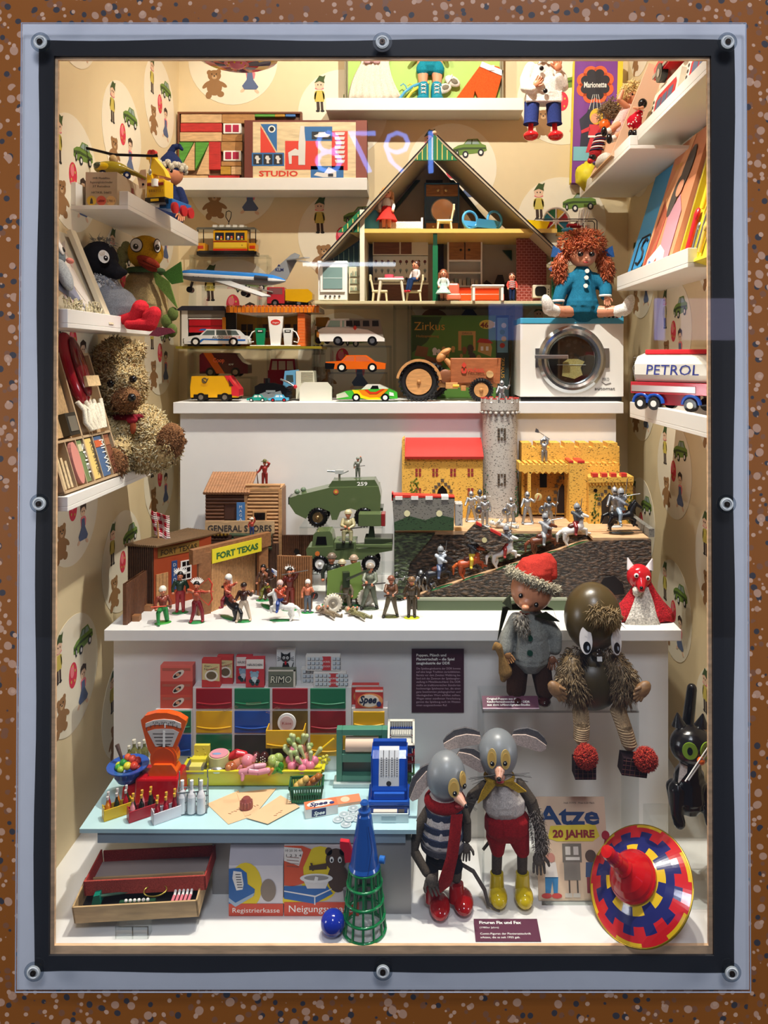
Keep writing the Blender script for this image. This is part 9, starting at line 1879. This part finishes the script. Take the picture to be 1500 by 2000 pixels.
for v,r in((1580,37.5),(1603,40),(1624,42),(1644,43.5)):
    X=TR(*Q(867 if v<1600 else 864,v))@Matrix.Diagonal((1,1,1,1)); m.lathe([(r-3,-6.5),(r-.8,-5.5),(r-.4,5.5),(r-2.6,6.5)],C('#3b4258','fa') if v<1640 else C('#4a4850','fa'),n=40,X=X)
t('shirt_stripes',m,up=bd)
m=MB(); NVB=C('#15171f','fa'); m.cap(Q(863,1652),Q(863,1662),36,32,NVB); m.chain([Q(850,1664),Q(845,1690)],[18,15],NVB); m.chain([Q(878,1664),Q(890,1692)],[20,15],NVB); t('trousers',m,rem=1.8)
SCR=C('#8c1418','fa'); m=MB(); m.torus(Q(869,1562),30,11,SCR,ax='z',n=32,m=12); m.v=[Vector((p.x,p.y,p.z)) for p in m.v]; sc=t('scarf',m)
m=MB(); 
pp=[(890,1566,-40),(886,1600,-47),(880,1640,-50),(868,1684,-50),(866,1702,-48)]
vs=[]
for i,(u,v,y) in enumerate(pp): w_=11 if i<3 else (13 if i==3 else 9); a=Q(u-w_,v+(6 if i==4 else 0),y); b=Q(u+w_,v-(6 if i==4 else 0),y+2); vs+=[a,b]
m.add(vs,[(2*i,2*i+1,2*i+3,2*i+2) for i in range(4)],SCR,True); o=t('scarf_end',m,up=sc); mm=o.modifiers.new('so','SOLIDIFY'); mm.thickness=.003
def arm(t,pts,rs,hz,mt=FUR,up=None,d=1,hs=2.6,rz=PI):
    m=MB(); m.chain(pts,rs,mt); a=t('arm',m); hand(t,'hand',hz[0],hz[1],hz[2],hs,C('#5f574f','fa'),rz,up=a,d=d)
arm(t,[Q(836,1584,-4),Q(818,1610,-8),Q(808,1650,-16),Q(832,1680,-34)],[12,11,9,8],Q(842,1692,-40),hs=3.4,rz=PI-.5)
arm(t,[Q(902,1572,-4),Q(912,1600,-8),Q(912,1632,-8)],[10,8,8],Q(909,1650,-10),hs=2.8,d=-1,rz=PI+.1)
for a,b,s in(((845,1690),(845,1726),(856,1748)),((891,1692),(891,1712),(902,1736))):
    m=MB(); m.cap(Q(*a,0),Q(*b,0),12,11,FUR); lg=t('leg',m); q=MB(); RS=C('#9c1416','gl'); fv=t.v-5; q.sph((Q(*s)[0]+2,-22 if s[0]<880 else -10,15),(20,34,16),RS,20); q.cyl((Q(*b)[0]+2,-6,14),(Q(*b)[0],-2,44),17,RS,14,n=20); q.v=[Vector((p.x,p.y,max(p.z,0))) for p in q.v]; t('shoe',q,up=lg)
m=MB(); m.tube([Q(896,1690,8),Q(925,1706,6),Q(946,1734,-6),(84,-14,12),(106,-20,3)],[3.5,4,4,3.4,1.4],C('#5c544e','fa'),8); t('tail',m)
t,Q,hd=mouse('mouse doll in white vest and red trousers with yellow shoes',985,1.478,(972,1467),(38,38,45),[((938,1436),(866,1452),26,0),((1002,1434),(1068,1456),27,0)],[(957,1460,-39,9,18,-.3,(957,1469)),(982,1460,-42,9.5,18,.2,(981,1467))],0,0)
m=MB(); m.cap(Q(971,1482,-42),Q(969,1488,-52),10,6,C('#d9a084','pl')); m.sph(Q(968,1489,-58),(4.4,4.4,4.4),BK,12); m.sph(Q(972,1496,-40),(10,6,8),C('#cf9078','pl'),10); m.sph(Q(972,1503,-42),(8,4,3),C('#a8282c','pl'),10); t('snout',m,up=hd)
m=MB()
for s in(-1,1):
    for i in range(8): a=r_.uniform(-.4,.3); m.tube([Q(970+s*6,1486,-48),Q(970+s*(46+i*2),1490+math.sin(a)*30+(8 if s<0 else 0),-54)],.35,C('#2a2624','hr'),3)
t('whiskers',m,up=hd)
m=MB(); VW=C('#c9beb6','fa'); m.chain([Q(980,1532),Q(984,1560)],[31,38],VW); m.cap(Q(975,1566),Q(995,1566),34,34,VW); t('vest',m,rem=1.8)
m=MB(); YC=C('#b8922c','fa'); m.prism([(Q(950,0)[0],t.v-1508),(Q(938,0)[0],t.v-1530),(Q(930,0)[0],t.v-1552),(Q(944,0)[0],t.v-1542),(Q(965,0)[0],t.v-1516)],-30,-26,YC); m.prism([(Q(975,0)[0],t.v-1512),(Q(1000,0)[0],t.v-1510),(Q(1024,0)[0],t.v-1528),(Q(1008,0)[0],t.v-1530),(Q(988,0)[0],t.v-1518)],-32,-28,YC); m.torus(Q(975,1516),26,5,YC,ax='z'); t('yellow_collar',m,bev=1)
m=MB(); RT=C('#94141a','fa'); m.cap(Q(980,1606),Q(1000,1606),36,36,RT); m.cap(Q(970,1630),Q(972,1660),22,14,RT); m.cap(Q(1012,1630),Q(1020,1660),23,15,RT); t('trousers',m,rem=1.8)
arm(t,[Q(946,1536,-2),Q(922,1552,-6),Q(910,1580,-8),Q(909,1600,-8)],[12,11,9,8],Q(908,1612,-8),hs=2.4,rz=PI)
arm(t,[Q(1014,1532,-2),Q(1036,1562,-6),Q(1052,1610,-10),Q(1056,1650,-12)],[12,12,11,13],Q(1050,1668,-14),hs=3.4,d=-1,rz=PI)
m=MB(); m.bl=[(Vector(Q(1044,1580,-8)),Vector(Q(1056,1650,-12)),12,15)]; m.fuzz(C('#8a8078','hr'),500,7,.7,.6,grav=.6); t('arm_fur',m)
for a,b,s in(((971,1660),(970,1704),-1),((1020,1660),(1020,1700),1)):
    m=MB(); m.cap(Q(*a,0),Q(*b,0),11,10,FUR); lg=t('leg',m); q=MB(); YS=C('#cfb41c','gl'); q.sph((Q(*b)[0]+1,-16,16),(18,27,17),YS,20); q.cyl((Q(*b)[0],-4,14),(Q(*b)[0],-2,52),15,YS,13,n=20); q.v=[Vector((p.x,p.y,max(p.z,0))) for p in q.v]; t('shoe',q,up=lg)
m=MB(); m.tube([Q(990,1640,30),Q(966,1662,40),Q(946,1680,30)],[4,3.6,3],C('#2c2824','fa'),8); t('tail',m)
# ---------------- comic magazine
A=W(1052,1759,1.470); B=W(1196,1759,1.470); D=W(1046,1556,1.535); X=basis(A,B,D,144,200)
t=TW('comic_magazine','comic magazine lettered Atze with blue title leaning on a clear rest','magazine',tuple(A.lerp(B,.5)))
m=MB(); m.box(0,140,0,2,0,200,C('#dfc3a4','pa'),X); t('pages',m)
m=MB(); f=lambda p,c_,y=-.3:m.flat(p,y,C(c_,'pa'),'xz',X); m.text('Atze',66,146,50,C('#1f3f6e','pa'),-.4,X,fit=126,bold=.03); m.text('Heft 7/1975   Preis 0,20 Mark',88,186,5,INK,-.4,X,fit=62); f([(22,118),(28,142),(118,146),(126,122),(112,112),(40,112)],'#dcc83c'); m.text('20 JAHRE',74,120,20,C('#8c2a2c','pa'),-.7,X,fit=84,bold=.05)
f([(50,72),(50,108),(88,108),(88,72)],'#7c7468',-.6); f([(56,86),(56,102),(66,102),(66,86)],'#d9d2c6',-.9); f([(72,86),(72,102),(82,102),(82,86)],'#d9d2c6',-.9); f([(56,76),(56,82),(84,82),(84,76)],'#e6e0d4',-.9); f([(52,38),(52,72),(84,72),(84,38)],'#8f877a',-.6)
for x in(60,76): f([(x,10),(x,38),(x+3,38),(x+3,10)],'#5c5248',-.5); f([(x-8,6),(x-8,14),(x+6,14),(x+6,6)],'#cfc6b6',-.8)
f([(14,42),(16,72),(36,72),(40,42)],'#efe6da',-.6); f([(14,14),(14,44),(40,44),(38,14),(30,14),(28,36),(24,14)],'#3f86b8',-.6); m.ell(26,80,9,10,-.6,C('#c98a78','pa'),X=X); m.ell(16,9,10,5,-.8,C('#cf4c44','pa'),X=X); m.ell(36,9,10,5,-.8,C('#cf4c44','pa'),X=X)
f([(94,44),(96,72),(116,72),(118,44)],'#46587c',-.6); f([(96,44),(96,14),(104,14),(106,36),(108,14),(116,14),(116,44)],'#8c3a40',-.6); m.ell(106,84,11,12,-.6,C('#5a4a40','pa'),X=X); m.ell(128,84,8,9,-.6,C('#dcae8c','pa'),X=X); f([(120,44),(122,74),(136,74),(138,44)],'#3a3a44',-.6); f([(132,100),(136,118),(140,116),(136,98)],'#8c2434',-.8); m.ell(138,124,8,9,-.8,C('#a82434','pa'),X=X); t('cover_print',m)
t=T('acrylic_rest','clear rest holding the comic magazine','display stand',1120,d=1.462,z=FL+.0005); m=MB(); m.box(-62,62,-2,8,0,5,AC); m.box(-62,62,-3,-2,0,8,ACE); t('foot',m)
# ---------------- spinning top
t=T('spinning_top','large tin humming top with red wooden handle, red yellow and blue gear pattern','spinning top',1250,d=1.417,z=FL+.0005,k=1.31/F)
ax=Vector((-.58,-.44,.74)).normalized(); cc=Vector((0,0,0)); R_=112
yv=ax; xv=Vector((0,0,1)).cross(yv).normalized(); zv=xv.cross(yv)
Xs=Matrix.Identity(4)
for i in range(3): Xs[i][0]=xv[i]; Xs[i][1]=zv[i]*-1; Xs[i][2]=yv[i]; Xs[i][3]=0
Rr,Yy,Nn=C('#c8252c','gl'),C('#dcb428','gl'),C('#262a66','gl')
cc.z=R_*math.sqrt(1-ax.z**2)+2; Xs.translation=cc
n=96; rad=[112,106,96,82,66,52,40,28,14]; 
def sg(i,j):
    a=(i//4)%2; b=((i+2)//4)%2; c_=(i//6)%2
    return (Yy if (i//8)%2 else Rr,Rr,Nn if b else Rr,Nn,Yy if c_ else Nn,Yy,Rr if b else Yy,Rr)[j]
m=MB(); m.lathe([(r,2+34*math.cos(r/112*PI/2)) for r in rad],None,n=n,seg=sg,X=Xs); t('upper_shell',m)
m=MB(); m.lathe([(112,2+34*math.cos(PI/2)),(112,-3),(104,-10),(80,-24),(50,-34),(20,-42),(6,-88),(0,-96)],None,n=n,seg=lambda i,j:(Yy,Yy,Nn if (i//8)%2 else Rr,Rr,Nn,Yy,SIL)[j],X=Xs); t('lower_shell',m)
m=MB(); m.torus((0,0,0),112.5,2.4,C('#c9a83c','me'),Xs,ax='z',n=64,m=8); t('rim',m)
HWd=C('#c0141a','gl'); m=MB(); m.lathe([(50,30),(51,38),(48,42),(46,48),(38,60),(26,72),(20,80),(21,86),(17,92),(14,112),(15,118),(13,124),(14,150),(12,158),(0,160)],HWd,n=40,X=Xs); t('handle',m)
# ---------------- black cat on a clear block
t=T('acrylic_block','tall clear block under the black cat figure','display stand',1350,d=1.45,z=FL+.0005); hB=(1.08-.94)/t.k; m=MB(); m.box(-60,60,0,110,0,hB,AC); t('block',m); m=MB(); m.box(-60,60,-.6,0,hB-2,hB,ACE); m.box(-60,-58,-.6,0,0,hB,ACE); t('polished_edge',m)
t=T('black_cat_figure','glossy black toy cat with green eyes and orange nose on clear block','toy cat',1348,d=1.50,z=-.9395,k=1.50/F)
Q=lambda u,v,y=0:(u-1348,y,t.v-v)
KB=C('#131112','gl',.22); m=MB(); m.sph(Q(1345,1448,-14),(41,34,37),KB,28); m.cap(Q(1348,1480),Q(1348,1510),20,22,KB); m.chain([Q(1348,1520,4),Q(1348,1560,6)],[30,34],KB)
m.chain([Q(1322,1540,-4),Q(1318,1580,-10),Q(1322,1598,-14)],[18,12,12],KB); m.chain([Q(1374,1545,-4),Q(1382,1584,-10),Q(1384,1598,-14)],[18,12,12],KB); m.chain([Q(1330,1560,40),Q(1332,1598,44)],[16,10],KB); m.chain([Q(1368,1560,40),Q(1368,1598,44)],[16,10],KB)
m.chain([Q(1360,1560,40),Q(1366,1500,52),Q(1362,1430,48),Q(1368,1364,44)],[12,12,12,10],KB); t('body',m,rem=1.6)
m=MB(); 
for u,v,s in((1326,1406,-1),(1370,1408,1)): m.cyl(Q(u,v+10),(Q(u+s*3,v-14)[0],0,Q(u,v-14)[2]),14,KB,1.5,n=16)
t('ears',m)
for u,y,yw in((1331,-44,-.25),(1362,-42,.4)):
    m=MB(); X=TR(*Q(u,1443,y),0,0,yw); m.ell(0,0,14,16,0,C('#7fa02c','gl'),26,X,th=2); m.ell(0,0,5,7.5,-2,BK,16,X,th=.8); t('eye',m)
m=MB(); m.sph(Q(1349,1458,-52),(7.5,7,7.5),C('#e0682a','gl'),16); nz=t('nose',m)
m=MB()
for a,b in(((1366,1422),(1318,1494)),((1374,1420),(1324,1492))): m.tube([Q(*a,-56),Q(*b,-56)],1.4,WH,6)
t('whiskers',m,up=nz)
m=MB(); m.prism([(Q(1321,0)[0],t.v-1478),(Q(1334,0)[0],t.v-1484),(Q(1333,0)[0],t.v-1496),(Q(1317,0)[0],t.v-1516)],-24,-20,C('#e6e0d6','fa')); t('white_ribbon',m,bev=.6)
# ---------------- lit number sign in the hall, mirrored in the acrylic sheet
t=TW('illuminated_number_sign','pale blue lit number 1978 on the hall wall opposite, seen mirrored','sign',(-.176,-1.25,CZ+1.04))
m=MB(); Xn=Matrix.Translation((-.176,-1.25,CZ+.93))@Matrix.Rotation(PI,4,'Z'); m.text('1978',0,0,.32,C('#6c98ff','em',10),0,Xn,fit=.597,bold=-.012); t('numerals',m)
m=MB(); m.box(-2.5,2.5,-1.32,-1.30,CZ-1.5,CZ+2.2,C('#2a2830','mt')); o=mkobj('wall_hall',m); o['kind']='structure'

for nm,l,a,b,c_,d_,col,st in (('lit_picture','pale blue lit picture panel on the hall wall, seen mirrored at right',1283,1302,582,664,'#8fa4ff',3.2),('lit_picture','wide dim lit picture panel on the hall wall, seen mirrored at far right',1336,1440,582,664,'#b8b4d8',1.6),('lit_picture','small blue lit picture on the hall wall, mirrored beside the washing machine',956,1022,590,664,'#5f7fd0',1.8),('strip_lamp','thin white strip lamp on the hall wall, mirrored before the dollhouse',590,772,511,518,'#eaf4ff',9)):
    Dv=3.918; m=MB(); x0,x1=(a-810)/F*Dv,(b-810)/F*Dv; z0,z1=(700-d_)/F*Dv,(700-c_)/F*Dv; xm,zm=(x0+x1)/2,(z0+z1)/2
    m.box(x0-xm,x1-xm,-.02,0,z0-zm,z1-zm,C(col,'em',st)); o=mkobj(nm,m); o.location=(xm,-1.25-.02,CZ+zm); tag(o,l,'lit panel')
